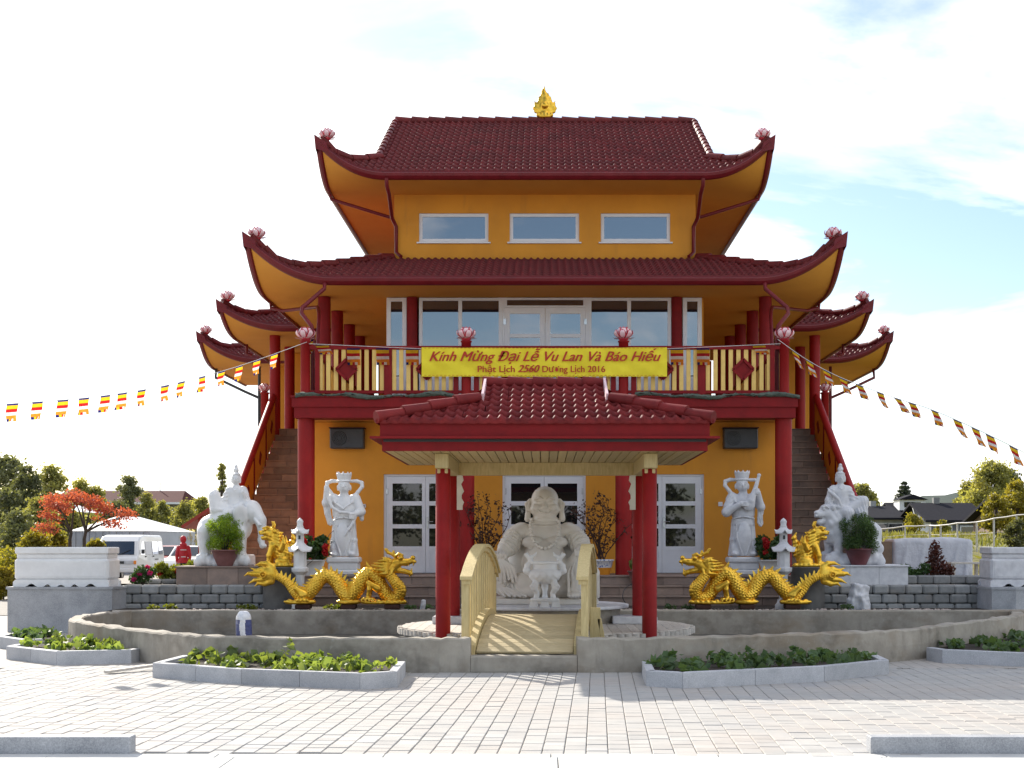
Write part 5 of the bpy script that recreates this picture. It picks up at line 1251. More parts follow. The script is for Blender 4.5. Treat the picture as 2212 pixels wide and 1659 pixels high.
        s.chain([(-.33, -.06, 1.44), (-.31, -.06, 1.22), (-.26, -.06, 1.02)], [.075, .06, .05], .02, disp=folds('x', .05, .006))
        s.chain([(-.31, -.19, 1.82), (-.315, -.2, 1.70), (-.28, -.2, 1.52), (-.20, -.22, 1.33), (-.05, -.25, 1.235), (.10, -.245, 1.225), (.20, -.22, 1.20)], [.02, .028, .03, .03, .03, .03, .03], .01)
        s.chain([(.22, 0, 1.50), (.33, -.05, 1.25)], [.10, .09], .03); s.chain([(.33, -.05, 1.25), (.20, -.19, 1.18)], [.08, .055], .03)
        s.ell((.19, -.22, 1.16), (.065, .05, .07), .015)
        for q in range(4): s.chain([(.14, -.25, 1.20-.03*q), (.18, -.285, 1.20-.03*q), (.225, -.26, 1.195-.03*q)], .0135, .004)
        s.chain([(.24, -.2, 1.13), (.20, -.22, 1.02), (.12, -.235, .90), (.05, -.245, .78)], [.03, .03, .026, .012], .01)
        s.chain([(.33, -.03, 1.25), (.345, -.02, 1.1)], [.06, .04], .02)
    s.box((0, 0, .33), (.5, .5, .026), .0, .0, True)
    link('figure', s.mesh('figure', MT[mt]), t, (0, 0, 0), None, (1, 1, H))
king(-3.89, 'white marble guardian with tall crown gripping a serpent, left of the doors', 'marble', False, .985)
king(3.84, 'grey-white stone guardian with crown playing a lute, right of the doors', 'marble_grey', True, 1.0)
def rider(s, kind='lion'):
    fz = folds('z', .07, .006)
    s.ell((-.11, .0, 1.16), (.20, .14, .22), .04).ell((-.11, 0, 1.36), (.215, .125, .145), .05).ell((-.11, 0, 1.0), (.24, .18, .13), .05)
    s.seg((-.11, 0, 1.45), (-.11, -.01, 1.56), .065, .055, .03)
    s.ell((-.11, -.015, 1.625), (.088, .097, .118), .02).ell((-.11, -.03, 1.572), (.068, .073, .05), .02); face(s, (-.11, -.025, 1.62), .093)
    s.ell((-.11, .026, 1.668), (.096, .098, .088), .008).chain([(-.11+.09*math.cos(a), -.012+.092*math.sin(a), 1.706) for a in np.linspace(3.3, 6.1, 11)], .007, .006)
    s.ell((-.11, .0, 1.785), (.058, .058, .052), .010).ell((-.11, 0, 1.85), (.036, .036, .045), .010)
    s.ell((-.20, 0, 1.60), (.02, .03, .06), .01).ell((-.02, 0, 1.60), (.02, .03, .06), .01)
    s.chain([(-.17, -.10, 1.45), (-.11, -.125, 1.40), (-.05, -.10, 1.45)], .010, .006)
    # arms
    s.chain([(-.27, .0, 1.40), (-.36, -.06, 1.18)], [.085, .085], .03, disp=fz); s.chain([(-.36, -.06, 1.18), (-.30, -.17, 1.36)], [.06, .035], .02); s.ell((-.30, -.18, 1.38), (.032, .03, .04), .01)
    if kind == 'elephant':
        s.chain([(.26, -.04, 1.02), (.34, -.08, 1.30), (.30, -.14, 1.05)], [.12, .11, .11], .05); s.chain([(-.27, .0, 1.40), (-.34, -.06, 1.18), (-.16, -.17, 1.08)], [.08, .075, .05], .03); s.ell((-.12, -.18, 1.08), (.06, .04, .035), .012)
    else: s.chain([(-.40, -.16, 1.42), (-.37, -.17, 1.36), (-.30, -.19, 1.31), (-.20, -.2, 1.22), (-.14, -.2, 1.10)], [.012, .03, .034, .032, .02], .01); s.chain([(-.38, -.1, 1.2), (-.33, -.14, 1.10), (-.18, -.18, 1.07)], [.06, .055, .04], .02, disp=fz)
    s.chain([(.04, .0, 1.40), (.14, -.04, 1.20), (.27, -.10, 1.235)], [.085, .075, .05], .03, disp=fz); s.ell((.33, -.13, 1.235), (.05, .035, .025), .01)
    for q in range(4): s.chain([(.35, -.11-.018*q, 1.235), (.395, -.115-.018*q, 1.215), (.41, -.115-.018*q, 1.175)], .0095, .003)
    # raised knee and hanging leg
    s.chain([(.02, -.04, 1.0), (.34, -.10, 1.18)], [.13, .095], .04); s.chain([(.34, -.10, 1.18), (.32, -.16, .86)], [.095, .08], .03, disp=folds('x', .06, .007)); s.ell((.30, -.22, .80), (.06, .10, .04), .02)
    s.chain([(.22, -.06, 1.12), (.25, -.12, .98), (.28, -.14, .82)], [.08, .09, .09], .03, disp=folds('x', .06, .007))
    s.chain([(-.11, -.06, 1.0), (.02, -.26, .96)], [.12, .09], .04); s.chain([(.02, -.26, .96), (.0, -.28, .70)], [.085, .065], .03, disp=folds('x', .05, .006)); s.ell((.0, -.32, .66), (.05, .085, .035), .015)
    s.chain([(-.02, -.28, .78), (.0, -.285, .66)], [.06, .075], .02, disp=folds('z', .04, .005))
def rock(s, x0, x1, d, h):
    s.box(((x0+x1)/2, .02, h/2), ((x1-x0)/2, d, h/2+.01), .05, .02)
    for k in range(9): s.ell((x0+(x1-x0)*(k+.5)/9, -d+.03, h*.45+.03*math.sin(k*2.1)), (.10, .07, h*.5), .03)
def riding(kind, loc, label, mt, flip, xs):
    t = thing('riding_statue', loc, label, 'statue', 'statues riding stone animals')
    s = Sculpt((-.86, -.46, -.04), (.76, .40, 1.94), .0115)
    rock(s, -.46, .70, .30, .20)
    if kind == 'lion':
        s.chain([(-.20, 0, .66), (.20, .0, .62), (.46, .02, .56)], [.28, .25, .27], .05); s.ell((.53, .02, .44), (.19, .22, .25), .04)
        for y in (-.16, .17): s.chain([(.50, y, .40), (.62, y, .30), (.52, y-.02, .20)], [.15, .10, .08], .04); s.ell((.44, y-.03, .20), (.12, .075, .05), .02)
        for x, y in ((-.18, -.17), (-.30, .15)):
            s.chain([(x-.02, y*.8, .60), (x, y, .40), (x-.01, y, .22)], [.15, .10, .085], .04); s.ell((x-.06, y-.03, .21), (.12, .085, .05), .02)
            for q in range(3): s.ell((x-.15, y-.07+.045*q, .20), (.035, .022, .03), .006)
        mane = lambda x, y, z: .011*np.sin(34*z+14*x)*np.sin(30*x+12*y)
        s.ell((-.28, -.02, .78), (.25, .27, .33), .04, disp=mane).ell((-.30, -.06, .56), (.17, .2, .2), .04, disp=mane)
        s.ell((-.40, -.10, .95), (.17, .165, .165), .03).ell((-.42, -.10, 1.06), (.12, .13, .07), .03)
        s.chain([(-.46, -.14, .96), (-.60, -.20, .93)], [.12, .085], .03); s.ell((-.645, -.22, .965), (.05, .065, .04), .02); s.ell((-.66, -.23, .905), (.03, .07, .03), .012)
        s.chain([(-.45, -.13, .84), (-.58, -.20, .795)], [.085, .055], .02); s.chain([(-.50, -.26, .87), (-.62, -.28, .865)], [.03, .03], .01, True); s.ell((-.60, -.2, .862), (.07, .09, .018), .01, True)
        s.ell((-.50, -.245, 1.03), (.035, .03, .03), .008).ell((-.53, -.06, 1.03), (.03, .03, .03), .008); s.chain([(-.54, -.25, 1.065), (-.46, -.27, 1.085), (-.40, -.25, 1.05)], .018, .01)
        s.ell((-.31, -.24, 1.06), (.05, .03, .055), .012); s.ell((.66, .0, .62), (.07, .07, .10), .03)
    else:
        s.chain([(-.18, 0, .74), (.15, 0, .76), (.45, 0, .66)], [.28, .31, .28], .06); s.ell((.50, 0, .55), (.22, .26, .28), .05)
        for x, y in ((-.24, -.17), (-.12, .18), (.52, -.17), (.46, .18)):
            s.chain([(x, y, .62), (x, y, .40), (x-.01, y, .20)], [.165, .125, .125], .04)
            for q in range(3): s.ell((x-.08+.06*q, y-.115, .205), (.03, .025, .035), .006)
        s.ell((-.48, -.06, 1.0), (.20, .20, .22), .05).ell((-.42, -.08, 1.10), (.11, .16, .11), .05)
        s.chain([(-.56, -.10, .98), (-.68, -.15, .84), (-.72, -.17, .66), (-.70, -.19, .48), (-.73, -.22, .38), (-.79, -.23, .37)], [.15, .12, .09, .07, .055, .04], .03, disp=folds('z', .035, .004))
        for y in (-.20, .02): s.chain([(-.58, y-.04, .86), (-.68, y-.10, .76), (-.76, y-.13, .76)], [.035, .028, .012], .015)
        s.ell((-.27, -.255, .92), (.165, .045, .22), .02, rot=(8, 0, -14)).ell((-.27, -.32, .92), (.11, .03, .16), .02, True, rot=(8, 0, -14)); s.ell((-.22, -.24, .76), (.09, .035, .10), .03)
        s.ell((-.57, -.235, 1.0), (.025, .02, .02), .008)
        s.chain([(.68, 0, .74), (.72, 0, .55), (.69, -.02, .40)], [.035, .03, .04], .02)
        s.box((.12, 0, 1.03), (.26, .24, .03), .02, .02)
    rider(s, kind)
    me = s.mesh('figure', MT[mt]); 
    if flip: flip_mesh(me)
    link('figure', me, t, (0, 0, 0), None, (xs, 1, 1)); return t
riding('elephant', (-5.87, 25.98, 1.15), 'white marble robed figure riding an elephant, left of the temple', 'marble', True, .86)
riding('lion', (5.63, 25.98, 1.17), 'pale stone robed figure riding a roaring lion, right of the temple', 'marble_grey', False, .92)
# ------------------------------------------------------------------ gilded dragons
def dragon(loc, label, flip):
    t = thing('dragon_statue', loc, label, 'dragon statue', 'gilded dragons'); k = .001575
    def q(px, py, y=0): return Vector(((px-1130)*k, y, (1010-py)*k))
    path = [q(500, 640, -.02), q(462, 705, -.03), q(400, 785, -.05), q(352, 870, -.04), q(395, 950, 0), q(490, 935, .04), q(565, 835, .05), q(625, 735, .03), q(700, 690, 0), q(770, 745, -.03), q(825, 850, -.04), q(905, 935, -.02), q(985, 895, .02), q(1060, 785, .04), q(1145, 718, .03), q(1230, 735, 0), q(1300, 830, -.03), q(1380, 925, -.03), q(1460, 945, 0), q(1540, 880, .02), q(1605, 795, .02), q(1710, 725, 0), q(1880, 695, 0)]
    c = crom(path, 30); n = len(c); d = [0]
    for i in range(1, n): d.append(d[-1]+(c[i]-c[i-1]).length)
    tot = d[-1]; m = 64; V = []; spine = []; pn = None
    for i, p in enumerate(c):
        tg = (c[min(i+1, n-1)]-c[max(i-1, 0)]).normalized(); u = d[i]/tot
        side = Vector((0, 1, 0)); up = side.cross(tg); up = -up if up.z < 0 and False else up; up.normalize()
        r = .088+.034*math.sin(math.pi*min(1, u*1.15))-.045*max(0, (u-.72)/.28)
        if u < .08: r *= .9
        spine.append((p, up, r, tg))
        for j in range(m):
            a = 2*math.pi*j/m; row = d[i]/.043; rr = int(row); col = j/m*14+.5*(rr % 2); f = row-rr; g = abs((col % 1)-.5)*2
            bump_ = .016*max(0, 1-math.hypot((f-.35)/.72, g/.92))**.6
            V.append(p+(up*math.cos(a)+side*math.sin(a))*(r+bump_))
    F = [(i*m+j, i*m+(j+1) % m, (i+1)*m+(j+1) % m, (i+1)*m+j) for i in range(n-1) for j in range(m)]
    me = np_mesh('body', V, F, MT['gold'], True)
    parts = [('body', me)]
    # dorsal fins: upper side of the curve
    b = MB(); i = 0; nx = .02
    while i < n-16:
        p, up, r, tg = spine[i]
        o = up if True else up
        u_ = d[i]/tot
        if .30 < u_ < .99 or u_ < .0:
            upz = up if up.z >= 0 else -up
            hgt_ = .075 if int(d[i]/.1) % 3 else .105
            base = p+upz*(r-.012); tip = p+upz*(r+hgt_)+tg*.05; w = .035
            A = [base-tg*w+Vector((0, .016, 0)), base+tg*w+Vector((0, .016, 0)), base+tg*w-Vector((0, .016, 0)), base-tg*w-Vector((0, .016, 0)), tip, p+upz*(r+hgt_*.55)+tg*.055]
            parts.append(('dorsal_fin', MB().add(A, [(0, 1, 5), (0, 5, 4), (3, 5, 2), (3, 4, 5), (1, 2, 5), (0, 4, 3)]).mesh('dorsal_fin', MT['gold'])))
            nx = d[i]+.062
        while i < n-1 and d[i] < nx: i += 1
        if not (.30 < u_ < .99): i += 9; nx = d[min(i, n-1)]
    # head
    s = Sculpt((-1.56, -.22, .40), (-.62, .24, 1.00), .0092)
    def sq(px, py, y=0): v = q(px, py, y); return (v.x, v.y, v.z)
    s.chain([sq(520, 660), sq(440, 610)], [.12, .115], .04).ell(sq(410, 575), (.12, .105, .095), .04)
    s.chain([sq(380, 565), sq(290, 560), sq(225, 545)], [.085, .06, .05], .03)                              # upper jaw
    s.ell(sq(212, 510), (.042, .055, .042), .015); s.ell(sq(190, 555), (.03, .05, .03), .012); s.seg(sq(205, 580, -.03), sq(212, 605, -.03), .014, .004, .006).seg(sq(205, 580, .03), sq(212, 605, .03), .014, .004, .006)
    s.chain([sq(400, 640), sq(320, 655), sq(262, 672), sq(235, 690)], [.07, .05, .042, .035], .02)               # lower jaw
    s.seg(sq(232, 675), sq(222, 625), .026, .008, .01); s.seg(sq(240, 690), sq(250, 725), .022, .005, .01)
    s.chain([sq(330, 612), sq(250, 622)], [.022, .02], .01, True, flat=(1, .35))
    for y in (-.055, .055):
        for px in (255, 280, 305): s.seg(sq(px, 585, y*.8), sq(px, 603, y*.8), .009, .003, .003)
        s.ell(sq(345, 515, y*1.25), (.05, .035, .04), .012); s.ell(sq(338, 510, y*1.7), (.025, .02, .025), .004)
        s.chain([sq(330, 480, y), sq(365, 470, y*1.2), sq(400, 490, y*1.4)], [.02, .026, .016], .012)
        s.chain([sq(400, 500, y*.9), sq(440, 470, y*1.1), sq(485, 455, y*1.4), sq(512, 415, y*1.5)], [.032, .026, .022, .02], .012); s.chain([sq(420, 480, y), sq(428, 435, y*1.1)], [.022, .014], .01)
        s.ell(sq(460, 545, y*2), (.05, .02, .03), .01, rot=(0, -25, 0))
        for j, (e0, e1) in enumerate([((520, 530), (600, 545)), ((540, 570), (640, 565)), ((545, 605), (665, 590)), ((530, 640), (650, 640)), ((500, 675), (600, 690)), ((480, 520), (545, 505))]):
            s.chain([sq(450+10*j, 560+14*j, y*1.6), sq(e0[0], e0[1]+8, y*2.0), sq(e1[0], e1[1], y*2.2)], [.036, .03, .008], .012)
        s.chain([sq(430, 640, y*1.6), sq(445, 690, y*1.8), sq(500, 720, y*1.8)], [.03, .026, .008], .012)
    parts.append(('head', s.mesh('head', MT['gold'])))
    # legs, claws and rock bases
    for (a, e) in ((270, 800), (800, 1045), (1290, 1640)):
        w = (e-a)/2*k; cx = ((a+e)/2-1130)*k; s = Sculpt((cx-w-.1, -.26, -.06), (cx+w+.1, .26, .14), .0125); s.ell((cx, 0, .0), (w, .15, .055), .03)
        for j in range(9):
            f = -1+2*j/8; s.ell((cx+f*w*.85, -.11+.05*abs(f), .02), (.05, .05, .04+.015*math.sin(j*3)), .02)
        s.box((cx, 0, -.06), (2, 1, .035), 0, 0, True); parts.append(('rock_base', s.mesh('rock_base', MT['gold'])))
    for y in (-.12, .13):
        s = Sculpt((-1.0, -.32, -.02), (-.40, .32, .50), .0115); s.chain([sq(600, 850, y*.6), sq(700, 785, y), sq(690, 860, y*1.1), sq(705, 950, y)], [.075, .042, .034, .034], .03)
        for j in range(4): s.chain([sq(705, 960, y), sq(650+38*j, 968, y-.04), sq(635+45*j, 992, y-.07)], [.03, .024, .010], .01)
        parts.append(('leg', s.mesh('leg', MT['gold'])))
        s = Sculpt((.20, -.32, -.02), (.80, .32, .40), .0115); s.chain([sq(1400, 920, y*.7), sq(1500, 850, y), sq(1440, 930, y*1.1), sq(1420, 975, y)], [.075, .04, .034, .034], .03)
        for j in range(4): s.chain([sq(1420, 975, y), sq(1370+40*j, 978, y-.04), sq(1350+45*j, 995, y-.06)], [.03, .024, .010], .01)
        parts.append(('leg', s.mesh('leg', MT['gold'])))
    # flame tail
    s = Sculpt((.70, -.12, .20), (1.60, .12, .80), .0092)
    def flame(pts, r): s.chain([sq(*p) for p in pts], [r*(1-j/(len(pts)-1))**.7+.003 for j in range(len(pts))], .012, flat=(1, 1.6))
    flame([(1780, 690), (1780, 620), (1830, 575), (1900, 570), (1980, 600)], .075); flame([(1770, 700), (1790, 770), (1860, 800), (1930, 795), (1980, 835)], .075)
    flame([(1800, 690), (1880, 640), (1950, 655), (2030, 620)], .07); flame([(1800, 690), (1900, 690), (2000, 690), (2040, 685), (2095, 715)], .07); flame([(1800, 695), (1890, 750), (1970, 760), (2050, 800)], .07)
    s.ell(sq(1820, 690), (.13, .055, .12), .03); s.chain([sq(1875+32*math.cos(a), 700+32*math.sin(a), -.06) for a in np.linspace(0, 6.28, 14)], .014, .006); s.ell(sq(1875, 700, -.06), (.022, .03, .022), .004)
    parts.append(('flame_tail', s.mesh('flame_tail', MT['gold'])))
    for nm, me in parts: link(nm, flip_mesh(me) if flip else me, t)
    for px in (440, 925, 1430):
        x = (px-1130)*k*(-1 if flip else 1); MB().box(x-.13, x+.13, -.13, .13, -.11, -.03, 0, None, .012).build('support_block', MT['twig'], t)
dragon((-3.76, 24.35, .53), 'gilded coiling dragon facing right on the pond edge, left of the bridge', True)
dragon((3.86, 24.35, .53), 'gilded coiling dragon facing left on the pond edge, right of the bridge', False)
def qilin(loc, label, flip):
    t = thing('guardian_beast', loc, label, 'beast statue', 'gilded guardian beasts')
    s = Sculpt((-.36, -.24, -.02), (.36, .24, .80), .0092)
    s.ell((0, 0, .02), (.33, .19, .045), .02)
    for j in range(8): s.ell((-.28+.08*j, -.15+.04*abs(j-3.5)/3.5, .03), (.05, .045, .04), .02)
    sc = lambda x, y, z: .005*np.sin(70*x+40*z)*np.sin(60*z-30*x)
    s.ell((.10, 0, .24), (.16, .13, .20), .04, disp=sc).ell((-.02, 0, .34), (.13, .12, .18), .04, disp=sc)
    for y in (-.08, .09): s.chain([(-.06, y, .36), (-.12, y*1.1, .20), (-.13, y*1.1, .07)], [.075, .055, .045], .02); s.ell((-.17, y*1.1-.01, .065), (.07, .045, .035), .012); s.ell((.10, y*1.3, .10), (.13, .07, .085), .03)
    s.chain([(-.03, 0, .44), (-.08, -.02, .55)], [.13, .12], .03, disp=sc)
    s.ell((-.11, -.03, .60), (.12, .11, .10), .02); s.chain([(-.17, -.05, .60), (-.25, -.08, .58)], [.075, .055], .02); s.chain([(-.15, -.04, .52), (-.23, -.07, .505)], [.06, .045], .015); s.ell((-.26, -.08, .545), (.06, .05, .012), .006, True)
    s.ell((-.28, -.09, .605), (.03, .045, .025), .01)
    for y in (-.10, .05):
        s.ell((-.19, y-.03, .645), (.026, .024, .024), .006); s.chain([(-.23, y-.02, .67), (-.16, y-.03, .69), (-.11, y, .67)], .018, .01)
        s.chain([(-.08, y*.8, .67), (-.05, y, .72), (-.07, y*1.1, .78)], [.022, .018, .016], .008); s.ell((-.02, y*1.4, .62), (.05, .02, .035), .01, rot=(0, 30, 0))
        for j in range(5): s.chain([(-.03, y*1.1, .60-.05*j), (.05, y*1.2, .58-.055*j), (.09, y*1.2, .60-.06*j)], [.035, .03, .008], .012)
        s.chain([(.08, y*1.2, .30), (.14, y*1.5, .42), (.13, y*1.5, .54)], [.05, .045, .008], .015)
    s.chain([(.22, 0, .16), (.29, 0, .28), (.25, 0, .40), (.29, 0, .50), (.25, 0, .58)], [.05, .05, .055, .045, .012], .02, disp=lambda x, y, z: .007*np.sin(80*z+30*x))
    s.ell((0, 0, -.06), (1, 1, .055), 0, True)
    me = s.mesh('figure', MT['gold']); link('figure', flip_mesh(me) if flip else me, t, (0, 0, 0), None, 1.03)
PEDM = mat('dark_stone_drum', (.11, .105, .10), (.17, .16, .15), .55, scale=4)
for sg, x in ((-1, -4.76), (1, 4.72)):
    p = thing('stone_drum', (x, 24.95, .40), ['dark stone drum under the left gilded beast', 'dark stone drum under the right gilded beast'][sg > 0], 'pedestal', 'drums under the gilded beasts')
    MB().lathe([(.30, 0), (.30, .72), (.31, .73), (.31, .745), (0, .745)], 32).build('drum', PEDM, p)
qilin((-4.80, 24.93, 1.15), 'gilded guardian beast seated on the dark drum beside the elephant statue', False)
qilin((4.77, 24.93, 1.15), 'gilded guardian beast seated on the dark drum beside the lion statue', True)
def lantern(x, Y, z, label, mt):
    t = thing('stone_lantern', (x, Y, z), label, 'stone lantern', 'white stone pagoda lanterns'); t.scale = (1, 1, 1.12)
    MB().lathe([(.15, 0), (.15, .07), (.12, .10), (.10, .16)], 8).build('base', MT[mt], t)
    MB().lathe([(.078, .155), (.075, .40), (.08, .55)], 16).build('shaft', MT[mt], t)
    MB().lathe([(.09, .548), (.15, .60), (.155, .65), (.145, .66)], 8, smooth=False).build('tray', MT[mt], t)
    MB().lathe([(.115, .658), (.115, .93)], 8, smooth=False).build('body', MT[mt], t)
    def roof(r, z0, h, n=8):
        b = MB(); G = []
        for i in range(7):
            f = i/6; rr = r*(1-f)**1.35+.06; row = []
            for j in range(33):
                a = 2*math.pi*j/32; c = max(0, math.cos(4*a))**3 if n == 8 else max(0, math.cos(3*a))**3
                row.append(Vector((rr*math.cos(a)*(1+.10*c*(1-f)**3), rr*math.sin(a)*(1+.10*c*(1-f)**3), z0+h*f**.85+.055*c*(1-f)**4)))
            G.append(row)
        b.grid(G); b.add([Vector((p.x, p.y, p.z-.02)) for p in G[0][:-1]], [tuple(range(31, -1, -1))]); b.grid([[Vector((p.x, p.y, p.z-.02)) for p in G[0]], G[0]]); b.build('roof', MT[mt], t)
    roof(.135, .93, .15); MB().lathe([(.07, 1.06), (.07, 1.22)], 6, smooth=False).build('upper_chamber', MT[mt], t)
    MB().box(-.018, .018, -.073, -.05, 1.11, 1.17).build('light_opening', MT['black'], t)
    roof(.085, 1.215, .085); MB().lathe([(.05, 1.29), (.065, 1.31), (.05, 1.335), (.055, 1.37), (.06, 1.39), (.04, 1.42), (.0, 1.45)], 14).build('finial', MT[mt], t)
lantern(-4.34, 24.62, .40, 'white stone pagoda lantern between the left dragon and the left guardian', 'marble'); lantern(4.24, 24.68, .40, 'white stone pagoda lantern between the right dragon and the right guardian', 'marble_grey')
# ------------------------------------------------------------------ banner, flags, fittings
def banner():
    x0, x1, z0, z1, Y = -2.40, 2.38, 4.815, 5.385, 27.07
    t = thing('banner', (0, Y, z0), 'long yellow cloth banner with red Vietnamese lettering on the balcony railing', 'banner')
    nx, nz = 90, 12; rnd = np.random.RandomState(5)
    def wob(u, v): return .010*math.sin(u*31+v*3)+.008*math.sin(u*13-v*7+1)+.006*math.sin(u*57+v*11)
    G = [[Vector((x0+(x1-x0)*i/nx, -.02+wob(i/nx, j/nz)*(1 if 0 < i < nx else .3), (z1-z0)*j/nz-.012*math.sin(math.pi*i/nx)*(j/nz))) for i in range(nx+1)] for j in range(nz+1)]
    yel = mat('yellow_banner_cloth', (.86, .72, .03), (.80, .64, .02), .75, scale=3)
    link('cloth', MB().grid(G).mesh('cloth', yel), t)
    red = mat('red_lettering', (.50, .035, .012), (.42, .025, .01), .7)
    b = MB()
    for i in range(60):
        for zz in (.018, z1-z0-.022):
            u = x0+.05+(x1-x0-.1)*i/60; b.box(u, u+.045, -.0445, -.0435, zz, zz+.007)
    b.build('border', red, t)
    def text(s_, x, z, size, shear, width, bold=.0):
        cu = bpy.data.curves.new('lettering', 'FONT'); cu.body = s_; cu.size = size; cu.shear = shear; cu.align_x = 'CENTER'; cu.extrude = .001; cu.resolution_u = 4
        o = bpy.data.objects.new('lettering', cu); COL.objects.link(o); bpy.context.view_layer.update()
        dg = bpy.context.evaluated_depsgraph_get(); me = bpy.data.meshes.new_from_object(o.evaluated_get(dg)); bpy.data.objects.remove(o)
        co = np.zeros(len(me.vertices)*3, np.float32); me.vertices.foreach_get('co', co); co = co.reshape(-1, 3); w = co[:, 0].max()-co[:, 0].min(); co[:, 0] -= (co[:, 0].max()+co[:, 0].min())/2
        co[:, 0] *= width/w; me.vertices.foreach_set('co', co.ravel()); me.materials.clear(); me.materials.append(red); me.update()
        bm = bmesh.new()
        for k in range(int(bold)):
            n0 = len(bm.verts); bm.from_mesh(me); bm.verts.ensure_lookup_table()
            for v in bm.verts[n0:]: v.co.x += .006*k; v.co.z += .0006*k; v.co.y += .002*(k % 2)
        bm.to_mesh(me); bm.free()
        link('lettering', me, t, (x, -.043, z), (R(90), 0, 0))
    text('Kính Mừng Đại Lễ Vu Lan Và Báo Hiếu', -.0, .30, .27, .40, 4.5, 3)
    text('Phật Lịch', -.95, .085, .175, 0, .72, 2); text('2560', -.32, .085, .20, .35, .42, 3); text('Dương Lịch 2016', .56, .085, .175, 0, 1.22, 2)
banner()
FC = [(.02, .022, .16), (.80, .50, .02), (.50, .018, .02), (.78, .76, .74), (.80, .27, .03)]
FM = [mat('flag_'+n, c, tuple(v*.85 for v in c), .8, scale=20) for n, c in zip(('blue', 'yellow', 'red', 'white', 'orange'), FC)]
for m_ in FM:                                       # thin cloth lets some light through
    nt = m_.node_tree; out = [n for n in nt.nodes if n.type == 'OUTPUT_MATERIAL'][0]; bs = [n for n in nt.nodes if n.type == 'BSDF_PRINCIPLED'][0]
    tr = nt.nodes.new('ShaderNodeBsdfTranslucent'); nt.links.new(bs.inputs['Base Color'].links[0].from_socket, tr.inputs[0]); ms = nt.nodes.new('ShaderNodeMixShader'); ms.inputs[0].default_value = .75
    nt.links.new(bs.outputs[0], ms.inputs[1]); nt.links.new(tr.outputs[0], ms.inputs[2]); nt.links.new(ms.outputs[0], out.inputs[0])
def flag(parent, p, d, w=.25, h=.33, blow=.0, ph=0.):
    """hangs from p along rope direction d; blow pushes the lower edge sideways"""
    b = MB(); d = Vector(d).normalized(); nrm = d.cross(Vector((0, 0, 1))).normalized(); rows = [0, .10, .30, .48, .66, .84, 1]
    def pt(u, v):
        return p+d*(u*w+blow*v*h*.9)+Vector((0, 0, -1))*(h*v*(1-.25*abs(blow)))+nrm*(.03*math.sin(u*5+v*4+ph)*v)
    N = 5
    for r in range(6):
        sub_ = 2
        for i in range(N):
            for k in range(sub_):
                va, vb = rows[r]+(rows[r+1]-rows[r])*k/sub_, rows[r]+(rows[r+1]-rows[r])*(k+1)/sub_
                mi = r if r < 5 else [0, 1, 2, 3, 4][i]
                b.add([pt(i/N, va), pt((i+1)/N, va), pt((i+1)/N, vb), pt(i/N, vb)], [(0, 1, 2, 3)], mi, True)
    return b.build('flag', FM, parent, fix=False)
def flag_string(pts, flags, label, blow):
    rope = crom([P(*q) for q in pts], 10); t = thing('flag_string', (0, 0, 0), label, 'flag string', 'strings of striped flags')
    MB().tube(rope, .006, 5).build('rope', MT['whitepot'], t)
    rnd = random.Random(len(pts))
    for vx in flags:
        best = min(range(len(rope)-1), key=lambda i: abs(1177+rope[i].x*3000/rope[i].y-vx)); a = rope[best]; d = rope[best+1]-rope[best]
        if d.x < 0: d = -d
        flag(t, a, d, .21*rnd.uniform(.93, 1.05), .27, blow*rnd.uniform(.5, 1.2), rnd.uniform(0, 6))
flag_string([(665, 738, 27.15), (600, 762, 26.3), (525, 788, 25.3), (447, 811, 24.3), (357, 833, 23.2), (272, 848, 22.3), (180, 860, 21.5), (82, 868, 20.7), (-60, 878, 19.6)],
            [672, 588, 549, 511, 473, 433, 388, 345, 300, 258, 215, 168, 120, 70, 22], 'string of striped flags running from the left balcony post out to the left', -.25)
flag_string([(1680, 733, 27.1), (1740, 775, 26.5), (1800, 808, 25.9), (1860, 833, 25.3), (1930, 858, 24.5), (2010, 884, 23.6), (2090, 918, 22.8), (2170, 956, 22.0), (2280, 1012, 20.9)],
            [1707, 1742, 1775, 1812, 1850, 1893, 1932, 1965, 2010, 2056, 2096, 2132, 2182], 'string of striped flags running from the right balcony post out to the right', .95)
t = thing('flag_string', (0, 0, 0), 'short row of striped flags hung on the balcony railing beside the banner', 'flag string', 'strings of striped flags')
for q_ in ([(-4.6, 27.09, 5.46), (-2.4, 27.08, 5.36)], [(2.38, 27.08, 5.36), (4.6, 27.09, 5.46)]): MB().tube(q_, .005, 5).build('rope', MT['whitepot'], t)
for vx in (749, 812, 876, 1448, 1505):
    x = (vx-1177)*27.07/3000; flag(t, Vector((x, 27.085, 5.372)), (1, 0, 0), .25, .33, .04, vx)
for vx in (680, 1625): flag(t, Vector(((vx-1177)*27.07/3000, 27.1, 5.44)), (1, .1, .05), .25, .22, .5, vx)
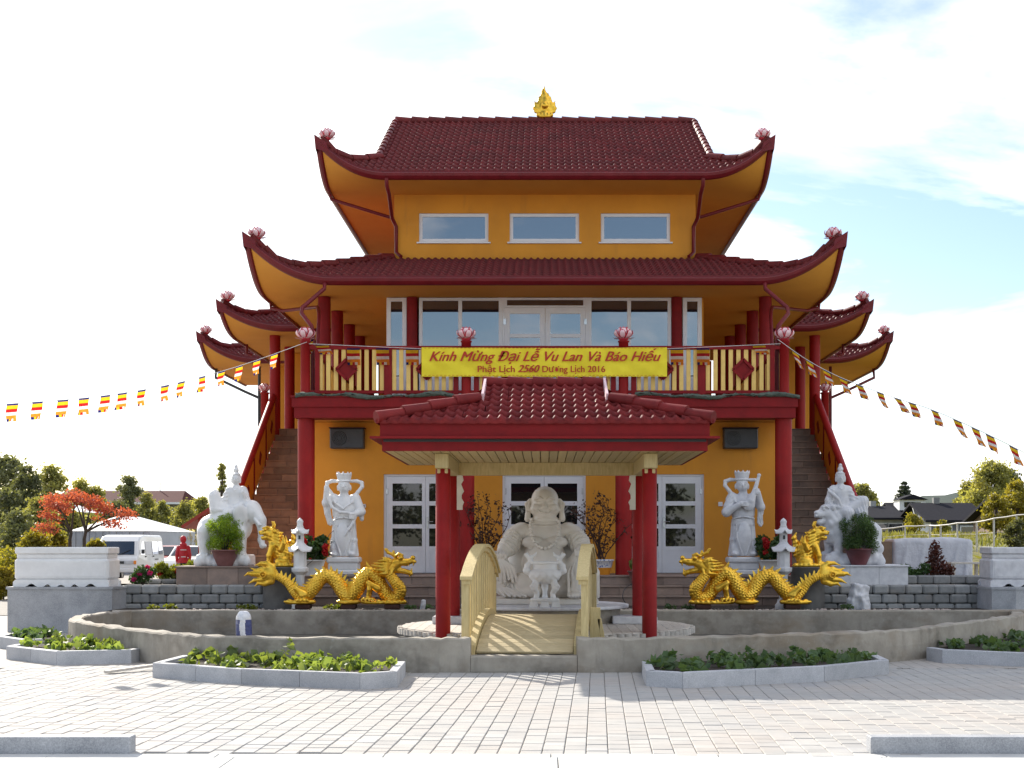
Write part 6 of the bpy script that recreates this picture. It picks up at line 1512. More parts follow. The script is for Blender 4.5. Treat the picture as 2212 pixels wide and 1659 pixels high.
# crumpled green tarpaulin along the balcony edge
TM = mat('grey_green_tarpaulin', (.085, .11, .085), (.055, .075, .06), .6, scale=8, bscale=10, bstr=.6, bdist=.04)
for i, (xa, xb, lab) in enumerate([(-4.85, -1.75, 'crumpled grey-green tarpaulin strip along the left half of the balcony edge'), (1.75, 4.95, 'crumpled grey-green tarpaulin strip along the right half of the balcony edge')]):
    G = []; rnd = np.random.RandomState(i)
    for k in range(70):
        u = k/69; x = xa+(xb-xa)*u; sag = .05*math.sin(u*9+i)+.03*math.sin(u*23); th = .026+.012*math.sin(u*14+2)
        G.append([Vector((x+rnd.normal()*.006, 26.955-math.cos(a)*th*1.1+rnd.normal()*.006, 4.455+sag*.5-.02+math.sin(a)*th*1.3+rnd.normal()*.008)) for a in np.linspace(0, 2*math.pi, 11)])
    tag(MB().grid(G).build('tarpaulin', TM), lab, 'tarpaulin', 'tarpaulin strips on the balcony')
# wall units
for x, lab in ((-4.03, 'dark grey wall box with round fan, left of the gazebo roof'), (3.99, 'dark grey wall box with round fan, right of the gazebo roof')):
    t = thing('fan_unit', (x, 28.5, 3.7), lab, 'fan unit', 'fan boxes on the front wall')
    MB().box(-.345, .345, -.27, -.004, -.205, .205, 0, None, .02).build('casing', MT['dark_metal'], t)
    b = MB()
    for r in (.14, .11, .08, .05): b.tube([(-.15+r*math.cos(a), -.285, r*math.sin(a)) for a in np.linspace(0, 2*math.pi, 24)[:-1]], .006, 5, closed=True)
    b.build('fan_grille', MT['black'], t); MB().lathe([(.148, 0), (.148, .012)], 28).build('fan_ring', MT['black'], t, (-.15, -.272, 0), (R(90), 0, 0))
    MB().box(-.36, .36, -.285, 0, .206, .225).build('rain_cover', MT['twig'], t)
tag(MB().box(-.045, .045, -.03, 0, -.045, .045, 0, None, .008).build('wall_socket', MT['white'], None, (3.60, 28.498, 2.37)), 'small white socket box on the ochre wall left of the lute guardian', 'socket')
cam_t = thing('wall_camera', (-3.71, 28.498, 2.33), 'small white camera on the ochre wall right of the serpent guardian', 'camera')
MB().box(-.04, .04, -.06, 0, -.04, .04, 0, None, .01).build('housing', MT['white'], cam_t); MB().lathe([(.02, 0), (.02, .03)], 10).build('lens', MT['black'], cam_t, (0, -.06, 0), (R(90), 0, 0))
tag(MB().tube([(-3.74, 28.44, 2.30), (-4.12, 26.62, 1.75), (-4.42, 26.5, 1.25), (-4.75, 26.45, .97)], .006, 5).build('cable', MT['black']), 'thin black cable strung from the wall camera past the serpent guardian', 'cable')
hz = [P(1352, 1304, 25.5), P(1345, 1290, 25.5), P(1350, 1272, 25.6), P(1365, 1262, 25.7), P(1385, 1258, 25.8)]
tag(MB().tube(crom(hz, 6), .008, 6).build('garden_hose', MT['black']), 'loop of dark hose rising from the soil bed right of the platform', 'hose')
# ------------------------------------------------------------------ pots and plants
MT['thuja'] = leaf_mat('sunlit_bush_leaf', (.30, .40, .03), (.14, .25, .025), .5, rand=0, scale=6)  # sunlight put into the leaf colour of the left bush
MT['thuja_shade'] = leaf_mat('shaded_bush_leaf', (.09, .15, .045), (.05, .10, .03), .4, rand=0, scale=6)  # darker copy for the right bush, shade put into the colour
MT['gera'] = leaf_mat('geranium_leaf', (.06, .12, .03), (.035, .08, .02), .35, rand=0)
MT['petal_red'] = leaf_mat('red_petal', (.55, .012, .015), (.40, .01, .012), .3, rand=0)
MT['petal_pink'] = leaf_mat('pink_petal', (.65, .03, .22), (.5, .03, .2), .3, rand=0)
MT['dry'] = leaf_mat('dry_dark_leaf', (.06, .02, .012), (.035, .014, .01), .2, rand=0)
MT['redbush'] = leaf_mat('red_brown_leaf', (.13, .035, .03), (.07, .03, .02), .35, rand=0)
MT['mixleaf'] = leaf_mat('yellow_green_leaf', (.24, .24, .03), (.09, .14, .02), .45, rand=0, scale=9)
def pot(t, r, h, mt, rim=.02, foot=.62): MB().lathe([(r*foot, 0), (r*.82, h*.5), (r, h*.93), (r+rim, h*.935), (r+rim, h), (r-.02, h), (r-.03, h*.9), (0, h*.88)], 28).build('pot', MT[mt], t)
def bush_pot(loc, label, mt, leaf):
    t = thing('potted_bush', loc, label, 'potted plant', 'bushes in bowl pots'); pot(t, .245, .30, mt, .015, .55); MB().lathe([(.0, .285), (.22, .285)], 20).build('soil', MT['soil'], t)
    tw = MB()
    for k in range(14):
        a = k*2.4; r = .05+.1*(k % 4)/3; tw.tube([(r*.3*math.cos(a), r*.3*math.sin(a), .27), (r*1.4*math.cos(a), r*1.4*math.sin(a), .55), (r*2.0*math.cos(a+.3), r*2.0*math.sin(a+.3), .80)], [.008, .006, .003], 5)
    tw.build('stems', MT['bark'], t)
    cl = [((0, 0, .60), (.30, .30, .30))]+[((.24*math.cos(a), .24*math.sin(a), .56+.22*math.sin(i*1.7)), (.13, .13, .14)) for i, a in enumerate(np.linspace(0, 6.1, 11))]+[((.08, -.03, .88), (.09, .09, .10)), ((-.06, 0, .86), (.09, .09, .09))]
    link('foliage', leaf_cloud('foliage', clump_pts(8500, cl), .042, MT[leaf], .5, 3.2), t)
bush_pot((-5.90, 25.62, 1.15), 'bright sunlit green bush in a mauve bowl pot before the elephant statue', 'terracotta', 'thuja'); bush_pot((5.79, 25.62, 1.17), 'dark shaded green bush in a wine-red bowl pot before the lion statue', 'wine_pot', 'thuja_shade')
def flower_pot(loc, label, n):
    t = thing('flower_pot', loc, label, 'potted plant', 'white pots of red flowers'); pot(t, .25, .30, 'whitepot', .012, .78)
    cl = [((.30*math.cos(i*1.3)*.6, .2*math.sin(i*1.3), .42+.12*(i % 3)), (.15, .14, .12)) for i in range(8)]
    link('foliage', leaf_cloud('foliage', clump_pts(1500, cl), .075, MT['gera'], .3, 1.2), t)
    for i in range(n):
        a = i*2.1; c = (.28*math.cos(a), -.13-.12*abs(math.sin(a*1.3)), .42+.30*((i*37) % 10)/10)
        link('flower_head', leaf_cloud('flower_head', sphere_pts(80, (0, 0, 0), (.058, .055, .05), .3), .038, MT['petal_red'], .2, 1.2), t, c)
flower_pot((-4.48, 26.75, .95), 'white pot of red flowers between the left lantern and serpent guardian', 16); flower_pot((4.36, 26.72, .95), 'white pot of red flowers between the lute guardian and right lantern', 14)
def dry_shrub(loc, label, seed, potm):
    t = thing('dry_shrub', loc, label, 'potted plant', 'dry shrubs by the middle door'); rnd = random.Random(seed); pts = []
    if potm == 'blue':
        MB().lathe([(.15, 0), (.185, .14)], 24).build('pot_base', MT['orange'], t); MB().lathe([(.186, .142), (.22, .27), (.24, .275), (.24, .30), (.20, .30), (0, .26)], 24).build('pot', MT['bluewhite'], t)
    else: pot(t, .2, .28, 'terracotta')
    b = MB()
    for k in range(9):
        p = Vector((rnd.uniform(-.05, .05), rnd.uniform(-.05, .05), .25)); d = Vector((rnd.uniform(-.35, .35), rnd.uniform(-.2, .2), 1)); path = [p.copy()]
        for s_ in range(7):
            d += Vector((rnd.uniform(-.3, .3), rnd.uniform(-.2, .2), rnd.uniform(-.1, .1))); d.normalize(); p = p+d*rnd.uniform(.12, .21); path.append(p.copy())
            if s_ > 0:
                q = p+Vector((rnd.uniform(-.22, .22), rnd.uniform(-.1, .1), rnd.uniform(0, .18))); b.tube([p, (p+q)/2+Vector((0, 0, .02)), q], [.006, .005, .003], 4)
                for _ in range(rnd.randint(5, 13)): pts.append(q+Vector((rnd.gauss(0, .06), rnd.gauss(0, .05), rnd.gauss(0, .06))))
        b.tube(path, [.014-.0014*i for i in range(len(path))], 5)
    b.build('stems', MT['twig'], t); link('dry_leaves', leaf_cloud('dry_leaves', [tuple(p) for p in pts], .055, MT['dry'], -.3, 1.3), t)
dry_shrub((-1.18, 27.3, .95), 'tall dry dark-leaved shrub left of the laughing statue', 3, 'terracotta'); dry_shrub((1.12, 27.25, .95), 'dry shrub in a blue-patterned and orange pot right of the laughing statue', 8, 'blue')
t = thing('potted_plant', (1.80, 26.36, .767), 'leafy green plant in a mauve pot on the steps behind the right gazebo post', 'potted plant'); pot(t, .22, .28, 'terracotta')
link('foliage', leaf_cloud('foliage', clump_pts(420, [((0, 0, .40), (.2, .18, .14)), ((.1, -.05, .46), (.13, .12, .1))]), .085, MT['bedleaf'], .3, 1.2), t)
def shrub(name, loc, label, clumps, n, size, leaf, flower=None, fl=0, cat='shrub', group=None):
    t = thing(name, loc, label, cat, group); b = MB()
    for c, r in clumps[:6]: b.tube([(0, 0, 0), (c[0]*.5, c[1]*.5, c[2]*.55), c], [.014, .01, .004], 5)
    b.build('stems', MT['bark'], t); link('foliage', leaf_cloud('foliage', clump_pts(n, clumps), size, MT[leaf], .3, 1.8), t)
    for i in range(fl):
        c, r = clumps[i % len(clumps)]; a = i*2.3; link('flower_head', leaf_cloud('flower_head', sphere_pts(60, (0, 0, 0), (.05, .05, .04), .3), .04, MT[flower], .2, 1.2), t, (c[0]+r[0]*.8*math.cos(a), c[1]-r[1]*.8, c[2]+r[2]*.5*math.sin(a)+.04))
    return t
rs = random.Random(4)
def clumps(n, rx, ry, z0, z1, r): return [((rs.uniform(-rx, rx), rs.uniform(-ry, ry), rs.uniform(z0, z1)), (r*rs.uniform(.7, 1.2), r*rs.uniform(.7, 1.2), r*rs.uniform(.6, 1))) for _ in range(n)]
shrub('flowering_plant', (-7.45, 25.75, .80), 'magenta-flowered plant right of the left marble planter', clumps(6, .16, .12, .08, .3, .12), 700, .07, 'gera', 'petal_pink', 4)
shrub('flowering_plant', (-6.95, 26.35, .85), 'yellow-green flowering shrub behind the edging blocks on the left', clumps(12, .34, .15, .08, .32, .15), 1700, .075, 'mixleaf', 'petal_red', 3)
shrub('shrub', (6.95, 26.4, .90), 'low dark green shrub behind the edging blocks on the right', clumps(9, .25, .15, .06, .2, .13), 1100, .06, 'gera')
shrub('shrub', (7.45, 26.5, .90), 'red-brown conifer-like shrub behind the edging blocks on the right', [((0, 0, .1+.09*i), (.30-.035*i, .25-.03*i, .09)) for i in range(7)]+clumps(5, .3, .15, .05, .2, .12), 1800, .055, 'redbush')
# small plants, pebbles and stones in the bed by the dragons
rb = random.Random(12)
for i, x in enumerate([-6.9, -6.6, -5.35, -5.15, -3.75, -3.6, -2.35, -2.1, -1.7, 1.75, 2.2, 2.5, 3.5, 5.3]):
    o = link('bed_plant', leaf_cloud('bed_plant', clump_pts(60, [((0, 0, .05), (.13, .08, .05))]), .06, MT['mixleaf' if x < -3 else 'bedleaf_shade'], .3, 1.6), None, (x, 24.3+rb.uniform(-.05, .3), .40))
    tag(o, 'small low plant in the soil bed, '+['leftmost below the left block wall', 'second from the left below the left block wall', 'just left of the left dragon', 'under the tail of the left dragon', 'under the middle of the left dragon', 'beside the middle foot of the left dragon', 'under the head of the left dragon', 'just right of the left dragon', 'left of the left gazebo posts', 'just right of the right gazebo posts', 'left of the right dragon head', 'under the head of the right dragon', 'under the middle of the right dragon', 'beside the upright rock on the right'][i], 'plant', 'small plants in the soil bed')
pb = MB(); V = []
for i in range(420):
    x = rb.uniform(-6.9, 7.2); r = rb.uniform(.012, .035); pb.ball((x, 24.12+rb.uniform(0, .4), .405), (r, r*.8, r*.6), 6)
tag(pb.build('pebbles', mat('mixed_pebbles', (.62, .52, .46), (.38, .30, .27), .7, scale=25)), 'pale pebbles scattered along the soil bed', 'pebbles', kind='stuff')
for x, y, w, h, l in ((5.55, 24.62, .20, .46, 'upright slab of grey rock beside the right gilded dragon'), (-2.15, 24.5, .05, .19, 'small upright pale stone in the bed right of the left dragon')):
    s = Sculpt((-.32, -.32, -.05), (.32, .32, .62), .014); dn = lambda x_, y_, z_: .0
    s.box((0, 0, h*.45), (w*.8, w*.45, h*.55), .03, .02, rot=(6, 9, 20)); s.box((w*.3, -w*.15, h*.28), (w*.6, w*.5, h*.36), .03, .04, rot=(-8, -14, 50)); s.box((-w*.35, .02, h*.22), (w*.5, w*.5, h*.26), .03, .04, rot=(10, 4, -30))
    X_, Y_, Z_ = s.ax[0][:, None, None], s.ax[1][None, :, None], s.ax[2][None, None, :]; s.F += (.010*np.sin(31*X_+9*Z_)*np.cos(23*Z_+17*Y_)+.006*np.sin(67*X_-40*Z_)*np.sin(55*Y_+20*Z_)).astype(np.float32)
    tag(link('rock', s.mesh('rock', MT['marble_grey']), None, (x, y, .39)), l, 'rock')
# ------------------------------------------------------------------ surroundings
def gz(x, y): return float(hgt(x, y))
MT['birch'] = leaf_mat('birch_leaf', (.36, .35, .14), (.22, .23, .09), .55, rand=.15, scale=.6)
MT['yellowgreen'] = leaf_mat('autumn_leaf', (.34, .29, .05), (.21, .20, .04), .5, rand=.15, scale=.7)
MT['darkgreen'] = leaf_mat('dark_leaf', (.18, .19, .10), (.10, .12, .065), .45, rand=.15, scale=.6)
MT['spruce'] = leaf_mat('spruce_needle', (.07, .09, .06), (.045, .06, .04), .25, rand=.1, scale=1)
MT['redtree'] = leaf_mat('red_autumn_leaf', (.50, .13, .10), (.38, .09, .07), .45, rand=0, scale=3)
MT['hedge'] = leaf_mat('hedge_leaf', (.34, .28, .04), (.16, .18, .03), .5, rand=.15, scale=1.2)
MT['pampas'] = leaf_mat('pampas_plume', (.62, .52, .40), (.5, .42, .32), .5, rand=0)
def tree(x, Y, top, width, label, leaf, n, size, seed, z0=None, low=.25, narrow=1.0, group=None, name='tree'):
    """broadleaf: tapered trunk, limbs, clumped crown with gaps"""
    rnd = random.Random(seed); g = gz(x, Y) if z0 is None else z0; H = top-g; t = thing(name, (x, Y, g), label, 'tree', group)
    b = MB(); w = width/2; cl = []
    b.tube([(0, 0, -.2), (rnd.uniform(-.1, .1)*w, 0, H*.3), (rnd.uniform(-.15, .15)*w, 0, H*.6), (0, 0, H*.92)], [H*.028, H*.02, H*.012, H*.003], 8)
    nk = int(34+16*min(3, H/max(width, .1)))
    for k in range(nk):
        f = low+(1-low)*rnd.random()**.8; prof = math.sin(math.pi*min(.97, max(.06, (f-low)/(1-low)*.82+.16)))**.8
        a = rnd.uniform(0, 6.283); r = w*prof*rnd.uniform(.35, 1)*.82; z = H*f*.96
        c = (r*math.cos(a), r*math.sin(a), z); rr = w*rnd.uniform(.16, .30); cl.append((c, (rr, rr, rr*rnd.uniform(.55, .9))))
        if k < 12: b.tube([(0, 0, z*.62), (c[0]*.5, c[1]*.5, z*.86), c], [H*.010, H*.006, H*.002], 5)
    b.build('trunk', MT['bark'], t); link('crown', leaf_cloud('crown', np.concatenate([clump_pts(n, cl, 1.05), clump_pts(n//3, cl, 1.7)]), size, MT[leaf], .1, 1.5), t); return t
def conifer(x, Y, top, width, label, n, size, seed, leaf='spruce'):
    rnd = random.Random(seed); g = gz(x, Y); H = top-g; t = thing('spruce_tree', (x, Y, g), label, 'tree', None)
    b = MB().tube([(0, 0, -.2), (0, 0, H)], [H*.022, .01], 8); pts = []
    L = 15
    for k in range(L):
        f = k/L; z = H*(.12+.86*f); w = width/2*(1-f)**.9*rnd.uniform(.85, 1.1)
        for j in range(9):
            a = j*.7+k*1.1+rnd.uniform(-.2, .2); e = Vector((w*math.cos(a), w*math.sin(a), z-w*.28)); b.tube([(0, 0, z), e], [H*.005, .006], 4)
            m = max(6, int(n/(L*9)*(1-f)*2))
            for q in range(m):
                u = rnd.random()**.7; pts.append((e.x*u+rnd.gauss(0, .05*w+.02), e.y*u+rnd.gauss(0, .05*w+.02), z-(w*.28)*u-rnd.random()*.10*w))
    b.build('trunk', MT['bark'], t); link('crown', leaf_cloud('crown', pts, size, MT[leaf], -.3, 2.6), t); return t
def bx(v, Y): return (v-1177)*Y/3000
def bz(v, Y): return 1.6+(1170-v)*Y/3000
GL = 'trees along the left boundary'
tree(bx(15, 70), 70, bz(985, 70), 4.2, 'tall dark pine at the far left edge', 'darkgreen', 7000, .17, 1, low=.30, group=GL)
tree(bx(58, 66), 66, bz(1003, 66), 2.6, 'dark loose pine second from the left edge', 'darkgreen', 3500, .16, 2, low=.35, group=GL)
tree(bx(110, 80), 80, bz(1003, 80), 2.8, 'yellow-green birch rising left of the red tree', 'birch', 5200, .16, 3, low=.2, group=GL)
tree(bx(85, 60), 60, bz(1075, 60), 2.6, 'green bushy tree below the birch at the left', 'birch', 4200, .14, 4, low=.05, group=GL)
tree(bx(175, 118), 118, bz(1035, 118), 3.6, 'grey-green tree just above the red tree crown', 'birch', 3200, .2, 5, low=.15, group=GL)
tree(bx(205, 118), 118, bz(1045, 118), 3.2, 'low grey-green tree touching the left end of the red roof', 'birch', 2600, .2, 15, low=.15, group=GL)
tree(bx(280, 100), 100, bz(1022, 100), 2.9, 'pointed dark tree in front of the red-roofed building', 'darkgreen', 4500, .17, 6, low=.05, group=GL)
tree(bx(318, 98), 98, bz(1062, 98), 2.2, 'rounded yellow-green tree before the red-roofed building', 'birch', 3200, .17, 7, low=.03, group=GL)
tree(bx(352, 96), 96, bz(1078, 96), 2.0, 'slim yellow-green tree at the right end of the red roof', 'birch', 2600, .16, 8, low=.03, group=GL)
tree(bx(250, 97), 97, bz(1085, 97), 3.4, 'low green tree right behind the white tent', 'darkgreen', 3600, .17, 9, low=.03, group=GL)
tree(bx(395, 90), 90, bz(1085, 90), 2.8, 'olive tree left of the red timber shelter', 'birch', 3600, .16, 10, low=.03, group=GL)
tree(bx(435, 92), 92, bz(1072, 92), 2.4, 'olive tree behind the elephant statue', 'birch', 3000, .16, 11, low=.03, group=GL)
tree(bx(479, 88), 88, bz(993, 88), 1.15, 'very slim poplar left of the elephant rider', 'birch', 4600, .13, 12, low=.05, group=GL)
for i_, (v_, y_, t_, w_, lf_) in enumerate([(228, 110, 1090, 4, 'birch'), (300, 108, 1100, 4.5, 'birch'), (335, 106, 1095, 4, 'birch'), (375, 104, 1100, 4, 'birch'), (415, 100, 1092, 4, 'birch'), (450, 104, 1090, 4, 'birch'), (140, 74, 1085, 3, 'birch'), (20, 64, 1060, 3.4, 'darkgreen')]):
    tree(bx(v_, y_), y_, bz(t_, y_), w_, ['leafy tree low behind the tent peak', 'low leafy tree between the pointed and rounded trees', 'low leafy tree under the right end of the red roof', 'low leafy tree above the van', 'low leafy tree above the pampas grass', 'low leafy tree behind the shelter roof', 'low leafy tree between the birch and the tent', 'dark tree under the tall pine at the left edge'][i_], lf_, 3600, .18, 70+i_, low=.0, group=GL)
GH_ = 'bushes along the left edge'
for i, (v, y, top, w, lf, lab) in enumerate([(30, 42, 1185, 2.4, 'hedge', 'yellow-green bush at the left edge behind the planter'), (75, 40, 1150, 1.7, 'hedge', 'olive bush directly behind the left planter'), (115, 41, 1135, 1.6, 'hedge', 'autumn-coloured bush left of the red tree trunks'), (10, 38, 1225, 1.0, 'hedge', 'low bush at the far left edge by the paving'), (205, 44, 1165, 1.2, 'hedge', 'yellow bush behind the red tree trunks')]):
    tree(bx(v, y), y, bz(top, y), w, lab, lf, 3600, .09, 40+i, low=.02, group=GH_, name='bush')
tree(bx(40, 52), 52, bz(1110, 52), 2.6, 'dark shaded bush behind the hedge at the left', 'darkgreen', 4200, .13, 55, low=.02, group=GH_, name='bush')
# red tree
def red_tree():
    Y = 40; t = thing('red_tree', (bx(165, Y), Y, 0), 'red-leaved autumn tree with two bare trunks behind the left planter', 'tree'); b = MB(); rnd = random.Random(9); cl = []
    def loc(v, w, dy=0): return Vector((bx(v, Y)-bx(165, Y), dy, bz(w, Y)))
    for base, forks in ((152, [(120, 1120), (135, 1090), (160, 1080), (115, 1145)]), (183, [(185, 1075), (210, 1080), (240, 1105), (268, 1112), (230, 1130), (150, 1070)])):
        r0 = loc(base, 1175); r0.z = 0; m = loc(base+2, 1150); b.tube([r0, loc(base-1, 1165), m], [.06, .05, .045], 8)
        for f in forks:
            e = loc(*f, rnd.uniform(-.5, .5)); b.tube([m, m.lerp(e, .5)+Vector((0, 0, .08)), e], [.032, .022, .008], 6)
            for k in range(3):
                e2 = e+Vector((rnd.uniform(-.3, .3), rnd.uniform(-.3, .3), rnd.uniform(-.08, .15))); b.tube([m.lerp(e, .7), e2], [.012, .004], 5); cl.append((tuple(e2), (.17, .2, .09)))
            cl.append((tuple(e), (.2, .25, .11)))
    for k in range(16): cl.append((tuple(loc(rnd.uniform(105, 225), rnd.uniform(1070, 1100)+abs(rnd.gauss(0, 6)), rnd.uniform(-.5, .5))), (.18, .25, .09)))
    b.build('trunk', MT['bark'], t); link('crown', leaf_cloud('crown', clump_pts(4600, cl, 1.45), .065, MT['redtree'], .1, 1.4), t)
    pot(t, .5, .5, 'gera') if False else None
red_tree()
# white tent
def tent():
    Y = 68; t = thing('party_tent', (bx(236, Y), Y, 0), 'large white tent with grey side walls behind the van', 'tent'); m = mat('white_tent_cloth', (.80, .80, .81), (.74, .74, .76), .6, scale=2); mg = mat('grey_tent_wall', (.42, .44, .48), (.36, .38, .42), .7, scale=2)
    w, dp, e, rz = 1.98, 9, bz(1147, Y), bz(1112, Y)
    b = MB().add([(-w, 0, e), (w, 0, e), (w, dp, e), (-w, dp, e), (-.35, dp*.3, rz), (-.35, dp*.7, rz)], [(0, 1, 4), (1, 2, 5, 4), (2, 3, 5), (3, 0, 4, 5)]); b.build('canopy', m, t)
    b = MB()
    for i in range(12): b.box(-w+i*2*w/12+.01, -w+(i+1)*2*w/12-.01, .02+.03*(i % 2), .05+.03*(i % 2), .02, e-.01)
    b.box(w-.06, w-.03, .1, dp, .02, e-.01).box(-w+.03, -w+.06, .1, dp, .02, e-.01); b.build('side_wall', mg, t)
    Y = 88; t = thing('party_tent', (bx(95, Y), Y, 0), 'white tent roof showing through the trees at the far left', 'tent'); e, rz = bz(1105, Y), bz(1066, Y)
    MB().add([(-2.2, 0, e), (2.0, 0, e), (2.0, 6, e), (-2.2, 6, e), (-1.2, 2.4, rz), (-1.2, 3.6, rz)], [(0, 1, 4), (1, 2, 5, 4), (2, 3, 5), (3, 0, 4, 5)]).build('canopy', m, t)
    for x in (-2.1, 1.9): MB().lathe([(.04, 0), (.04, e)], 8, (x, .1, 0)).build('pole', MT['steel'], t)
tent()
# red-roofed building
def long_house():
    Y = 135; x0, x1 = bx(120, Y), bx(388, Y); t = thing('long_building', ((x0+x1)/2, Y, gz(-40, Y)), 'long building with dark red roof behind the left trees', 'building'); w = (x1-x0)/2; g = gz(-40, Y); e, rz = bz(1084, Y)-g, bz(1057, Y)-g
    wm = mat('grey_brown_cladding', (.24, .21, .18), (.20, .17, .15), .85, scale=2); rm = mat('brown_red_roofing', (.10, .035, .035), (.08, .03, .03), .9, scale=3, spec=.1)
    MB().box(-w, w, 0, 8, -.5, e).build('wall', wm, t)
    MB().add([(-w-.4, -.6, e-.1), (w+.3, -.6, e-.1), (w-.5, 4, rz), (-w-.4, 4, rz), (w+.3, 8.6, e-.1), (-w-.4, 8.6, e-.1)], [(0, 1, 2, 3), (3, 2, 4, 5), (1, 4, 2)]).build('roof', rm, t)
    MB().box(-w-.4, w+.3, -.66, -.6, e-.25, e-.05).build('fascia', MT['white'], t)
    for i in range(6):
        f = MB().box(-w+1+i*1.8, -w+2.1+i*1.8, -.05, .0, e-1.6, e-.5).build('window', MT['white'], t); MB().box(-w+1.1+i*1.8, -w+2.0+i*1.8, -.07, -.05, e-1.5, e-.6).build('pane', MT['car_glass'], f)
    MB().lathe([(.06, rz-.2), (.06, rz+.9)], 8, (w*.5, 4, 0)).build('roof_pipe', MT['steel'], t)
long_house()
# van
def van():
    Y = 54; wm, nt, b_ = new_mat('white_van_paint'); b_.inputs['Base Color'].default_value = (.74, .74, .73, 1); b_.inputs['Roughness'].default_value = .3; b_.inputs['Coat Weight'].default_value = .4
    t = thing('white_van', (bx(249, Y), Y, .0), 'white minibus parked facing the camera behind the left planter', 'van', rz=R(1.5)); w = .84; L = 4.3
    prof = [(0, .42), (-.02, .62), (.03, .92), (.16, 1.02), (.55, 1.62), (.85, 1.80), (1.4, 1.87), (4.0, 1.86), (4.22, 1.74), (4.3, 1.0), (4.3, .42)]
    b = MB(); n = len(prof)
    rows = []
    for sx, inset in ((-w, 0), (w, 0)):
        rows.append([Vector((sx*(1-.10*max(0, (z-1.0)/.87)), y, z)) for y, z in prof])
    V = rows[0]+rows[1]; F = [tuple(range(n))[::-1], tuple(range(n, 2*n))]+[(i, (i+1) % n, (i+1) % n+n, i+n) for i in range(n)]
    b.add(V, F); o = b.build('body', wm, t); md = o.modifiers.new('bevel', 'BEVEL'); md.width = .06; md.segments = 3; md.limit_method = 'ANGLE'
    def sx_(z): return w*(1-.10*max(0, (z-1.0)/.87))
    MB().add([(-.68, .20, 1.08), (.68, .20, 1.08), (.60, .555, 1.60), (-.60, .555, 1.60)], [(0, 1, 2, 3)]).build('windscreen', MT['car_glass'], t, (0, -.012, .012))
    for y0, y1, sl in ((.62, 1.18, .28), (1.38, 2.35, 0), (2.45, 3.35, 0), (3.45, 4.08, -.06)):
        for sg in (-1, 1):
            q = [(sg*(sx_(1.1)+.006), y0, 1.08), (sg*(sx_(1.1)+.006), y1, 1.08), (sg*(sx_(1.6)+.006), y1+min(0, sl), 1.60), (sg*(sx_(1.6)+.006), y0+max(0, sl), 1.60)]
            MB().add(q, [(0, 1, 2, 3)]).build('side_window', MT['car_glass'], t)
    for y in (.85, 3.35):
        for sg in (-1, 1):
            wh = MB().lathe([(.30, -.09), (.31, -.07), (.31, .07), (.30, .09), (.19, .095)], 22).build('wheel', MT['rubber'], t, (sg*(w-.09), y, .31), (0, R(90), 0)); MB().lathe([(.185, -.097), (.18, .097), (.05, .10)], 18).build('rim', MT['steel'], wh)
            MB().lathe([(.37, -.02), (.37, .02)], 22).build('wheel_arch', MT['black'], t, (sg*(w-.012), y, .34), (0, R(90), 0))
    lm = mat('headlamp_glass', (.55, .57, .6), (.45, .47, .5), .1); om = mat('orange_indicator', (.8, .25, .02), (.7, .2, .02), .2)
    for sg in (-1, 1):
        h = MB().box(sg*.52-.16, sg*.52+.16, -.05, .02, .72, .86, 0, None, .02).build('headlight', lm, t); MB().box(sg*.76-.05, sg*.76+.05, -.04, .05, .72, .86, 0, None, .015).build('indicator', om, t)
        MB().box(sg*.92-.06, sg*.92+.06, .55, .62, 1.12, 1.3, 0, None, .02).build('mirror', MT['black'], t)
    MB().box(-.8, .8, -.10, .04, .40, .56, 0, None, .03).build('bumper', wm, t); MB().box(-.34, .34, -.035, 0, .74, .84).build('grille', MT['black'], t); MB().box(-.25, .25, -.115, -.10, .43, .52).build('number_plate', MT['whitepot'], t)
    for sg in (-1, 1): MB().tube([(sg*.1, .15, 1.09), (sg*.5, .30, 1.28)], .012, 5).build('wiper', MT['black'], t)
    for y in (1.22, 2.4): MB().box(w+.0, w+.025, y, y+.14, .98, 1.03).build('door_handle', MT['black'], t)
    MB().box(w+.001, w+.006, 2.75, 3.3, .86, .90).build('side_vent', MT['black'], t)
van()
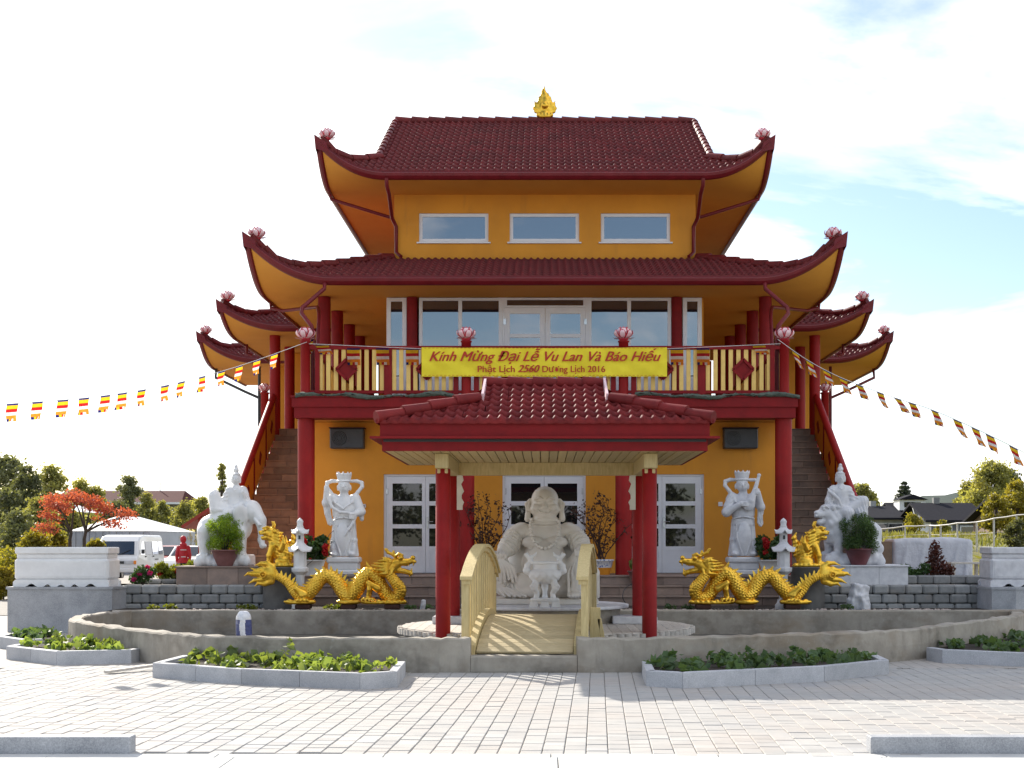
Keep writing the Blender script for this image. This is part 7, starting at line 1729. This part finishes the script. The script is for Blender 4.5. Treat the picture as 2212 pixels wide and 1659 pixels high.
# person in red rain jacket
def person():
    Y = 48; t = thing('person', (bx(396, Y), Y, 0), 'person in a red hooded rain jacket walking beyond the flower bed', 'person', rz=R(195))
    s = Sculpt((-.36, -.3, -.02), (.36, .3, 1.82), .016)
    for sg, dy in ((-1, -.08), (1, .10)):
        s.chain([(sg*.09, 0, .90), (sg*.10, dy*.6-.02, .50), (sg*.10, dy, .08)], [.095, .068, .052], .03); s.ell((sg*.10, dy-.07, .04), (.05, .12, .04), .02)
        s.chain([(sg*.165, 0, 1.40), (sg*.22, .04, 1.14), (sg*.215, -.10, .93)], [.068, .055, .046], .02); s.ell((sg*.215, -.13, .87), (.034, .04, .05), .012)
        for q in range(4): s.seg((sg*.215-.03+.02*q, -.15, .83), (sg*.215-.03+.02*q, -.16, .77), .012, .010, .004)
        s.seg((sg*.215, -.14, .87), (sg*.20, -.18, .82), .014, .011, .006)
    s.ell((0, 0, 1.20), (.165, .125, .30), .03).ell((0, 0, .96), (.165, .13, .15), .03).ell((0, 0, 1.40), (.17, .11, .09), .03)
    s.seg((0, 0, 1.45), (0, -.01, 1.58), .07, .065, .03); s.ell((0, -.01, 1.66), (.085, .10, .12), .02); s.ell((0, .02, 1.68), (.11, .115, .13), .02); s.ell((0, .06, 1.50), (.12, .10, .07), .03); face(s, (0, -.03, 1.66), .085)
    red = mat('red_rain_jacket', (.55, .02, .035), (.42, .015, .03), .55, scale=10); dk = mat('dark_trousers', (.03, .03, .035), (.02, .02, .025), .8); sk = mat('skin', (.55, .33, .24), (.5, .3, .21), .5)
    me = s.mesh('body', [red, dk, sk]); c = np.zeros(len(me.polygons)*3, np.float32); me.polygons.foreach_get('center', c); c = c.reshape(-1, 3)
    mi = np.zeros(len(c), np.int32); mi[(c[:, 2] < .86) & (np.abs(c[:, 0]) < .19)] = 1; mi[(c[:, 2] < .90) & (np.abs(c[:, 0]) >= .19)] = 2; mi[(c[:, 2] > 1.57) & (c[:, 2] < 1.74) & (c[:, 1] < -.075)] = 2
    me.polygons.foreach_set('material_index', mi); link('body', me, t)
    wmt = mat('reflective_print', (.7, .7, .72), (.6, .6, .62), .4)
    for z, w in ((1.30, .10), (1.06, .08)):
        G = [[Vector((w*(i/5-1)*1.0+w*0, .142 if z > 1.2 else .145, z+.03*j)) for i in range(11)] for j in range(2)]; MB().grid(G).build('jacket_print', wmt, t)
person()
# red timber shelter
def shelter():
    Y = 46; x = bx(478, Y); t = thing('timber_shelter', (x, Y, 0), 'red timber shelter roof with slanting brace left of the elephant statue', 'shelter'); e, r = bz(1139, Y), bz(1082, Y); w = x-bx(392, Y)
    rm = mat('bright_red_boards', (.36, .045, .03), (.28, .035, .025), .6, scale=4)
    for sg in (-1, 1): MB().beam((sg*w, 1.2, e), (0, 1.2, r), 2.4, .10, 0, (0, 0, 1)).build('roof_slope', rm, t)
    for sg in (-1, 1):
        MB().box(sg*w*.55-.07, sg*w*.55+.07, .1, .24, 0, e+(r-e)*.4).build('post', rm, t); MB().beam((sg*w*.9, .17, .9), (sg*w*.45, .17, .35), .08, .1).build('brace', rm, t)
    MB().box(-w*.5, w*.5, 2.2, 2.26, 0, e).build('back_wall', mat('ochre_boards', (.45, .22, .06), (.38, .18, .05), .7), t)
shelter()
# small parked car and pampas grass
def far_car(x, Y, z, col, label, rz):
    t = thing('parked_car', (x, Y, z), label, 'car', None, rz); m, nt, b_ = new_mat('car_paint'); b_.inputs['Base Color'].default_value = (*col, 1); b_.inputs['Roughness'].default_value = .3
    side = [(-2.1, .3), (-2.15, .62), (-1.9, .82), (-1.1, .92), (-.55, 1.38), (.75, 1.42), (1.5, .98), (2.05, .86), (2.1, .3)]
    o = MB().prism(side, 1, -.82, .82).build('body', m, t); md = o.modifiers.new('bevel', 'BEVEL'); md.width = .08; md.segments = 2; md.limit_method = 'ANGLE'
    for sg in (-1, 1):
        MB().prism([(-1.0, .95), (-.5, 1.32), (.7, 1.35), (1.3, .97)], 1, sg*.825-.004, sg*.825+.004).build('side_window', MT['car_glass'], t)
        for wx in (-1.3, 1.3): MB().lathe([(.31, -.09), (.31, .09), (.18, .1)], 18).build('wheel', MT['rubber'], t, (wx, sg*.75, .31), (R(90), 0, 0))
    MB().add([(-1.12, -.65, .96), (-1.12, .65, .96), (-.60, .6, 1.36), (-.60, -.6, 1.36)], [(0, 1, 2, 3)]).build('windscreen', MT['car_glass'], t, (-.01, 0, .01))
far_car(bx(425, 62), 62, 0, (.72, .72, .72), 'white car parked behind the person in red', R(75))
far_car(bx(372, 66), 66, 0, (.30, .03, .03), 'dark red car parked behind the person in red', R(80))
def pampas(x, Y, label, seed):
    rnd = random.Random(seed); t = thing('pampas_grass', (x, Y, 0), label, 'grass clump', 'pampas grass clumps'); b = MB(); pts = []
    for k in range(26):
        a = rnd.uniform(0, 6.28); r = rnd.uniform(.1, .8); h = rnd.uniform(1.3, 2.2); e = Vector((r*math.cos(a), r*math.sin(a), h)); b.tube([(0, 0, 0), e*.6, e], [.012, .009, .004], 4)
        for q in range(26): u = rnd.uniform(.72, 1.05); pts.append((e.x*u+rnd.gauss(0, .05), e.y*u+rnd.gauss(0, .05), h*u+rnd.gauss(0, .05)))
    b.build('stems', MT['bark'], t); link('plumes', leaf_cloud('plumes', pts, .14, MT['pampas'], .8, 3), t)
pampas(bx(372, 74), 74, 'beige pampas grass plumes right behind the van', 1); pampas(bx(402, 76), 76, 'beige pampas grass plumes above the person in red', 2)
# ------------------------------------------------------------------ right side
def house(v0, v1, Y, ve, vr, label, wallc, gable=False, seed=0, dormer=False, hip=.0):
    x0, x1 = bx(v0, Y), bx(v1, Y); cx = (x0+x1)/2; g = gz(cx, Y)-.1; t = thing('house', (cx, Y, g), label, 'house', 'houses beyond the fence'); w = (x1-x0)/2; e, r = bz(ve, Y)-g, bz(vr, Y)-g; D = 7
    wm = mat('house_boards', wallc, tuple(c*.85 for c in wallc), .8, scale=3); rm = mat('dark_roof_tiles', (.022, .022, .030), (.016, .016, .022), .9, scale=5, spec=.1)
    MB().box(-w, w, 0, D, -.6, e).build('wall', wm, t)
    o = .5; hx = w*hip
    V = [(-w-o, -o, e-.05), (w+o, -o, e-.05), (w+o-hx, D/2, r), (-w-o+hx, D/2, r), (w+o, D+o, e-.05), (-w-o, D+o, e-.05)]
    rf = MB().add(V+[(p[0], p[1], p[2]-.14) for p in V], [(0, 1, 2, 3), (3, 2, 4, 5), (6, 7, 8, 9), (9, 8, 10, 11), (0, 1, 7, 6), (1, 2, 8, 7), (2, 4, 10, 8), (3, 0, 6, 9), (5, 3, 9, 11)]+([(1, 4, 2), (0, 3, 5)] if hip else [])).build('roof', rm, t)
    if not hip:
        for sg in (-1, 1): MB().add([(sg*w, 0, e), (sg*w, D, e), (sg*w, D/2, r-.15)], [(0, 1, 2)]).build('gable_wall', wm, t)
    n = max(2, int(2*w/2.2))
    for i in range(n):
        xx = -w+(i+.5)*2*w/n; f = MB().box(xx-.55, xx+.55, -.05, 0, e-1.45, e-.4).build('window', MT['white'], t); MB().box(xx-.46, xx+.46, -.065, -.05, e-1.37, e-.48).build('pane', MT['car_glass'], f)
    MB().box(-w*.2-.2, -w*.2+.2, D/2-.2, D/2+.2, r-.3, r+.35).build('chimney', MT['block'], rf)
    if dormer:
        zz = e+(r-e)*.35; d = MB().box(-1.1, 1.1, .6, 2.6, zz, zz+.9).build('dormer', MT['white'], t); MB().add([(-1.3, .3, zz+.9), (1.3, .3, zz+.9), (0, .3, zz+1.35), (-1.3, 3, zz+.9), (1.3, 3, zz+.9), (0, 3, zz+1.35)], [(0, 1, 2), (0, 2, 5, 3), (2, 1, 4, 5)]).build('dormer_roof', rm, d)
        MB().box(-.7, .7, .57, .6, zz+.25, zz+.7).build('pane', MT['car_glass'], d)
    return t
house(1885, 1950, 96, 1117, 1090, 'pale single-storey house with dark hipped roof right of the lion statue', (.42, .42, .38), hip=.5)
house(1945, 2005, 118, 1112, 1083, 'dark-roofed house with white dormer between two other houses', (.50, .50, .48), dormer=True)
def chalet():
    Y = 90; t = house(2012, 2118, Y, 1122, 1083, 'large dark-roofed chalet with steep gable below the big birch', (.16, .17, .20))
    w = (bx(2118, Y)-bx(2012, Y))/2; g = t.location.z; e, r = bz(1122, Y)-g, bz(1083, Y)-g
    MB().add([(-w-.9, -.8, e-1.0), (-w-.4, 3.5, r+.05), (-w-.35, 3.5, r-.25), (-w-.85, -.8, e-1.3)], [(0, 1, 2, 3)]).build('barge_board', MT['white'], t); MB().box(-w-1.4, -w-.05, .0, .12, e-.75, e+.05).build('balcony_front', MT['white'], t)
    for x in (-w-1.35, -w-.15): MB().box(x-.06, x+.06, .02, .14, -.5, e-.75).build('balcony_post', MT['white'], t)
chalet()
house(2195, 2300, 70, 1120, 1075, 'brown-roofed house cut by the right edge of the view', (.20, .14, .12))
GRR = 'trees beyond the right houses'
tree(bx(1862, 112), 112, bz(1048, 112), 3.4, 'grey-green tree just right of the lion rider', 'birch', 4200, .2, 21, group=GRR); tree(bx(1885, 118), 118, bz(1075, 118), 2.6, 'low grey-green tree above the hipped roof', 'birch', 2600, .2, 31, group=GRR)
conifer(bx(1953, 140), 140, bz(1033, 140), 5.4, 'tall dark spruce behind the dormer house', 16000, .42, 22)
tree(bx(2140, 102), 102, bz(995, 102), 4.9, 'large grey-green birch above the chalet roof', 'birch', 12000, .2, 23, low=.12, group=GRR); tree(bx(2092, 108), 108, bz(1040, 108), 2.6, 'smaller birch left of the large birch', 'birch', 3600, .2, 33, low=.1, group=GRR); tree(bx(2180, 104), 104, bz(1015, 104), 3.2, 'dense birch right of the large birch', 'darkgreen', 4800, .2, 34, low=.1, group=GRR)
tree(bx(2150, 60), 60, bz(1068, 60), 1.6, 'round yellow-green tree before the chalet', 'yellowgreen', 3800, .11, 24, low=.2, group=GRR); tree(bx(2195, 62), 62, bz(1042, 62), 2.0, 'yellow-green tree at the right edge', 'yellowgreen', 4600, .12, 25, low=.2, group=GRR)
tree(bx(1972, 82), 82, bz(1113, 82), 1.7, 'bright green bush before the dormer house', 'hedge', 2600, .12, 26, low=.03, group=GRR, name='bush'); tree(bx(2035, 82), 82, bz(1125, 82), 1.1, 'small green bush under the chalet balcony', 'hedge', 1500, .12, 27, low=.03, group=GRR, name='bush')
tree(bx(2196, 40), 40, bz(1122, 40), .9, 'small dark tree at the right edge above the planter', 'darkgreen', 2600, .07, 28, low=.35, group=GRR)
# white pipe fence on the bank
def fence():
    t = thing('pipe_fence', (11, 46, gz(11, 46)), 'white pipe fence with wires along the grassy bank on the right', 'fence'); pts = [(1903, 1143, 1178), (1955, 1137, 1176), (2008, 1135, 1174), (2032, 1135, 1173), (2068, 1130, 1171), (2110, 1128, 1170), (2147, 1120, 1168), (2196, 1113, 1165), (2250, 1108, 1162)]
    Y0, Y1 = 47, 40; pr = None; wm = mat('white_fence_pipe', (.66, .66, .66), (.58, .58, .58), .5)
    for i, (v, a, b_) in enumerate(pts):
        Y = Y0+(Y1-Y0)*i/len(pts); top = P(v, a, Y); bot = P(v, b_, Y); bot.z = min(bot.z, gz(bot.x, Y))-.15
        child(MB().tube([bot, top], .028, 8).build('fence_post', wm), t)
        if pr:
            child(MB().tube([pr[0], (pr[0]+top)/2-Vector((0, 0, .012)), top], .024, 7).build('top_rail', wm), t)
            for f in (.35, .7): child(MB().tube([pr[0].lerp(pr[1], f), top.lerp(bot, f)], .007, 5).build('wire', wm), t)
        pr = (top, bot)
fence()
def bank_grass():
    n = 9000; x = NR.uniform(8, 36, n); y = NR.uniform(34, 75, n); pts = np.stack([x, y, hgt(x, y)+.12+.15*NR.rand(n)], 1)
    tag(link('meadow_grass', leaf_cloud('meadow_grass', pts, .30, leaf_mat('dry_meadow_grass', (.24, .22, .07), (.15, .17, .05), .4, rand=0, scale=.35), 2.2, 5)), 'tall yellow-green meadow grass on the bank behind the fence', 'grass', kind='stuff')
bank_grass()
def tarp_pile():
    Y = 30.5; x0, x1 = bx(1915, Y), bx(2092, Y); t = thing('tarp_pile', ((x0+x1)/2, Y, .80), 'pile under a pale grey tarpaulin right of the lion statue', 'covered pile'); w = (x1-x0)/2
    s = Sculpt((-w-.2, -.6, -.02), (w+.2, .6, 1.0), .028); s.box((0, 0, .42), (w-.02, .45, .44), .10, .04); s.ell((w*.4, 0, .80), (.5, .4, .10), .05); s.ell((-w*.35, -.05, .80), (.4, .4, .08), .05)
    for k in range(5): s.seg((-w+.2+k*(2*w-.4)/4, -.46, .02), (-w+.35+k*(2*w-.4)/4+.2*math.sin(k*3), -.42, .80), .035, .015, .06)
    s.box((0, 0, -.05), (5, 5, .06), 0, 0, True)
    link('tarpaulin', s.mesh('tarpaulin', mat('pale_grey_tarp', (.56, .57, .62), (.46, .47, .52), .5, scale=5, bscale=9, bstr=.5, bdist=.05)), t)
    MB().box(-w-.22, -w+.02, -.42, .40, .02, .80, 0, None, .01).build('timber_stack', mat('brown_boards', (.22, .15, .10), (.16, .11, .08), .8, scale=6), t)
tarp_pile()
def bench_table():
    Y = 28.5; t = thing('work_table', (bx(2085, Y), Y, .80), 'low weathered timber table left of the right planter', 'table')
    for i in range(3): MB().box(-.34, .34, -.2+i*.14, -.07+i*.14, .34, .38, 0, None, .004).build('top_board', MT['pale_deck'], t)
    for x in (-.28, .28):
        for y in (-.15, .17): MB().box(x-.03, x+.03, y-.03, y+.03, 0, .34).build('leg', MT['pale_deck'], t)
bench_table()
# distant hill
def hill():
    V = []; F = []; n = 60; Y = 2300
    for i in range(n+1):
        x = -400+2400*i/n; h = 8+92*math.exp(-((x-830)/300)**2)+48*math.exp(-((x-1500)/300)**2)+3*math.sin(i*1.7)+2*math.sin(i*3.1); V += [(x, Y, -5), (x, Y+200, h), (x, Y+900, -5)]
    for i in range(n): F += [(3*i, 3*i+3, 3*i+4, 3*i+1), (3*i+1, 3*i+4, 3*i+5, 3*i+2)]
    tag(link('hills', np_mesh('hills', V, F, mat('far_forest', (.055, .075, .06), (.04, .06, .05), .9, scale=.02), True)), kind='structure')
hill()

# trees across the street behind the camera: what the window panes mirror
for i, x in enumerate((-27, -19, -12, -5.5, 1, 7, 13.5, 20, 28)):
    tree(x, -34-3*(i % 3), 6.5+1.6*((i*7) % 4)/3, 7.5, 'leafy tree across the street, number %s from the left' % ['one', 'two', 'three', 'four', 'five', 'six', 'seven', 'eight', 'nine'][i], 'darkgreen', 3000, .38, 90+i, low=.02, group='trees across the street')
